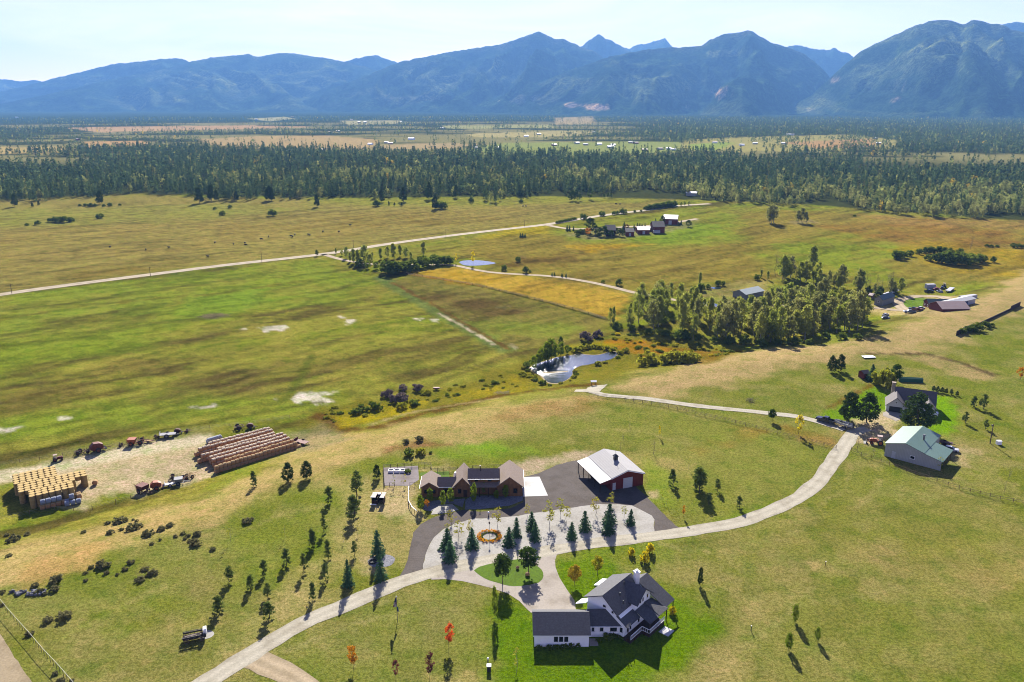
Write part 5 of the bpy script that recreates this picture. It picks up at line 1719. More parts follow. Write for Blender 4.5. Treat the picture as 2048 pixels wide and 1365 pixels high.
gslab(r_, [(5.6, -4.2, 5.3), (5.6, -6.3, 4.5), (8.6, -6.3, 4.5), (8.6, -4.2, 5.3)], .12)  # sunlit porch roof, its brightness given as white colour
r_.build('porch_roof', TRIM, house, label='flat canopy along the far eave, sun glare coloured white')
c_ = MB()
cb = T(9.3, 1.5, 0)
c_.box((cb[0], cb[1], 7.5), (.9, .9, 3.0), .4).box((cb[0], cb[1], 9.1), (1.15, 1.15, .25), .4).box((cb[0], cb[1], 9.4), (.5, .5, .4), .4)
c_.build('chimney', TRIM, house)
for a, b in ((3.2, 1.6), (6.0, .7), (2.6, 2.8)):
    c = Vector(T(a, b, 8 - b * .82))
    MB().cyl(c, c + Vector((0, 0, .75)), .09, None, 6).build('vent_pipe', BLACK, house)
for i in range(3):
    window(house, (4.1 + i * .98, -.45, 1.75), .84, 1.3)
for x, ww in ((11.45, .62), (13.15, .74), (15.45, 1.4)):
    window(house, (x, 2.5, 1.85), ww, 1.25)
ga = -a41
for b, z, ww in ((.2, 5.4, .75), (2.15, 4.9, .55), (4.3, 1.9, .7)):
    window(house, T(0, b, z), ww, .6 if z > 3 else 1.2, ga)
for a, z in ((6.0, 5.3), (6.9, 5.3), (8.6, 5.3)):
    window(house, T(a, 4.6, z), .6, .95, math.pi / 2 - a41)
for a in (1.0, 2.0, 5.0, 7.0):
    window(house, T(a, 5.0, 1.9), .7, 1.3, math.pi / 2 - a41)
d_ = MB()
for q in ([(-.2, 5.0), (-.2, 6.6), (3.8, 6.6), (3.8, 5.0)], [(3.8, 5.0), (3.8, 8.3), (9.4, 8.3), (9.4, 5.0)]):
    d_.slab([T(a, b, .75) for a, b in q], .75)
dk = d_.build('deck', DKTIM, house)
rl = MB()
for p, q in (((-.2, 6.6), (3.8, 6.6)), ((3.8, 6.6), (3.8, 8.3)), ((3.8, 8.3), (9.4, 8.3))):
    A0, B0 = Vector(T(*p, 1.7)), Vector(T(*q, 1.7))
    rl.cyl(A0, B0, .08, None, 4)
    rl.cyl(A0 - Vector((0, 0, .8)), B0 - Vector((0, 0, .8)), .05, None, 4)
    k = int((B0 - A0).length / .35)
    for i in range(k + 1):
        c = A0 + (B0 - A0) * i / k
        rl.box((c.x, c.y, 1.25), (.06, .06, .9))
rl.build('railing', TRIM, dk)
for a, b in ((.0, 5.8), (4.2, 8.1), (10.5, 8.1), (13.9, 7.6)):
    c = T(a, b, 1.5)
    MB().box((c[0], c[1], 1.5), (.18, .18, 3.0)).build('porch_post', DKTIM, house)
g_ = MB()
g_.box((5.2, -.86, 2.68), (11.0, .12, .12)).box((14.0, 2.0, 2.62), (6.2, .12, .14))
g_.build('gutter', TRIM, house)
for i, (x, y, s) in enumerate([(1078, 1299, 1.2), (1098, 1298, 1.3), (1113, 1297, 1.3), (1128, 1296, 1.3), (1142, 1294, 1.4), (1156, 1292, 1.5), (1196, 1283, 1.1), (1216, 1277, 1.9), (1228, 1276, 1.7), (1244, 1277, 1.3), (1256, 1280, 1.2)]):
    o = tree('shrub', x, y, None, '%s of the clipped shrubs along the shaded front of the white house' % ordw(i, 11), 'shrubs along the white house front', h=s)
    o.scale = (s * .8, s * .7, s * .8)
sheet('concrete_step', None, CONC, .04, 0, world=[(14.9, 129.6), (16.6, 129.7), (16.6, 131.9), (14.9, 131.9)])
sheet('hot_tub_slab', None, PAD, .05, 0, world=[T(9.6, 8.7, 0)[:2] for _ in range(0)] or [(HR.x + T(a, b, 0)[0], HR.y + T(a, b, 0)[1]) for a, b in ((6.4, 8.8), (6.4, 11.0), (8.8, 11.0), (8.8, 8.8))][::-1])

# ---- red barn
bo = thing('red_barn', 'dark red metal barn with pale grey roof, black cupola and open lean-to', 'barn', (23.6, 192.2, 0), math.radians(20))
MB().extr([(3.2, 0), (13.0, 0), (13.0, 3.6), (8.0, 5.25), (3.2, 3.6)], .3, 14.2).build('wall', REDM, bo)
r = MB()
r.slab([(3.1, -.2, 3.78), (8.0, -.2, 5.46), (8.0, 14.6, 5.46), (3.1, 14.6, 3.78)], .14)
r.slab([(8.0, -.2, 5.46), (13.3, -.2, 3.7), (13.3, 14.6, 3.7), (8.0, 14.6, 5.46)], .14)
r.build('roof', GALV, bo)
MB().slab([(-.3, -.2, 2.9), (3.25, -.2, 3.72), (3.25, 14.6, 3.72), (-.3, 14.6, 2.9)], .12).build('lean_to_roof', WROOF, bo)  # paler than the main roof: its sun glint is put into the colour
MB().extr([(0, 2.3), (3.2, 2.3), (3.2, 3.5), (0, 2.72)], .05, .15).build('gable_board', REDM, bo)
for y in (.2, 3.7, 7.2, 10.8, 14.2):
    MB().box((0, y, 1.4), (.18, .18, 2.8)).build('post', DKTIM, bo)
d = MB().box((8.3, .26, 1.5), (2.8, .12, 3.0)).build('roll_up_door', DOORW, bo)
door(bo, (4.2, .3, 0), .9, 2.1)
cu = MB().box((8.0, 7.2, 5.85), (.95, .95, 1.1)).build('cupola', BLACK, bo)
cc = MB()
cc.add([(7.3, 6.5, 6.4), (8.7, 6.5, 6.4), (8.7, 7.9, 6.4), (7.3, 7.9, 6.4), (8, 7.2, 7.1)], [(0, 1, 4), (1, 2, 4), (2, 3, 4), (3, 0, 4), (3, 2, 1, 0)]).cyl((8, 7.2, 7.1), (8, 7.2, 7.9), .04, None, 4)
cc.build('cupola_cap', BLACK, cu)
t = MB()
t.extr([(12.98, 3.45), (13.3, 3.55), (8.0, 5.36), (2.9, 3.6), (3.2, 3.5), (8.0, 5.1)], -.22, -.16)
t.build('fascia', TRIM, bo)

# ---- timber ranch house
ro = thing('timber_house', 'long brown timber house with grey brown gabled roofs beside the white pad', 'house', (-24.2, 189.0, 0), math.radians(.6))
w_ = MB()
w_.extr([(0.3, 0), (4.6, 0), (4.6, 3.0), (2.4, 4.35), (.3, 3.0)], .9, 7.2)
w_.extr([(1.3, 0), (5.5, 0), (5.5, 3.0), (3.6, 4.4), (1.3, 3.0)], 4.4, 9.2, 0, 'x')
w_.extr([(8.9, 0), (13.4, 0), (13.4, 3.3), (11.2, 5.7), (8.9, 3.3)], .8, 9.0)
w_.extr([(2.4, 0), (7.0, 0), (7.0, 4.7), (5.2, 5.9), (2.4, 4.7)], 12.6, 21, 0, 'x')
w_.extr([(20.2, 0), (26.9, 0), (26.9, 3.2), (23.6, 5.7), (20.2, 3.2)], 1.0, 10.5)
w_.build('wall', TIMBER, ro)
r = MB()
groof(r, .3, 4.6, .9, 7.2, 3.0, 4.35, 'y', 2.4, .45)
groof(r, 4.9, 9.0, 1.3, 5.5, 3.0, 4.4, 'x', 3.6, .4)
r.build('roof', SHINGB, ro, label='low grey brown roofs of the left wing')
r = MB()
groof(r, 8.9, 13.4, .8, 9.0, 3.3, 5.75, 'y', 11.2, .55)
r.build('roof', SHINGB, ro, label='steep grey brown roof over the entry gable')
r = MB()
groof(r, 12.9, 20.5, 2.4, 7.0, 4.7, 6.2, 'x', 4.9, .45)
r.build('roof', SHINGB, ro, label='raised grey brown roof of the middle block')
r = MB()
groof(r, 20.2, 26.9, 1.0, 10.5, 3.2, 5.8, 'y', 23.6, .55)
r.build('roof', SHINGB, ro, label='broad grey brown roof of the right gable')
t = MB()
t.box((6.95, .83, 2.82), (4.2, .1, .14)).box((16.7, 1.92, 4.55), (8.4, .1, .14)).box((-.18, 4.0, 2.68), (.12, 7.2, .14)).box((27.45, 5.7, 2.8), (.12, 10.6, .14))
t.build('gutter', TRIM, ro)
p_ = MB()
p_.slab([(12.8, .6, 2.9), (20.2, .6, 2.9), (20.2, 2.5, 3.5), (12.8, 2.5, 3.5)], .12)
p_.build('porch_roof', SHINGB, ro)
for x in (13.2, 15.6, 18.0, 20.0):
    MB().box((x, .8, 1.4), (.2, .2, 2.8)).build('porch_post', DKTIM, ro)
for c, ww, hh_ in (((1.5, .9, 1.6), .8, 1.0), ((3.6, .9, 1.6), .8, 1.0), ((6.9, 1.3, 1.7), 1.6, 1.1), ((25.1, 1.0, 1.7), 1.0, 1.3), ((22.2, 1.0, 1.7), 1.0, 1.3), ((10.4, .8, 1.7), .8, 1.2), ((14.8, 2.4, 4.1), .9, .7), ((18.3, 2.4, 4.1), .9, .7)):
    window(ro, c, ww, hh_, 0, DKTIM)
door(ro, (11.9, .8, 0), 1.0, 2.1, 0, DKTIM)
v = MB()
v.cyl((15.8, 4.2, 5.7), (15.8, 4.2, 7.3), .1, None, 6).cyl((15.8, 4.2, 7.3), (15.8, 4.2, 7.45), .18, None, 6)
v.build('flue', BLACK, ro)
v = MB()
v.cyl((9.0, 6.2, 3.3), (9.0, 6.2, 4.6), .3, .25, 10)
v.build('roof_vent', TRIM, ro)

# ---- small hut, raised beds, garden fence by the timber house
g = G(755, 1010)
hu = thing('wood_hut', 'small dark open fronted hut with white trimmed roof edges on the bare slope', 'hut', g, math.radians(-3))
w_ = MB()
w_.box((-1.5, 1.4, .95), (.12, 2.4, 1.9)).box((1.5, 1.4, .95), (.12, 2.4, 1.9)).box((0, 2.6, .95), (3.0, .12, 1.9)).box((0, 1.4, .9), (.1, 2.3, 1.8)).box((-.75, .3, .5), (1.4, .12, 1.0))
w_.build('wall', DKTIM, hu)
r = MB()
r.slab([(-1.75, .1, 2.15), (-.45, .1, 2.15), (-.45, 2.9, 1.9), (-1.75, 2.9, 1.9)], .1).slab([(.65, .1, 2.15), (1.75, .1, 2.15), (1.75, 2.9, 1.9), (.65, 2.9, 1.9)], .1)
r.build('roof', mat('rust_brown_metal', A(110, 60, 52), .6, 0, .3, 2), hu)
for q in ((-1.1, .05, 2.1, 1.4, .1), (1.2, .05, 2.1, 1.2, .1), (-1.1, 2.95, 1.9, 1.4, .1), (1.2, 2.95, 1.9, 1.2, .1)):
    MB().box(q[:3], (q[3], q[4], .14)).build('trim', TRIM, hu)
MB().box((.1, 2.3, 2.0), (.7, .9, .25)).build('hatch', TRIM, hu)
MB().box((-1.1, -.1, .12), (1.6, .25, .2)).build('step', TRIM, hu)
for i, (x, lab) in enumerate([(782, 'leftmost'), (794, 'second from left'), (805, 'third from left')]):
    g = G(x, 944)
    b = thing('raised_bed', '%s of the white rimmed raised beds on the garden paving' % lab, 'planter', g, 0, 'raised beds in the paved garden')
    q = MB()
    for sx in (-.65, .65):
        q.box((sx, 0, .3), (.14, 1.4, .6))
    for sy in (-.65, .65):
        q.box((0, sy, .3), (1.2, .14, .6))
    q.build('rim', TRIM, b)
    MB().box((0, 0, .22), (1.18, 1.18, .4)).build('soil', mat('soil', (.06, .04, .03), .95, 0, .3, 4), b)
tree('shrub', 815, 945, None, 'dark leafy plant in the rightmost garden bed', h=1.3)


def fence(name, label, px, spacing, ph, rails, postm, railm=None, pr=.06, rr_=.035, group=None, wire=False, world=None):
    """posts and rails along a line: one thing, every post a part, the rails one part"""
    pts = [G(*p) for p in px]
    f = thing(name, label, 'fence', pts[0], 0, group)
    o0 = Vector(f.location)
    R = MB()
    last = None
    allp = []
    for a, b in zip(pts[:-1], pts[1:]):
        k = max(1, round((b - a).length / spacing))
        for i in range(k):
            allp.append(a + (b - a) * i / k)
    allp.append(pts[-1])
    allp = [Vector((p.x, p.y, float(height(p.x, p.y)))) - o0 for p in allp]
    pm = MB().cyl((0, 0, -.2), (0, 0, ph), pr, pr * .9, 5).mesh('post', postm)
    if len(allp) <= 100:
        for p in allp:
            c = D.objects.new('post', pm)
            COL.objects.link(c); c.parent = f; c.location = p
    else:
        Q = MB()
        for p in allp:
            Q.cyl(p - Vector((0, 0, .2)), p + Vector((0, 0, ph)), pr, pr * .9, 5)
        q = Q.build('post', postm, f); q['kind'] = 'stuff'
    for p, q in zip(allp[:-1], allp[1:]):
        for z in rails:
            R.cyl(p + Vector((0, 0, z)), q + Vector((0, 0, z)), rr_, None, 4, 0, False)
    R.build('wire' if wire else 'rail', railm or postm, f)
    return f


PIPE = mat('dark_pipe', A(84, 76, 62), .6, .2, .2)
PIPEL = mat('pale_pipe', A(196, 196, 178), .5, .3, .15)
fence('pipe_fence', 'tall pipe fence with pale top rail beside the dirt road, lower left corner', [(-8, 1198), (16, 1228), (35, 1250), (62, 1280), (89, 1312), (120, 1345), (150, 1380), (170, 1402)], 1.55, 1.5, (1.5,), PIPE, PIPEL, .045, .04)
fence('post_fence', 'dark post and rail fence around the paved garden', [(769, 974), (767, 937), (838, 933), (862, 932), (863, 945), (900, 943), (960, 938), (1030, 936)], 2.0, 1.2, (.4, .75, 1.1), DKTIM, DKTIM, .07, .04)
fence('post_fence', 'short dark rail fence in front of the paved garden', [(769, 974), (789, 973)], 1.6, 1.2, (.4, 1.1), DKTIM, None, .07, .035)
fence('post_fence', 'rail fence stub joining garden paving and timber house', [(820, 973), (840, 972)], 1.5, 1.2, (.4, 1.1), DKTIM, None, .07, .035)
fence('board_fence', 'curved fence with pale tops beside the dirt turnaround', [(818, 980), (817, 998), (818, 1010), (824, 1021), (834, 1030)], 1.3, 1.1, (1.05,), DKTIM, TRIM, .07, .08)
fence('wire_fence', 'dark wire and post fence along the cottage lane above the grass', [(1178, 792), (1250, 801), (1320, 812), (1390, 829), (1450, 842), (1512, 858), (1600, 880), (1672, 898)], 3.4, 1.2, (.35, .75, 1.15), WOOD, DKTIM, .08, .04)
fence('rail_fence', 'grey rail fence running from the driveway past the green roofed shop', [(1702, 902), (1722, 912), (1762, 925), (1830, 950), (1896, 972), (1940, 985), (2000, 1000), (2080, 1015)], 2.6, 1.2, (.5, 1.0), WOOD, None, .07, .045)
fence('wire_fence', 'thin post and wire fence below the hay yard', [(0, 1042), (60, 1031), (110, 1022), (185, 1020), (232, 1008), (262, 1000), (300, 985)], 6, 1.4, (.5, .9, 1.3), WOOD, STEEL, .07, .012, wire=True)
fence('wire_fence', 'thin post and wire fence behind the hay yard machinery', [(0, 932), (80, 922), (170, 905), (240, 893), (330, 872), (420, 858), (500, 850), (580, 838)], 7, 1.4, (.5, .9, 1.3), WOOD, STEEL, .07, .012, wire=True)
fence('hedge_fence', 'dark post fence between the gold field and the brown paddock', [(800, 548), (860, 556), (960, 573), (1040, 592), (1100, 607), (1160, 623), (1212, 640)], 6, 1.3, (.3, .6, .9, 1.2), DKTIM, None, .12, .06)
g0, g1 = G(1912, 672), G(2040, 612)
bf = thing('windbreak_fence', 'solid dark board windbreak climbing the dry slope at the right', 'fence', g0)
bb = MB()
k = 30
for i in range(k):
    a = g0 + (g1 - g0) * (i / k); b = g0 + (g1 - g0) * ((i + 1) / k)
    h = 2.2 if i < 7 or i > 24 else 1.1
    c = (a + b) / 2
    z = float(height(c.x, c.y))
    bb.box((c.x - g0.x, c.y - g0.y, z - g0.z + h / 2), ((b - a).length * .98, .14, h), math.atan2(b.y - a.y, b.x - a.x))
bb.build('boards', DKTIM, bf)
for i, q in enumerate([(1925, 668, 656), (1934, 664, 652), (1944, 663, 650), (1956, 662, 645), (1970, 655, 642), (1982, 654, 646)]):
    tree('tallshrub', *q, '%s of the dark bushes growing along the board windbreak' % ordw(i, 6), 'bushes along the board windbreak', wide=1.3)

# ---- green roofed shop
sh = thing('metal_shop', 'large beige metal shop with green roof and open side bay', 'workshop', (109.9, 215.6, 0), math.radians(-41.6))
SX, SY = 10.4, 16.6
MB().extr([(0, 0), (SX, 0), (SX, 4.0), (5.3, 5.5), (0, 4.0)], 0, SY).build('wall', BEIGE, sh)
r = MB()
r.slab([(-.3, -.3, 4.05), (5.3, -.3, 5.68), (5.3, SY + .3, 5.68), (-.3, SY + .3, 4.05)], .13).slab([(5.3, -.3, 5.68), (SX + .2, -.3, 4.1), (SX + .2, SY + .3, 4.1), (5.3, SY + .3, 5.68)], .13)
r.build('roof', GREENR, sh)
MB().slab([(SX + .15, -.3, 4.02), (15.6, -.3, 2.9), (15.6, 10.6, 2.9), (SX + .15, 10.6, 4.02)], .12).build('lean_to_roof', GREENR, sh)
MB().extr([(SX, 0), (15.2, 0), (15.2, 2.8), (SX, 3.9)], 0, .12).build('bay_wall', BEIGE, sh)
for y in (3.5, 7, 10.3):
    MB().box((15.2, y, 1.4), (.16, .16, 2.8)).build('post', WOOD, sh)
v = MB().cyl((8.0, 8.0, 4.5), (8.0, 8.0, 6.2), .28, None, 10).cyl((8.0, 8.0, 6.2), (8.0, 8.0, 6.45), .45, .3, 10)
v.build('roof_flue', STEEL, sh)
door(sh, (2.5, 0, 0), 1.0, 2.1)
window(sh, (7.6, 0, 1.8), 1.2, .9)

# ---- grey roofed cottage
SHINGG = mat('grey_shingles', A(122, 114, 112), .85, 0, .2, 2.2, .3, 5, stripes=('Z', .22, .07))
cg = G(1778, 823)
ct = thing('grey_cottage', 'pale cottage with steep grey roof and dark double garage door', 'house', cg, math.radians(-24))
ct.scale = (.86, .86, .86)
w_ = MB()
gable(w_, -1.2, 5.6, 0, 9, 2.7, 6.0, 'y')
gable(w_, 2.0, 16.0, 5.5, 14.0, 3.4, 7.2, 'x')
gable(w_, 11.2, 16.0, 1.5, 7.0, 3.0, 5.2, 'y')
w_.build('wall', mat('pale_grey_siding', (.46, .46, .46), .7, 0, .06, 1.2), ct)
r = MB()
groof(r, -1.2, 5.6, 0, 9, 2.7, 6.0, 'y', None, .5)
r.build('roof', SHINGG, ct, label='steep grey roof over the garage')
r = MB()
groof(r, 2.0, 16.0, 5.5, 14.0, 3.4, 7.2, 'x', None, .5)
groof(r, 11.2, 16.0, 1.5, 7.0, 3.0, 5.2, 'y', None, .4)
r.build('roof', SHINGG, ct, label='grey roof over the main block')
MB().box((2.2, -.03, 1.1), (4.6, .12, 2.2)).build('garage_door', BLACK, ct)
window(ct, (2.2, 0, 4.0), .6, .8)
for c in ((8.6, 5.5, 1.8), (13.6, 1.5, 1.7)):
    window(ct, c, 1.2, 1.1)
window(ct, (16.0, 4.2, 1.6), 1.0, 1.0, math.pi / 2)
MB().box((1.0, 12.2, 4.0), (1.3, 1.3, 8.2)).box((1.0, 12.2, 8.2), (1.5, 1.5, .2)).build('chimney', GREYST, ct)
st = MB().box((16.7, 3.5, .4), (1.4, 3.0, .8))
st.build('steps', TRIM, ct)

# ---- farmstead beyond the grove
def barnlike(name, label, px0, px1, depth, ze, zr, wm, rm, axis='x', cat='barn', doors=1, group=None, wins=0):
    a, b = G(*px0), G(*px1)
    L = (b - a).length
    o = thing(name, label, cat, a, math.atan2(b.y - a.y, b.x - a.x), group)
    w = MB()
    gable(w, 0, L, 0, depth, ze, zr, axis)
    w.build('wall', wm, o)
    r = MB()
    groof(r, 0, L, 0, depth, ze, zr, axis, None, .4, .14)
    r.build('roof', rm, o)
    for i in range(doors):
        MB().box((L * (i + 1) / (doors + 1), -.04, ze * .36), (min(L * .22, 3.2), .1, ze * .72)).build('door', DOORW, o)
    for i in range(wins):
        window(o, (L * (i + .6) / (wins + .2), 0, ze * .6), 1.0, .9)
    return o


GREENR2 = mat('dull_green_roof', A(98, 120, 116), .55, 0, .12, .5)
DKROOF = mat('dark_roof', A(82, 78, 84), .8, 0, .2, 1)
GREYW = mat('grey_siding', A(166, 166, 164), .7, 0, .1, 1)
barnlike('grey_shed', 'grey shed with dull green roof beyond the cottonwood grove', (1748, 610), (1764, 613), 14, 3.6, 5.4, GREYW, GREENR2, 'y', 'shed', 0, wins=1)
barnlike('red_farmhouse', 'small red farmhouse with dull green roof in the far right farmyard', (1846, 613), (1858, 616), 15, 3.0, 5.0, REDW, GREENR2, 'y', 'house', 0, wins=2)
o = barnlike('long_shed', 'long shed with pinkish metal roof and red timber gable', (1858, 619), (1884, 624), 14, 3.2, 5.6, REDW, PINKR, 'y', 'shed', 0)
WCONT = mat('white_container_paint', A(214, 214, 222), .5, 0, .08, .6)
a, b = G(1903, 619), G(1950, 607)
o = thing('long_white_shed', 'long low white shed with open bay behind the pink roofed shed', 'shed', a, math.atan2(b.y - a.y, b.x - a.x))
L = (b - a).length
w = MB(); gable(w, 0, L, 0, 6, 2.8, 3.6, 'x'); w.build('wall', WCONT, o)
r = MB(); groof(r, 0, L, 0, 6, 2.8, 3.6, 'x', None, .3); r.build('roof', WROOF, o)
MB().box((L * .5, -.05, 1.2), (L * .35, .1, 2.4)).build('bay_shade_panel', mat('bay_shade_blue', A(90, 110, 150), .6), o)  # solid panel coloured as the blue shade inside the bay
for k, (p, q, lab) in enumerate([((1920, 602), (1950, 596), 'long white trailer parked behind the long white shed'), ((1895, 586), (1904, 580), 'white flatbed trailer at the far edge of the junk yard'),
                                 ((1768, 593), (1794, 584), 'long pale trailer parked behind the grey shed')]):
    a, b = G(*p), G(*q)
    o = thing('cargo_trailer', lab, 'trailer', a, math.atan2(b.y - a.y, b.x - a.x))
    L = (b - a).length
    hgt = 1.6 if k == 0 else .5
    MB().box((L / 2, 0, .8 + hgt / 2), (L, 2.5, hgt)).build('body', WCONT, o)
    for s in (.2, .28, .8):
        for y in (-1.1, 1.1):
            MB().cyl((L * s, y - .12, .5), (L * s, y + .12, .5), .5, None, 10).build('wheel', TYRE, o)
barnlike('greenhouse', 'long pale roofed greenhouse shed behind the cottonwood grove', (1491, 600), (1527, 592), 9, 3.0, 4.8, GREYW, mat('pale_green_roof', A(206, 218, 212), .6, 0, .05), 'x', 'greenhouse', 0)
barnlike('small_shed', 'little tan roofed shed half hidden in the cottonwoods', (1446, 616), (1458, 619), 7, 2.4, 3.6, GREYW, PINKR, 'y', 'shed', 0)
barnlike('small_shed', 'tiny tan shed left of the grey shed beyond the grove', (1737, 598), (1743, 599), 4, 2.2, 3.0, WOOD, PINKR, 'x', 'shed', 0)

# ---- homestead on the far plain
barnlike('red_barn', 'white roofed red barn at the right end of the far homestead', (1326, 449), (1354, 450), 20, 5.0, 7.5, REDW, WROOF, 'x', 'barn', 1)
barnlike('dark_house', 'dark roofed house among trees in the far homestead', (1212, 473), (1231, 473), 14, 5.0, 8.5, DKTIM, DKROOF, 'x', 'house', 0, wins=2)
barnlike('red_shed', 'dark roofed red shed in the middle of the far homestead', (1252, 473), (1268, 473), 11, 3.6, 6.0, REDW, DKROOF, 'x', 'shed', 1)
barnlike('pink_shed', 'pale pink roofed low shed in the far homestead', (1276, 469), (1299, 469), 16, 3.6, 5.2, REDW, PINKR, 'x', 'shed', 1)
barnlike('dark_barn', 'tall dark roofed barn right of the pink shed in the far homestead', (1306, 467), (1329, 467), 15, 5.5, 9.0, REDW, DKROOF, 'x', 'barn', 0)
barnlike('lean_shed', 'small white roofed shed between pink shed and dark barn', (1298, 463), (1305, 463), 7, 2.6, 3.8, REDW, WROOF, 'x', 'shed', 0)
a = G(1307, 468)
o = thing('camper_trailer', 'pale camper trailer before the dark barn in the far homestead', 'trailer', a)
MB().box((2.6, 0, 1.7), (5.6, 2.3, 2.2)).build('body', WCONT, o)
for y in (-1.0, 1.0):
    MB().cyl((2.6, y - .1, .4), (2.6, y + .1, .4), .4, None, 10).build('wheel', TYRE, o)
for q in [('dark', 1180, 466, 440, 1.35, 'big broad leafy tree at the left of the far homestead'), ('orange', 1176, 474, 459, 1.2, 'round orange brown tree in front of the far homestead'), ('dark', 1208, 473, 456, 1.3, 'dark round tree left of the dark homestead house'),
          ('dark', 1240, 473, 460, 1.2, 'dark round tree right of the dark homestead house'), ('plum', 1254, 463, 452, 1.3, 'plum dark tree behind the red homestead shed'), ('spruce', 1248, 460, 447, 1.2, 'narrow conifer behind the red homestead shed'),
          ('dark', 1199, 473, 458, 1.3, 'dark tree beside the round orange tree of the homestead'), ('dark', 1222, 475, 464, 1.3, 'low dark tree hiding the dark homestead house front'), ('dark', 1233, 471, 459, 1.2, 'dark tree at the right end of the dark homestead house'),
          ('dark', 1246, 474, 464, 1.3, 'low dark tree left of the red homestead shed'), ('dark', 1190, 470, 455, 1.3, 'dark tree at the right of the big homestead tree'), ('dark', 1325, 449, 435, 1.2, 'leafy tree left of the white roofed barn'), ('spruce', 1311, 449, 440, 1.3, 'dark conifer left of the white roofed barn'), ('dark', 1377, 454, 444, 1.5, 'round dark tree at the right end of the far homestead'), ('spruce', 1362, 450, 443, 1.0, 'small conifer right of the white roofed barn')]:
    tree(q[0], q[1], q[2], q[3] - 3, q[5], wide=q[4] * 1.15)
trees('spruce', [(1134, 462, 450), (1139, 462, 451), (1147, 462, 452)], '{} of the three pointed conifers at the homestead entrance', 'conifers at the homestead entrance', 1.1)
trees('spruce', [(1268, 460, 449), (1274, 461, 446), (1279, 461, 447), (1284, 460, 448), (1290, 458, 447)], '{} of the dark conifers behind the pink homestead shed', 'conifers behind the pink shed', 1.3)
trees('tallshrub', [(1155, 468, 460), (1160, 467, 458), (1164, 468, 459), (1170, 467, 458), (1198, 474, 466), (1156, 474, 467)], '{} of the garden shrubs at the left of the homestead', 'garden shrubs of the homestead', 1.4)
trees('spruce', [(1041, 475, 466), (1045, 475, 466), (1050, 475, 467)], '{} of the three dark conifers on the green plain left of the homestead', 'conifers left of the homestead', 1.4)

# ---- tiny houses across the valley
FAR = [(700, 239), (715, 244), (727, 244), (800, 243), (768, 285), (816, 278), (735, 288), (776, 287), (1075, 268), (1050, 272), (1152, 286), (1166, 289), (1195, 288), (1222, 290), (1216, 295), (1185, 264), (1256, 285), (1270, 286), (1318, 298), (1332, 297), (1342, 299),
       (1506, 287), (1480, 290), (1572, 269), (1580, 269), (1752, 287), (1718, 295), (1748, 276), (1426, 285), (1562, 287), (510, 238), (583, 233), (30, 234), (150, 279), (155, 294), (656, 264), (575, 301), (1106, 290), (1372, 390), (1285, 300), (140, 251), (672, 262), (880, 256), (990, 296), (950, 296), (640, 300)]
rf = random.Random(12)
for i, (x, y) in enumerate(FAR):
    g = G(x, y + 2)
    big = x in (816, 1216, 1372)
    s = (g.y / 1000) ** .35 * (1.35 if big else 1)
    o = thing('valley_house', 'big pale roofed house standing out in the far valley' if big else 'tiny pale roofed house among the fields of the far valley', 'house', g, rf.uniform(-.5, .5), 'tiny houses across the valley')
    L, dp = 9 * s, 7 * s
    w = MB(); gable(w, 0, L, 0, dp, 2.6 * s, 3.6 * s, 'x'); w.build('wall', rf.choice([GREYW, WHITE, REDW, BEIGE]), o)
    r = MB(); groof(r, 0, L, 0, dp, 2.6 * s, 3.6 * s, 'x', None, .5); r.build('roof', rf.choice([TRIM, GALV, PINKR, TRIM, TRIM]) if not big else TRIM, o)
# ================================================================== HAY, MACHINES AND SMALL THINGS
STRAW = mat('golden_straw', A(206, 172, 104), .95, 0, .22, 1.2, .5, 9, stripes=('Z', .16, .2))
STRAWT = mat('straw_spiral', A(226, 194, 122), .95, 0, .18, 2.2, .5, 7)
OLDHAY = mat('old_hay_sides', A(222, 166, 112), .95, 0, .3, 1.2, .5, 9)
OLDTOP = mat('bleached_hay', A(255, 232, 196), .95, 0, .15, .9, .4, 7)
OLDTOP2 = mat('tan_hay', A(218, 182, 126), .95, 0, .2, .9, .4, 7)
NET = mat('silver_bale_wrap', A(176, 184, 200), .5, 0, .25, 1.5, stripes=('X', .3, .25))


def standing_bale():
    m = MB()
    n = 14
    R = .77
    rnd_ = random.Random(2)
    rings = [(R * .95, 0), (R, .08), (R, 1.13), (R * .93, 1.21), (R * .5, 1.24)]
    vs = []
    for r, z in rings:
        for i in range(n):
            q = r * (1 + rnd_.uniform(-.02, .02))
            vs.append((q * math.cos(6.2832 * i / n), q * math.sin(6.2832 * i / n), z))
    vs.append((0, 0, 1.2))
    for k in range(len(rings) - 1):
        m.add([], [], 0)
    o = len(m.v)
    m.v += vs
    for k in range(len(rings) - 1):
        for i in range(n):
            m.f.append((k * n + i, k * n + (i + 1) % n, (k + 1) * n + (i + 1) % n, (k + 1) * n + i)); m.m.append(1 if k > 1 else 0)
    for i in range(n):
        m.f.append((4 * n + i, 4 * n + (i + 1) % n, 5 * n)); m.m.append(1)
    return m.mesh('round_bale', [STRAW, STRAWT])


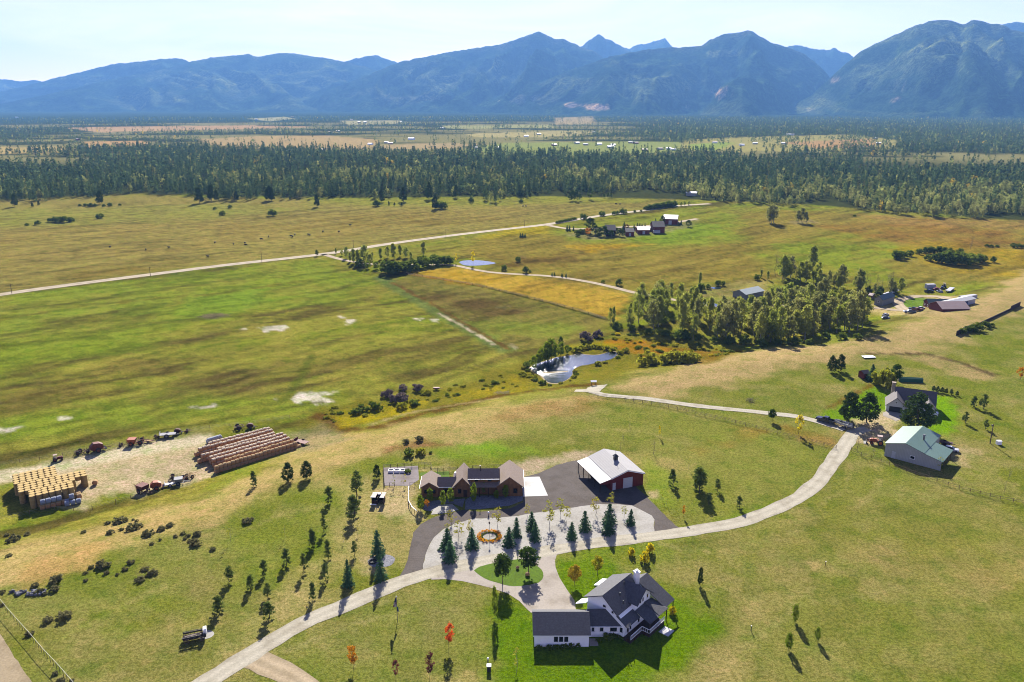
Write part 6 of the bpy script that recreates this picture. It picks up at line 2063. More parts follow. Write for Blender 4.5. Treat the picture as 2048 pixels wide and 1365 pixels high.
def lying_bale(top, wrap=None):
    """round bale on its side, axis along local x"""
    m = MB()
    n = 14
    R = .74
    rnd_ = random.Random(5)
    xs = [(-.60, R * .82), (-.48, R * .99), (.48, R * .99), (.60, R * .82)]
    for x, r in xs:
        for i in range(n):
            q = r * (1 + rnd_.uniform(-.03, .03))
            a = 6.2832 * (i + .5) / n
            m.v.append((x, q * math.cos(a), R + q * math.sin(a)))
    for k in range(3):
        for i in range(n):
            a = 6.2832 * (i + 1) / n
            m.f.append((k * n + i, (k + 1) * n + i, (k + 1) * n + (i + 1) % n, k * n + (i + 1) % n)); m.m.append(1 if math.sin(a) > .45 else 0)
    m.f.append(tuple(range(n))); m.m.append(0)
    m.f.append(tuple(range(4 * n - 1, 3 * n - 1, -1))); m.m.append(0)
    return m.mesh('round_bale', [wrap or OLDHAY, wrap or top])


SB = standing_bale()
rb_ = random.Random(8)


def put(name, me, loc, rz, label, cat, group):
    o = D.objects.new(name, me)
    COL.objects.link(o)
    o.location = loc
    o.rotation_euler = (0, 0, rz)
    return tag(o, label, cat, group)


ZB = -DROP
TOPZ = ZB + 3.66
# golden stack at the left: three blocks of columns, three bales high
o0 = Vector((*P(30, 950, TOPZ), 0))
ru = (Vector((*P(84, 938.5, TOPZ), 0)) - o0); nlen = ru.length; ru.normalize()
cv = Vector((*P(88, 992, TOPZ), 0)) - o0
rv = Vector((ru.y, -ru.x, 0))
blocks = [('back', 0, 0, 7, 5), ('middle', .5, 5, 11, 4), ('front', 2.0, 9, 7, 3)]
SP = 1.56
cols_ = {}
for nm, off, r0_, nc, nr in blocks:
    for j in range(nr):
        for i in range(nc):
            if nm == 'middle' and j == 3 and i > 8:
                continue
            p = o0 + ru * (off + i) * SP + rv * (r0_ + j) * SP
            cols_[(nm, i, j)] = p
n_ind = 0
for (nm, i, j), p in cols_.items():
    nc, nr = [(b[3], b[4]) for b in blocks if b[0] == nm][0]
    jx, jy = rb_.uniform(-.06, .06), rb_.uniform(-.06, .06)
    edge = (i == 0 or j == nr - 1 or i == nc - 1 or j == 0)
    for lv in (2, 1, 0):
        if lv < 2 and not (i == 0 or (j == nr - 1 and nm == 'front') or i == nc - 1 or (nm == 'middle' and j == nr - 1 and i > 7)):
            continue
        put('round_bale', SB, (p.x + jx + rb_.uniform(-.03, .03), p.y + jy, ZB + lv * 1.22), rb_.uniform(0, 6.28),
            'golden round bale %s the %s block of the left straw stack' % ('on top of' if lv == 2 else 'in the side wall of', nm), 'hay bale',
            'bales %s the %s block of the left stack' % ('on top of' if lv == 2 else 'in the wall of', nm))
        n_ind += 1
LB = lying_bale(OLDTOP2)
pe = o0 + ru * 12.1 * SP + rv * 7.2 * SP
put('round_bale', LB, (pe.x, pe.y, ZB), math.atan2(ru.y, ru.x) + 1.3, 'single round bale lying on its side at the right end of the left stack', 'hay bale', None)
WB = lying_bale(OLDTOP, NET)
pf = o0 + ru * 3.2 * SP + rv * 12.6 * SP
ang = math.atan2(ru.y, ru.x)
for i in range(5):
    q = pf + ru * (i * 1.3)
    put('round_bale', LB, (q.x, q.y, ZB), ang, 'tan round bale under the silver wrapped bales at the left stack', 'hay bale', 'tan bales under the silver wrapped row')
    if i < 4:
        put('round_bale', WB, (q.x + ru.x * .3, q.y + ru.y * .3, ZB + 1.45), ang, 'silver wrapped bale on the tan bales before the left stack', 'hay bale', 'silver wrapped bales before the left stack')
for k, (i, j, lv) in enumerate([(6.9, 13.6, 0), (7.8, 13.6, 0), (8.7, 13.6, 0), (7.0, 12.7, 0), (7.8, 12.7, 1), (9.0, 11.6, 0), (9.0, 10.9, 0)]):
    q = o0 + ru * i * SP + rv * j * SP
    put('round_bale', WB if k < 5 else LB, (q.x, q.y, ZB + lv * 1.2), ang if k < 5 else ang + .1,
        'silver wrapped bale at the right foot of the left stack' if k < 5 else 'tan round bale lying right of the left stack front block', 'hay bale', 'silver bales at the right foot of the stack' if k < 5 else 'tan bales right of the front block')
# long weathered stack: eight rows, two bales high
TZ = ZB + 2.75
rows = [((420, 884), (534, 855)), ((400, 895), (541, 859)), ((438, 895), (545, 865)), ((406, 908), (561, 866)), ((422, 912), (568, 870)), ((427, 917), (574, 875)), ((452, 918), (583, 879)), ((432, 931), (591, 884))]
LT, LT2 = lying_bale(OLDTOP), lying_bale(OLDTOP2)
names = ['first', 'second', 'third', 'fourth', 'fifth', 'sixth', 'seventh', 'nearest']
under = MB()
for k, (a, b) in enumerate(rows):
    A_, B_ = Vector((*P(*a, TZ), 0)), Vector((*P(*b, TZ), 0))
    d = (B_ - A_); n_ = max(2, round(d.length / 1.27)); d.normalize()
    an = math.atan2(d.y, d.x)
    me = LT2 if k >= 6 else LT
    lab = 'bleached' if k < 6 else 'tan'
    for i in range(n_ + 1):
        q = A_ + d * (i * 1.27)
        off = rb_.uniform(-.06, .06)
        ob = put('round_bale', me, (q.x - d.y * off, q.y + d.x * off, ZB + 1.34 + rb_.uniform(-.07, .05)), an + rb_.uniform(-.06, .06), '%s round bale on the %s row from the back of the long stack' % (lab, names[k]) if k < 7 else 'tan round bale on top of the nearest row of the long stack',
            'hay bale', 'bales on the %s row of the long stack' % names[k])
        ob.scale = (rb_.uniform(.92, 1.0), rb_.uniform(.93, 1.05), rb_.uniform(.93, 1.05))
    for i in range(-1 if k in (1, 3) else 0, n_ + 1 + (k == 7)):
        q = A_ + d * (i * 1.27)
        if k == 7 or i <= 0:
            put('round_bale', LT2, (q.x, q.y, ZB), an, 'tan round bale in the bottom layer of the long stack', 'hay bale', 'bottom layer of the long stack')
        else:
            o_ = len(under.v)
            me2 = LT
            for v_ in me2.vertices:
                c_, s_ = math.cos(an), math.sin(an)
                under.v.append((v_.co.x * c_ - v_.co.y * s_ + q.x, v_.co.x * s_ + v_.co.y * c_ + q.y, v_.co.z + ZB))
            for p_ in me2.polygons:
                under.f.append(tuple(o_ + x for x in p_.vertices)); under.m.append(p_.material_index)
o = under.build('hay_bales', [OLDHAY, OLDTOP])
struct(o, 'stuff')
o['label'] = 'hidden lower layer of the long weathered hay stack'
for i, (x, y, z) in enumerate([(418, 877, 1), (423, 875.5, 1), (428, 874, 1), (433, 872.5, 1), (438, 871, 1), (416, 880, 0), (424, 877, 0), (432, 875, 0), (440, 873, 0), (436, 878, 0)]):
    p = P(x, y, ZB + (2.7 if z else 1.3))
    put('round_bale', WB, (p[0], p[1], ZB + (1.35 if z else 0)), .6, 'silver grey bale in the little pile behind the long stack', 'hay bale', 'little silver pile behind the long stack')


# ---- machines
def wheel(parent, c, r, w, ang=0, m=TYRE, rim=STEEL):
    """wheel with its axle along local y"""
    o = MB().cyl((c[0], c[1] - w / 2, c[2]), (c[0], c[1] + w / 2, c[2]), r, None, 14).build('wheel', m, parent)
    MB().cyl((c[0], c[1] - w / 2 - .02, c[2]), (c[0], c[1] + w / 2 + .02, c[2]), r * .55, None, 10).build('rim', rim, o)
    return o


def loft(mb, secs, mi=0):
    """body through cross sections (x, half width, z low, z high, top half width)"""
    o = len(mb.v)
    for x, w, z0, z1, wt in secs:
        mb.v += [(x, -w, z0), (x, w, z0), (x, w * 1.0, z0 + (z1 - z0) * .6), (x, wt, z1), (x, -wt, z1), (x, -w * 1.0, z0 + (z1 - z0) * .6)]
    for k in range(len(secs) - 1):
        for i in range(6):
            a = o + k * 6 + i; b = o + k * 6 + (i + 1) % 6
            mb.f.append((a, b, b + 6, a + 6)); mb.m.append(mi)
    mb.f.append(tuple(range(o + 5, o - 1, -1))); mb.m.append(mi)
    e = o + (len(secs) - 1) * 6
    mb.f.append(tuple(range(e, e + 6))); mb.m.append(mi)
    return mb


def pickup(label, loc, rz, body, group=None, sc=1.0):
    o = thing('pickup_truck', label, 'pickup truck', loc, rz, group)
    o.scale = (sc, sc, sc)
    b = MB()
    loft(b, [(2.95, .86, .5, 1.02, .78), (2.8, .95, .42, 1.12, .86), (1.3, .97, .42, 1.2, .9), (1.2, .97, .42, 1.2, .9), (-1.0, .97, .42, 1.2, .92), (-1.02, .97, .42, .78, .95), (-2.9, .95, .46, .78, .93)])
    b.box((-1.95, .93, .98), (1.9, .08, .44)).box((-1.95, -.93, .98), (1.9, .08, .44)).box((-2.88, 0, .98), (.08, 1.8, .44)).box((2.98, 0, .55), (.16, 1.8, .25))
    b.build('body', body, o)
    c = MB()
    loft(c, [(1.25, .88, 1.15, 1.2, .8), (.55, .86, 1.15, 1.82, .68), (-.75, .86, 1.15, 1.84, .68), (-1.0, .88, 1.15, 1.25, .8)])
    cb_ = c.build('cab', body, o)
    MB().add([(1.12, -.70, 1.24), (1.12, .70, 1.24), (.6, .62, 1.76), (.6, -.62, 1.76)], [(0, 1, 2, 3)]).build('windscreen', GLASS, cb_)
    for s in (-1, 1):
        MB().box((-.1, s * .80, 1.5), (1.3, .06, .38)).build('side_window', GLASS, cb_)
        MB().box((2.93, s * .68, .85), (.1, .34, .2)).build('headlight', TRIM, o)
        MB().box((-2.96, s * .82, .8), (.06, .16, .3)).build('tail_light', RUSTM, o)
    for x in (1.95, -1.75):
        for s in (-.86, .86):
            wheel(o, (x, s, .4), .4, .28)
    return o


def car(label, loc, rz, body, group=None):
    o = thing('parked_car', label, 'car', loc, rz, group)
    b = MB()
    loft(b, [(2.2, .7, .35, .75, .66), (2.0, .86, .3, .85, .8), (-2.1, .86, .32, .92, .8), (-2.25, .74, .4, .85, .7)])
    b.build('body', body, o)
    c = MB()
    loft(c, [(1.0, .78, .84, .88, .74), (.35, .76, .84, 1.42, .6), (-1.3, .76, .84, 1.42, .6), (-2.0, .78, .84, .92, .72)])
    cb_ = c.build('cabin', GLASS, o)
    MB().box((-.5, 0, 1.42), (1.5, 1.15, .06)).build('roof', body, cb_)
    for x in (1.4, -1.35):
        for s in (-.76, .76):
            wheel(o, (x, s, .33), .33, .22)
    return o


CARB = mat('black_car_paint', (.015, .016, .02), .2, 0, .1, spec=.6)
CARW = mat('white_car_paint', A(230, 230, 235), .3, 0, .04)
CARR = mat('red_car_paint', A(180, 36, 40), .3, 0, .06)
CARG = mat('grey_car_paint', A(120, 126, 134), .3, .2, .06)
ta, tb = G(1637, 841), G(1666, 849)
rz = math.atan2(ta.y - tb.y, ta.x - tb.x)
pickup('black crew cab pickup towing the boat on the cottage drive', (ta + tb) / 2 + Vector((0, 0, .1)), rz, CARB, None, 1.05)
ba, bb_ = G(1673, 851), G(1701, 859)
bo_ = thing('boat_trailer', 'boat trailer carrying the white boat behind the black pickup', 'trailer', (ba + bb_) / 2, math.atan2(ba.y - bb_.y, ba.x - bb_.x))
f = MB().box((.0, .55, .6), (5.6, .1, .14)).box((0, -.55, .6), (5.6, .1, .14)).cyl((2.8, .55, .6), (4.0, 0, .55), .06, None, 5).cyl((2.8, -.55, .6), (4.0, 0, .55), .06, None, 5)
for x in (-2, -.5, 1, 2.4):
    f.box((x, 0, .6), (.1, 1.9, .12))
f.build('frame', STEEL, bo_)
for x in (-.9, -.1):
    for s in (-1.0, 1.0):
        wheel(bo_, (x, s, .35), .35, .2)
bt = thing('fishing_boat', 'white open fishing boat with seats on the trailer by the pickup', 'boat', (ba + bb_) / 2 + Vector((0, 0, .72)), math.atan2(ba.y - bb_.y, ba.x - bb_.x))
h = MB()
secs = [(-2.9, .95, .1, .95), (-1.5, 1.08, .02, .95), (.8, 1.08, .0, 1.0), (2.1, .8, .12, 1.12), (3.0, .2, .5, 1.25)]
for x, w, z0, z1 in secs:
    h.v += [(x, -w, z1), (x, -w * .75, z0 + .2), (x, 0, z0), (x, w * .75, z0 + .2), (x, w, z1), (x, w * .88, z1), (x, w * .7, .42), (x, -w * .7, .42), (x, -w * .88, z1)]
for k in range(4):
    for i in range(9):
        a = k * 9 + i; b = k * 9 + (i + 1) % 9
        h.f.append((a, b, b + 9, a + 9)); h.m.append(0)
h.f.append(tuple(range(8, -1, -1))); h.m.append(0)
h.f.append(tuple(range(36, 45))); h.m.append(0)
h.build('hull', mat('boat_white', A(226, 226, 216), .4, 0, .08), bt)
for x, y in ((.3, .4), (.3, -.4), (-1.3, .4), (-1.3, -.4)):
    s_ = MB().box((x, y, .62), (.55, .5, .35)).box((x - .25, y, .95), (.1, .5, .5)).build('seat', STEEL, bt)
MB().box((.95, 0, .95), (.3, 1.3, .6)).build('console', GLASS, bt)
MB().box((-3.1, 0, .9), (.5, .4, .9)).box((-3.2, 0, .3), (.2, .2, .8)).build('motor', BLACK, bt)


def tractor(label, loc, rz, paint, s=1.0, loader=True, cat='tractor'):
    o = thing('tractor', label, cat, loc, rz)
    o.scale = (s, s, s)
    b = MB()
    loft(b, [(1.9, .34, .75, 1.35, .28), (1.7, .4, .7, 1.5, .34), (.3, .42, .7, 1.6, .36), (.25, .5, .6, 1.3, .45), (-1.1, .5, .6, 1.2, .45)])
    b.build('body', paint, o)
    MB().cyl((1.1, .2, 1.5), (1.1, .2, 2.2), .05, None, 6).build('exhaust', BLACK, o)
    MB().box((-.65, 0, 1.35), (.5, .5, .15)).box((-.9, 0, 1.65), (.1, .5, .5)).build('seat', BLACK, o)
    MB().box((-.5, 0, 2.45), (1.3, 1.2, .08)).box((-1.05, .5, 1.8), (.06, .06, 1.3)).box((-1.05, -.5, 1.8), (.06, .06, 1.3)).box((.05, .5, 1.9), (.06, .06, 1.1)).box((.05, -.5, 1.9), (.06, .06, 1.1)).build('canopy', PINKR, o)
    for s_ in (-.75, .75):
        wheel(o, (-.7, s_, .75), .75, .42, 0, TYRE, paint)
        wheel(o, (1.4, s_ * .85, .42), .42, .26, 0, TYRE, paint)
    if loader:
        a = MB()
        for s_ in (-.5, .5):
            a.cyl((.3, s_, 1.4), (2.2, s_, 1.0), .07, None, 5).cyl((2.2, s_, 1.0), (2.7, s_, .35), .07, None, 5)
        ao = a.build('loader_arm', paint, o)
        q = MB()
        q.extr([(2.6, .1), (3.3, .05), (3.3, .1), (2.75, .2), (2.72, .75), (2.62, .75)], -.95, .95)
        q.build('bucket', BLACK, ao)
    return o


tractor('orange tractor with loader parked at the left corner of the green roofed shop', G(1754, 889), math.radians(160), ORANGE, 1.15)
tractor('small red and black tractor behind the straw stack yard', G(115, 922), math.radians(30), RUSTM, .85, False)


def implement(kind, label, px, py, rz, m, s=1.0):
    """old farm machine: frame, tongue, iron wheels and its working part"""
    o = thing({'hopper': 'seed_drill', 'rake': 'hay_rake', 'baler': 'hay_baler', 'flat': 'flat_trailer', 'plow': 'field_plow'}[kind], label, 'farm machine', G(px, py), rz)
    o.scale = (s, s, s)
    f = MB()
    f.box((0, .8, .7), (2.6, .12, .14)).box((0, -.8, .7), (2.6, .12, .14)).box((-1.2, 0, .7), (.12, 1.7, .14)).box((1.2, 0, .7), (.12, 1.7, .14)).cyl((1.2, .6, .7), (3.0, 0, .5), .06, None, 5).cyl((1.2, -.6, .7), (3.0, 0, .5), .06, None, 5)
    f.build('frame', m, o)
    for s_ in (-1.1, 1.1):
        wheel(o, (-.2, s_, .6), .6, .16, 0, TYRE, m)
    w = MB()
    if kind == 'hopper':
        w.extr([(-.9, .9), (.7, .9), (1.0, 1.9), (-1.2, 1.9)], -1.0, 1.0)
        for i in range(6):
            w.box((-1.3, -1.0 + i * .4, 1.5), (.06, .06, 1.2))
        w.build('hopper', m, o)
    elif kind == 'rake':
        for i in range(12):
            a = 6.283 * i / 12
            w.cyl((-.8, 0, 1.0), (-.8 + .1 * math.sin(a), .95 * math.cos(a), 1.0 + .95 * math.sin(a)), .03, None, 4)
            w.cyl((.4, .3, 1.0), (.4, .3 + .95 * math.cos(a), 1.0 + .95 * math.sin(a)), .03, None, 4)
        w.box((-.2, 0, 1.0), (1.6, .1, .1))
        w.build('tines', m, o)
    elif kind == 'baler':
        loft(w, [(1.1, .6, .8, 1.7, .5), (.3, .8, .7, 2.2, .7), (-.9, .8, .7, 2.3, .7), (-1.7, .7, .9, 1.6, .5)])
        w.build('chamber', m, o)
        q = MB()
        for i in range(9):
            q.box((1.5, -.8 + i * .2, .55), (.5, .05, .3), 0, 0, .4)
        q.build('pickup_teeth', STEEL, o)
    elif kind == 'flat':
        w.box((0, 0, .86), (4.2, 1.9, .12)).box((-2.0, 0, 1.2), (.1, 1.9, .7))
        w.build('bed', m, o)
    else:
        for i in range(6):
            w.cyl((-1.2 + i * .45, -.7 + i * .25, .7), (-1.4 + i * .45, -.7 + i * .25, .05), .07, .12, 5)
        w.box((0, 0, .95), (2.6, .14, .14), .45)
        w.build('shares', m, o)
    return o


DKRUST = mat('dark_rusty_iron', A(98, 62, 48), .8, .1, .35, 2)
for a in [('baler', 'tall bright red baler standing near the far yard fence', 197, 903, .7, RUSTM, 1.35), ('plow', 'brown iron plow left of the tall red baler', 160, 908, .2, DKRUST, 1.1), ('rake', 'rusty harrow lying between the plow and the tall baler', 178, 905, .3, DKRUST, .8),
          ('hopper', 'orange rusty seed drill at the back of the hay yard', 266, 890, .1, ORANGE, 1.15), ('rake', 'red spiky hay rake beside the orange seed drill', 284, 887, .2, RUSTM, 1.25), ('flat', 'small yellow flat cart right of the red hay rake', 298, 885, .2, OLDTOP2, .6),
          ('plow', 'dark plow between the red rake and the grey flat wagon', 315, 876, .9, DKRUST, .8), ('flat', 'dark grey flat wagon behind the hay yard', 336, 874, .25, STEEL, 1.2), ('baler', 'low dark red machine right of the grey flat wagon', 357, 867, .2, DKRUST, .75),
          ('plow', 'faded red plow furthest right along the yard fence', 375, 864, .3, RUSTM, .7), ('rake', 'small dark rake left of the orange seed drill', 243, 893, .1, DKRUST, .7),
          ('hopper', 'bright red seed drill at the front of the hay yard', 287, 985, -.5, RUSTM, 1.25), ('baler', 'orange baler beside the bright red seed drill', 315, 978, .4, ORANGE, 1.05), ('flat', 'low white flat trailer at the front of the hay yard', 342, 972, .35, WCONT, .8),
          ('hopper', 'grey rusted hopper right of the white flat trailer', 359, 969, .3, STEEL, 1.05), ('rake', 'round dark rake beyond the grey hopper', 347, 957, .4, DKRUST, .9), ('plow', 'brown plow right of the grey hopper', 371, 959, .8, RUSTM, .9),
          ('rake', 'yellow upright rake at the right end of the yard machines', 380, 956, 1.2, OLDTOP2, 1.0), ('flat', 'rusty red flat trailer at the right end of the long stack', 603, 889, -.45, RUSTM, 1.15), ('plow', 'dark iron harrow behind the long hay stack', 478, 858, .5, DKRUST, 1.2),
          ('baler', 'dark machine beside the harrow behind the long stack', 502, 857, .3, DKRUST, .8)]:
    implement(*a)
# vehicles and clutter of the far right farmyard
pickup('dark pickup nearest the camera in the far right farmyard', G(1819, 627) + Vector((0, 0, .1)), math.radians(170), CARG)
car('dark car left in the row before the red farmhouse', G(1826, 620) + Vector((0, 0, .1)), math.radians(150), CARB)
car('white car in the row before the red farmhouse', G(1842, 619) + Vector((0, 0, .1)), math.radians(20), CARW)
pickup('rusty red pickup in the row before the red farmhouse', G(1834, 623) + Vector((0, 0, .1)), math.radians(10), RUSTM)
car('red car in the junk yard above the farm lane', G(1873, 580), math.radians(15), CARR)
car('black car in the junk yard above the farm lane', G(1884, 578), math.radians(60), CARB)
car('white car in the junk yard above the farm lane', G(1879, 585), math.radians(100), CARW)
pickup('dark pickup at the left of the junk yard', G(1858, 585), math.radians(20), CARB)
tractor('black tractor standing in the junk yard', G(1888, 576), 1.0, CARB, 1.2, False)
car('white car alone on the slope below the farm drive', G(1771, 632), math.radians(40), CARW)
car('pale car on the slope just above the lone white car', G(1771, 638), math.radians(10), CARG)
o = thing('cargo_box', 'white cargo box at the back of the junk yard', 'container', G(1860, 577), .1)
MB().box((0, 0, 1.3), (5.5, 2.4, 2.6)).build('body', WCONT, o)
MB().box((2.78, 0, 1.3), (.06, 2.1, 2.3)).build('door', STEEL, o)
car('white vehicle beside the open bay of the green roofed shop', G(1901, 902), math.radians(-30), CARW)
implement('flat', 'dark flat trailer behind the green roofed shop', 1890, 890, -.5, DKRUST, 1.0)
# log wagon on the slope at the lower left
lg = G(390, 1279)
lw = thing('log_wagon', 'old dark wagon with railed bed and white fronted seat beside the round pad', 'wagon', lg, math.radians(20))
lw.scale = (.92, .92, .92)
b = MB()
b.box((0, 0, .75), (4.6, 1.9, .16))
for i in range(7):
    for s in (-1, 1):
        b.box((-2.2 + i * .72, s * .95, 1.2), (.07, .07, .9), 0, 0)
b.build('bed', DKTIM, lw)
b = MB()
for s in (-1, 1):
    b.box((0, s * .97, 1.25), (4.6, .08, .35)).box((0, s * .97, 1.6), (4.6, .07, .1))
b.build('side_rail', BLACK, lw)
MB().box((2.1, .1, 1.6), (.7, 1.4, 1.1)).box((2.2, .1, 2.2), (.5, 1.1, .2)).build('seat_box', TRIM, lw)
for x in (-1.5, 1.5):
    for s in (-1.05, 1.05):
        wo = MB()
        for i in range(8):
            a = 6.283 * i / 8
            wo.cyl((x, s, .55), (x + .5 * math.cos(a), s, .55 + .5 * math.sin(a)), .03, None, 4)
            wo.cyl((x + .52 * math.cos(a), s, .55 + .52 * math.sin(a)), (x + .52 * math.cos(a + .785), s, .55 + .52 * math.sin(a + .785)), .05, None, 4)
        wo.build('wheel', WOOD, lw)
ca_, sa_ = math.cos(math.radians(20)), math.sin(math.radians(20))
for k in range(5):
    x0, y0 = -1.6 + k * .55, -.45 + (k % 2) * .5
    o = MB().cyl((-.8, 0, .17), (.8, 0, .17), .17, .15, 8).build('log', GREYST)
    o.location = (lg.x + (x0 * ca_ - y0 * sa_) * .92, lg.y + (x0 * sa_ + y0 * ca_) * .92, .77)
    o.rotation_euler = (0, 0, math.radians(20 + k * 7))
    tag(o, 'pale cut log lying on the bed of the old dark wagon', 'log', 'logs on the old wagon')

# ---- flagpole, posts, boulders, flower ring
g = G(795, 1243)
fp = thing('flagpole', 'tall thin flagpole with drooping flag on the front grass', 'flagpole', g)
H_ = tall(795, 1243, 1195)
p_ = MB().cyl((0, 0, 0), (0, 0, H_), .06, .04, 8)
p_.build('pole', STEEL, fp)
MB().blob((0, 0, H_ + .12), (.16, .16, .16), 1, 8, 6, 0).build('finial', mat('bright_ball', A(250, 250, 250), .3), fp)
fl = thing('flag', 'limp navy, white and red flag hanging from the front flagpole', 'flag', g + Vector((0, 0, H_ - .1)))
cl = {'navy': mat('navy_cloth', A(40, 50, 110), .9), 'red': mat('red_cloth', A(150, 60, 80), .9), 'blue': mat('blue_cloth', A(70, 110, 170), .9), 'white': mat('white_cloth', A(220, 215, 215), .9)}


def drape(z0, z1, w0, w1, ms, off):
    m_ = MB()
    n = 8
    for i in range(n + 1):
        t = i / n
        z = z0 + (z1 - z0) * t
        w = w0 + (w1 - w0) * t
        for k in range(4):
            u = k / 3
            m_.v.append((-.05 - w * u, off + .10 * math.sin(u * 9 + t * 3), z - .2 * u))
    for i in range(n):
        for k in range(3):
            m_.f.append((i * 4 + k, i * 4 + k + 1, i * 4 + k + 5, i * 4 + k + 4)); m_.m.append((k + (1 if i > 3 else 0)) % len(ms))
    return m_


drape(0, -1.6, .25, .62, 2 * [0], 0).build('canton', [cl['navy']], fl)
drape(-.9, -2.0, .5, .7, [0, 1, 0], -.05).build('stripes', [cl['red'], cl['white']], fl)
f2 = thing('flag', 'small blue flag hanging lower on the front flagpole', 'flag', g + Vector((0, 0, H_ - 2.1)))
q = drape(0, -1.1, -.25, -.5, [0], .03)
q.build('cloth', cl['blue'], f2)
g = G(978, 1342)
o = thing('utility_box', 'white topped dark utility box on the front grass', 'utility box', g)
MB().box((0, 0, .55), (.7, .6, 1.1)).build('cabinet', BLACK, o)
MB().slab([(-.42, -.38, 1.2), (.42, -.38, 1.2), (.42, .38, 1.28), (-.42, .38, 1.28)], .12).build('lid', TRIM, o)
g = G(976, 1332)
o = thing('marker_post', 'grey post with white cap behind the utility box', 'post', g)
MB().cyl((0, 0, 0), (0, 0, 1.5), .12, None, 8).build('post', STEEL, o)
MB().blob((0, 0, 1.6), (.22, .22, .2), 2, 8, 5, .0).build('cap', TRIM, o)
for x, y, s, lab in [(995, 1148, .75, 'upright brown boulder under the left tree of the lawn island'), (1035, 1138.5, .6, 'round tan boulder in the middle of the lawn island'), (1055, 1152, .8, 'tan boulder under the right tree of the lawn island')]:
    o = MB().blob((0, 0, .35), (.55 * s * 1.2, .45 * s * 1.2, .5 * s * 1.2), int(x), 9, 6, .14).build('boulder', mat('tan_boulder', A(196, 160, 116), .9, 0, .2, 3, .4))
    o.location = G(x, y) + Vector((0, 0, .05))
    tag(o, lab, 'boulder')
g = G(979, 1074)
fr = MB()
rnd = random.Random(6)
for i in range(150):
    a = rnd.uniform(0, 6.283)
    R = rnd.uniform(2.15, 2.95)
    clump(fr, (math.cos(a) * R, math.sin(a) * R, rnd.uniform(.1, .42)), (.28, .28, .22), 12, .18, rnd)
o = thing('flower_ring', 'ring of gold and orange flowers in the grey gravel', 'flower bed', g)
fr.build('flowers', LM['gold'], o)
fg = MB()
for i in range(150):
    a = 6.283 * i / 150
    clump(fg, (math.cos(a) * 1.85, math.sin(a) * 1.85, .15), (.3, .3, .15), 8, .16, rnd)
fg.build('greenery', LM['shrub'], o)
bp = thing('birdhouse_pole', 'thin pole with little birdhouse inside the flower ring', 'birdhouse', g)
MB().cyl((0, 0, 0), (0, 0, 3.6), .035, None, 6).build('pole', BLACK, bp)
MB().box((0, 0, 3.7), (.32, .32, .36)).add([(-.22, -.22, 3.88), (.22, -.22, 3.88), (.22, .22, 3.88), (-.22, .22, 3.88), (0, 0, 4.1)], [(0, 1, 4), (1, 2, 4), (2, 3, 4), (3, 0, 4), (3, 2, 1, 0)]).build('box', WOOD, bp)
o = thing('fire_pit', 'round dark stone fire pit on pale rocks between spruces', 'fire pit', G(746, 1125))
fr = MB()
for i in range(12):
    a = 6.283 * i / 12
    fr.blob((math.cos(a) * .8, math.sin(a) * .8, .2), (.26, .22, .22), i, 6, 4, .15)
fr.build('stone_ring', mat('dark_stone', A(70, 66, 64), .9, 0, .2, 3), o)
MB().cyl((0, 0, .05), (0, 0, .1), .7, None, 12).build('ash', BLACK, o)
o = thing('lawn_ornament', 'small white and pink garden ornament at the edge of the drive before the house', 'ornament', G(977, 1032))
MB().cyl((0, 0, 0), (0, 0, .7), .16, .1, 8).build('base', PINKR, o)
MB().blob((0, 0, .9), (.28, .28, .26), 3, 8, 6, .05).build('globe', TRIM, o)
o = thing('yard_stake', 'dark stake with pale top on the right lawn near the white house', 'stake', G(1502, 1262))
MB().cyl((0, 0, 0), (0, 0, 1.1), .09, None, 6).build('shaft', BLACK, o)
MB().box((0, 0, 1.15), (.2, .2, .14)).build('cap', TRIM, o)
o = thing('yard_stake', 'pale little stake near the straw patch on the right lawn', 'stake', G(1651, 1131))
MB().cyl((0, 0, 0), (0, 0, .9), .08, None, 6).build('shaft', WOOD, o)
MB().box((0, 0, .95), (.18, .18, .12)).build('cap', TRIM, o)
o = thing('rock_pile', 'low heap of grey rocks at the left among the sagebrush', 'rock pile', G(56, 1187))
fr = MB(); rnd = random.Random(3)
for i in range(40):
    fr.blob((rnd.uniform(-4, 4), rnd.uniform(-.9, .9) + 0, .2), (rnd.uniform(.2, .5), rnd.uniform(.2, .4), .3), i, 6, 4, .2)
fr.build('rocks', ROCK, o)
o = thing('brush_pile', 'dark heap of brush on the bench beyond the cottage lane', 'brush pile', G(1500, 803))
fr = MB()
for i in range(60):
    a = rnd.uniform(0, 6.28); q = rnd.uniform(0, 1.8)
    c = Vector((math.cos(a) * q, math.sin(a) * q, rnd.uniform(.1, .8)))
    fr.cyl(c, c + Vector((rnd.uniform(-1.2, 1.2), rnd.uniform(-1.2, 1.2), rnd.uniform(-.1, .5))), .05, .02, 4, 0, False)
fr.build('branches', DKTIM, o)
o = thing('drift_pile', 'pale heap of dead branches on the wet ground below the pond', 'brush pile', G(1006, 788))
fr = MB()
for i in range(60):
    c = Vector((rnd.uniform(-2.4, 2.4), rnd.uniform(-1.2, 1.2), rnd.uniform(.1, .8)))
    fr.cyl(c, c + Vector((rnd.uniform(-1.5, 1.5), rnd.uniform(-1, 1), rnd.uniform(-.1, .9))), .05, .02, 4, 0, False)
fr.build('branches', GREYST, o)
o = thing('picnic_shelter', 'tiny white roofed shelter on the gravel spot near the pond', 'shelter', G(1187, 771))
for x in (-.8, .8):
    for y in (-.6, .6):
        MB().box((x, y, .8), (.1, .1, 1.6)).build('post', WOOD, o)
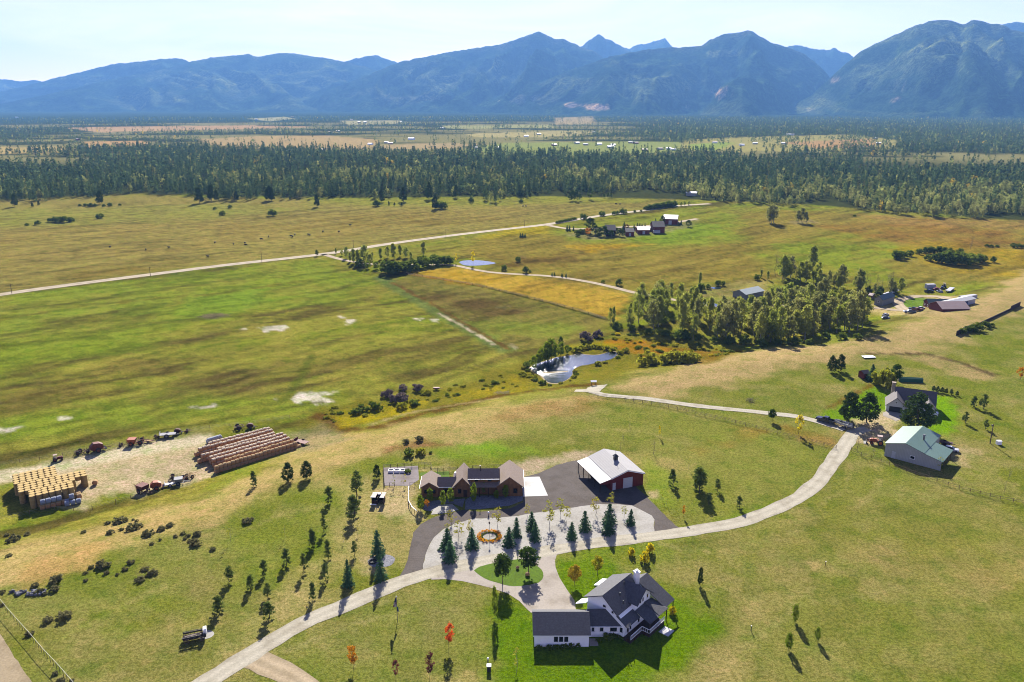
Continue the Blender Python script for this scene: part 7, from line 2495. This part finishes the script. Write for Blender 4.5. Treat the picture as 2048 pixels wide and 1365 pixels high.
r = MB(); r.slab([(-1.1, -.9, 1.6), (1.1, -.9, 1.6), (1.1, 0, 2.0), (-1.1, 0, 2.0)], .08).slab([(-1.1, 0, 2.0), (1.1, 0, 2.0), (1.1, .9, 1.6), (-1.1, .9, 1.6)], .08)
r.build('roof', TRIM, o)
o = thing('farm_cart', 'little red cart on the marshy ground right of the grey thicket', 'cart', G(873, 780))
MB().box((0, 0, .7), (2.4, 1.2, .5)).cyl((1.2, 0, .5), (2.4, 0, .4), .05, None, 5).build('box', RUSTM, o)
for s in (-.7, .7):
    wheel(o, (0, s, .4), .4, .12)
o = thing('storage_bin', 'white bin by the power pole on the right', 'bin', G(1997, 889))
MB().box((0, 0, .55), (1.3, 1.0, 1.1)).build('bin', TRIM, o)
MB().box((0, 0, 1.16), (1.4, 1.1, .1)).build('lid', TRIM, o)
o = thing('brown_shed', 'small dark red shed behind the trees left of the cottage', 'shed', G(1727, 759), .3)
w = MB(); gable(w, 0, 2.6, 0, 3, 2.2, 3.0, 'x'); w.build('wall', REDW, o)
r = MB(); groof(r, 0, 2.6, 0, 3, 2.2, 3.0, 'x', None, .25, .1); r.build('roof', DKROOF, o)
MB().box((1.3, -.05, .95), (.9, .1, 1.9)).build('door', DKTIM, o)
o = thing('green_tarp_frame', 'long green shade cloth row behind the cottage', 'greenhouse', G(1798, 764), -.15)
r = MB(); r.extr([(0, 0), (.2, 1.6), (1.2, 2.0), (2.2, 1.6), (2.4, 0)], 0, 9) if False else r.extr([(0, 0), (.2, 1.3), (1.0, 1.7), (1.8, 1.3), (2.0, 0)], 0, 8.5, 0, 'x')
r.build('cover', mat('green_cloth', A(56, 116, 92), .8, 0, .15, 1), o)
MB().box((-.03, 1.0, .7), (.06, .9, 1.4)).build('end_door', WOOD, o)
o = thing('metal_table', 'flat white panel lying on the dry grass above the cottage', 'panel', G(1737, 716), .1)
MB().box((0, 0, .5), (5, 2.6, .1)).build('top', TRIM, o)
for x in (-2, 2):
    MB().box((x, 0, .22), (.1, 2.0, .45)).build('leg', STEEL, o)

# ---- utility poles
def upole(label, px, py, top, bars=1):
    g = G(px, py)
    h = tall(px, py, top)
    o = thing('utility_pole', label, 'utility pole', g, ra + math.pi / 2, 'utility poles along the county road' if bars else None)
    MB().cyl((0, 0, 0), (0, 0, h), .17, .12, 7).build('pole', WOOD, o)
    m_ = MB().box((0, 0, h - .6), (.14, 2.4, .14)) if bars else MB().box((.25, 0, h - .5), (.4, .3, .5))
    m_.build('crossarm' if bars else 'meter_box', WOOD if bars else STEEL, o)
    if bars:
        for y in (-1.05, 0, 1.05):
            MB().cyl((0, y, h - .53), (0, y, h - .3), .06, .04, 6).build('insulator', STEEL, o)
    return o


for i, q in enumerate([(24, 588, 568), (301, 553, 534), (524, 526, 501), (707, 497, 480), (892, 474, 459), (1049, 453, 441)]):
    upole('utility pole along the county road, %s' % ordw(i, 6), *q)
upole('short wooden power pole with meter box at the right', 1980, 887, 849, 0)

# ---- black cattle on the dry pasture
cow = MB()
loft(cow, [(.95, .18, .85, 1.15, .12), (.75, .3, .6, 1.38, .2), (.2, .36, .52, 1.36, .22), (-.5, .37, .55, 1.36, .24), (-.95, .26, .75, 1.3, .16)])
loft(cow, [(1.5, .08, .72, .92, .06), (1.3, .14, .72, 1.12, .11), (1.05, .16, .85, 1.3, .12), (.75, .2, .8, 1.35, .15)])
for x in (.62, -.75):
    for y in (-.2, .2):
        cow.cyl((x, y, .75), (x + .03, y, .38), .12, .07, 6).cyl((x + .03, y, .38), (x, y, 0), .07, .06, 6)
cow.cyl((-.97, 0, 1.25), (-1.08, 0, .55), .04, .03, 4)
for y in (-.18, .18):
    cow.cyl((1.15, y * .6, 1.25), (1.12, y * 1.5, 1.24), .05, .03, 4)
cm = cow.mesh('black_cow', mat('black_hide', (.016, .013, .012), .8, 0, .3), True)
for (x, y) in [(523, 480), (537, 475), (492, 492), (490, 488), (467, 490), (430, 487), (582, 474), (585, 475), (590, 471), (617, 471), (620, 472), (292, 501), (338, 497), (220, 496), (416, 515), (646, 465), (678, 465), (700, 452), (1046, 414), (1052, 414), (1232, 409), (1240, 410)]:
    o = put('black_cow', cm, G(x, y), _rt.uniform(0, 6.28), 'black cow grazing on the dry pasture beyond the county road', 'cow', 'black cattle on the dry pasture')
    o.scale = (1.05, 1.05, 1.05)
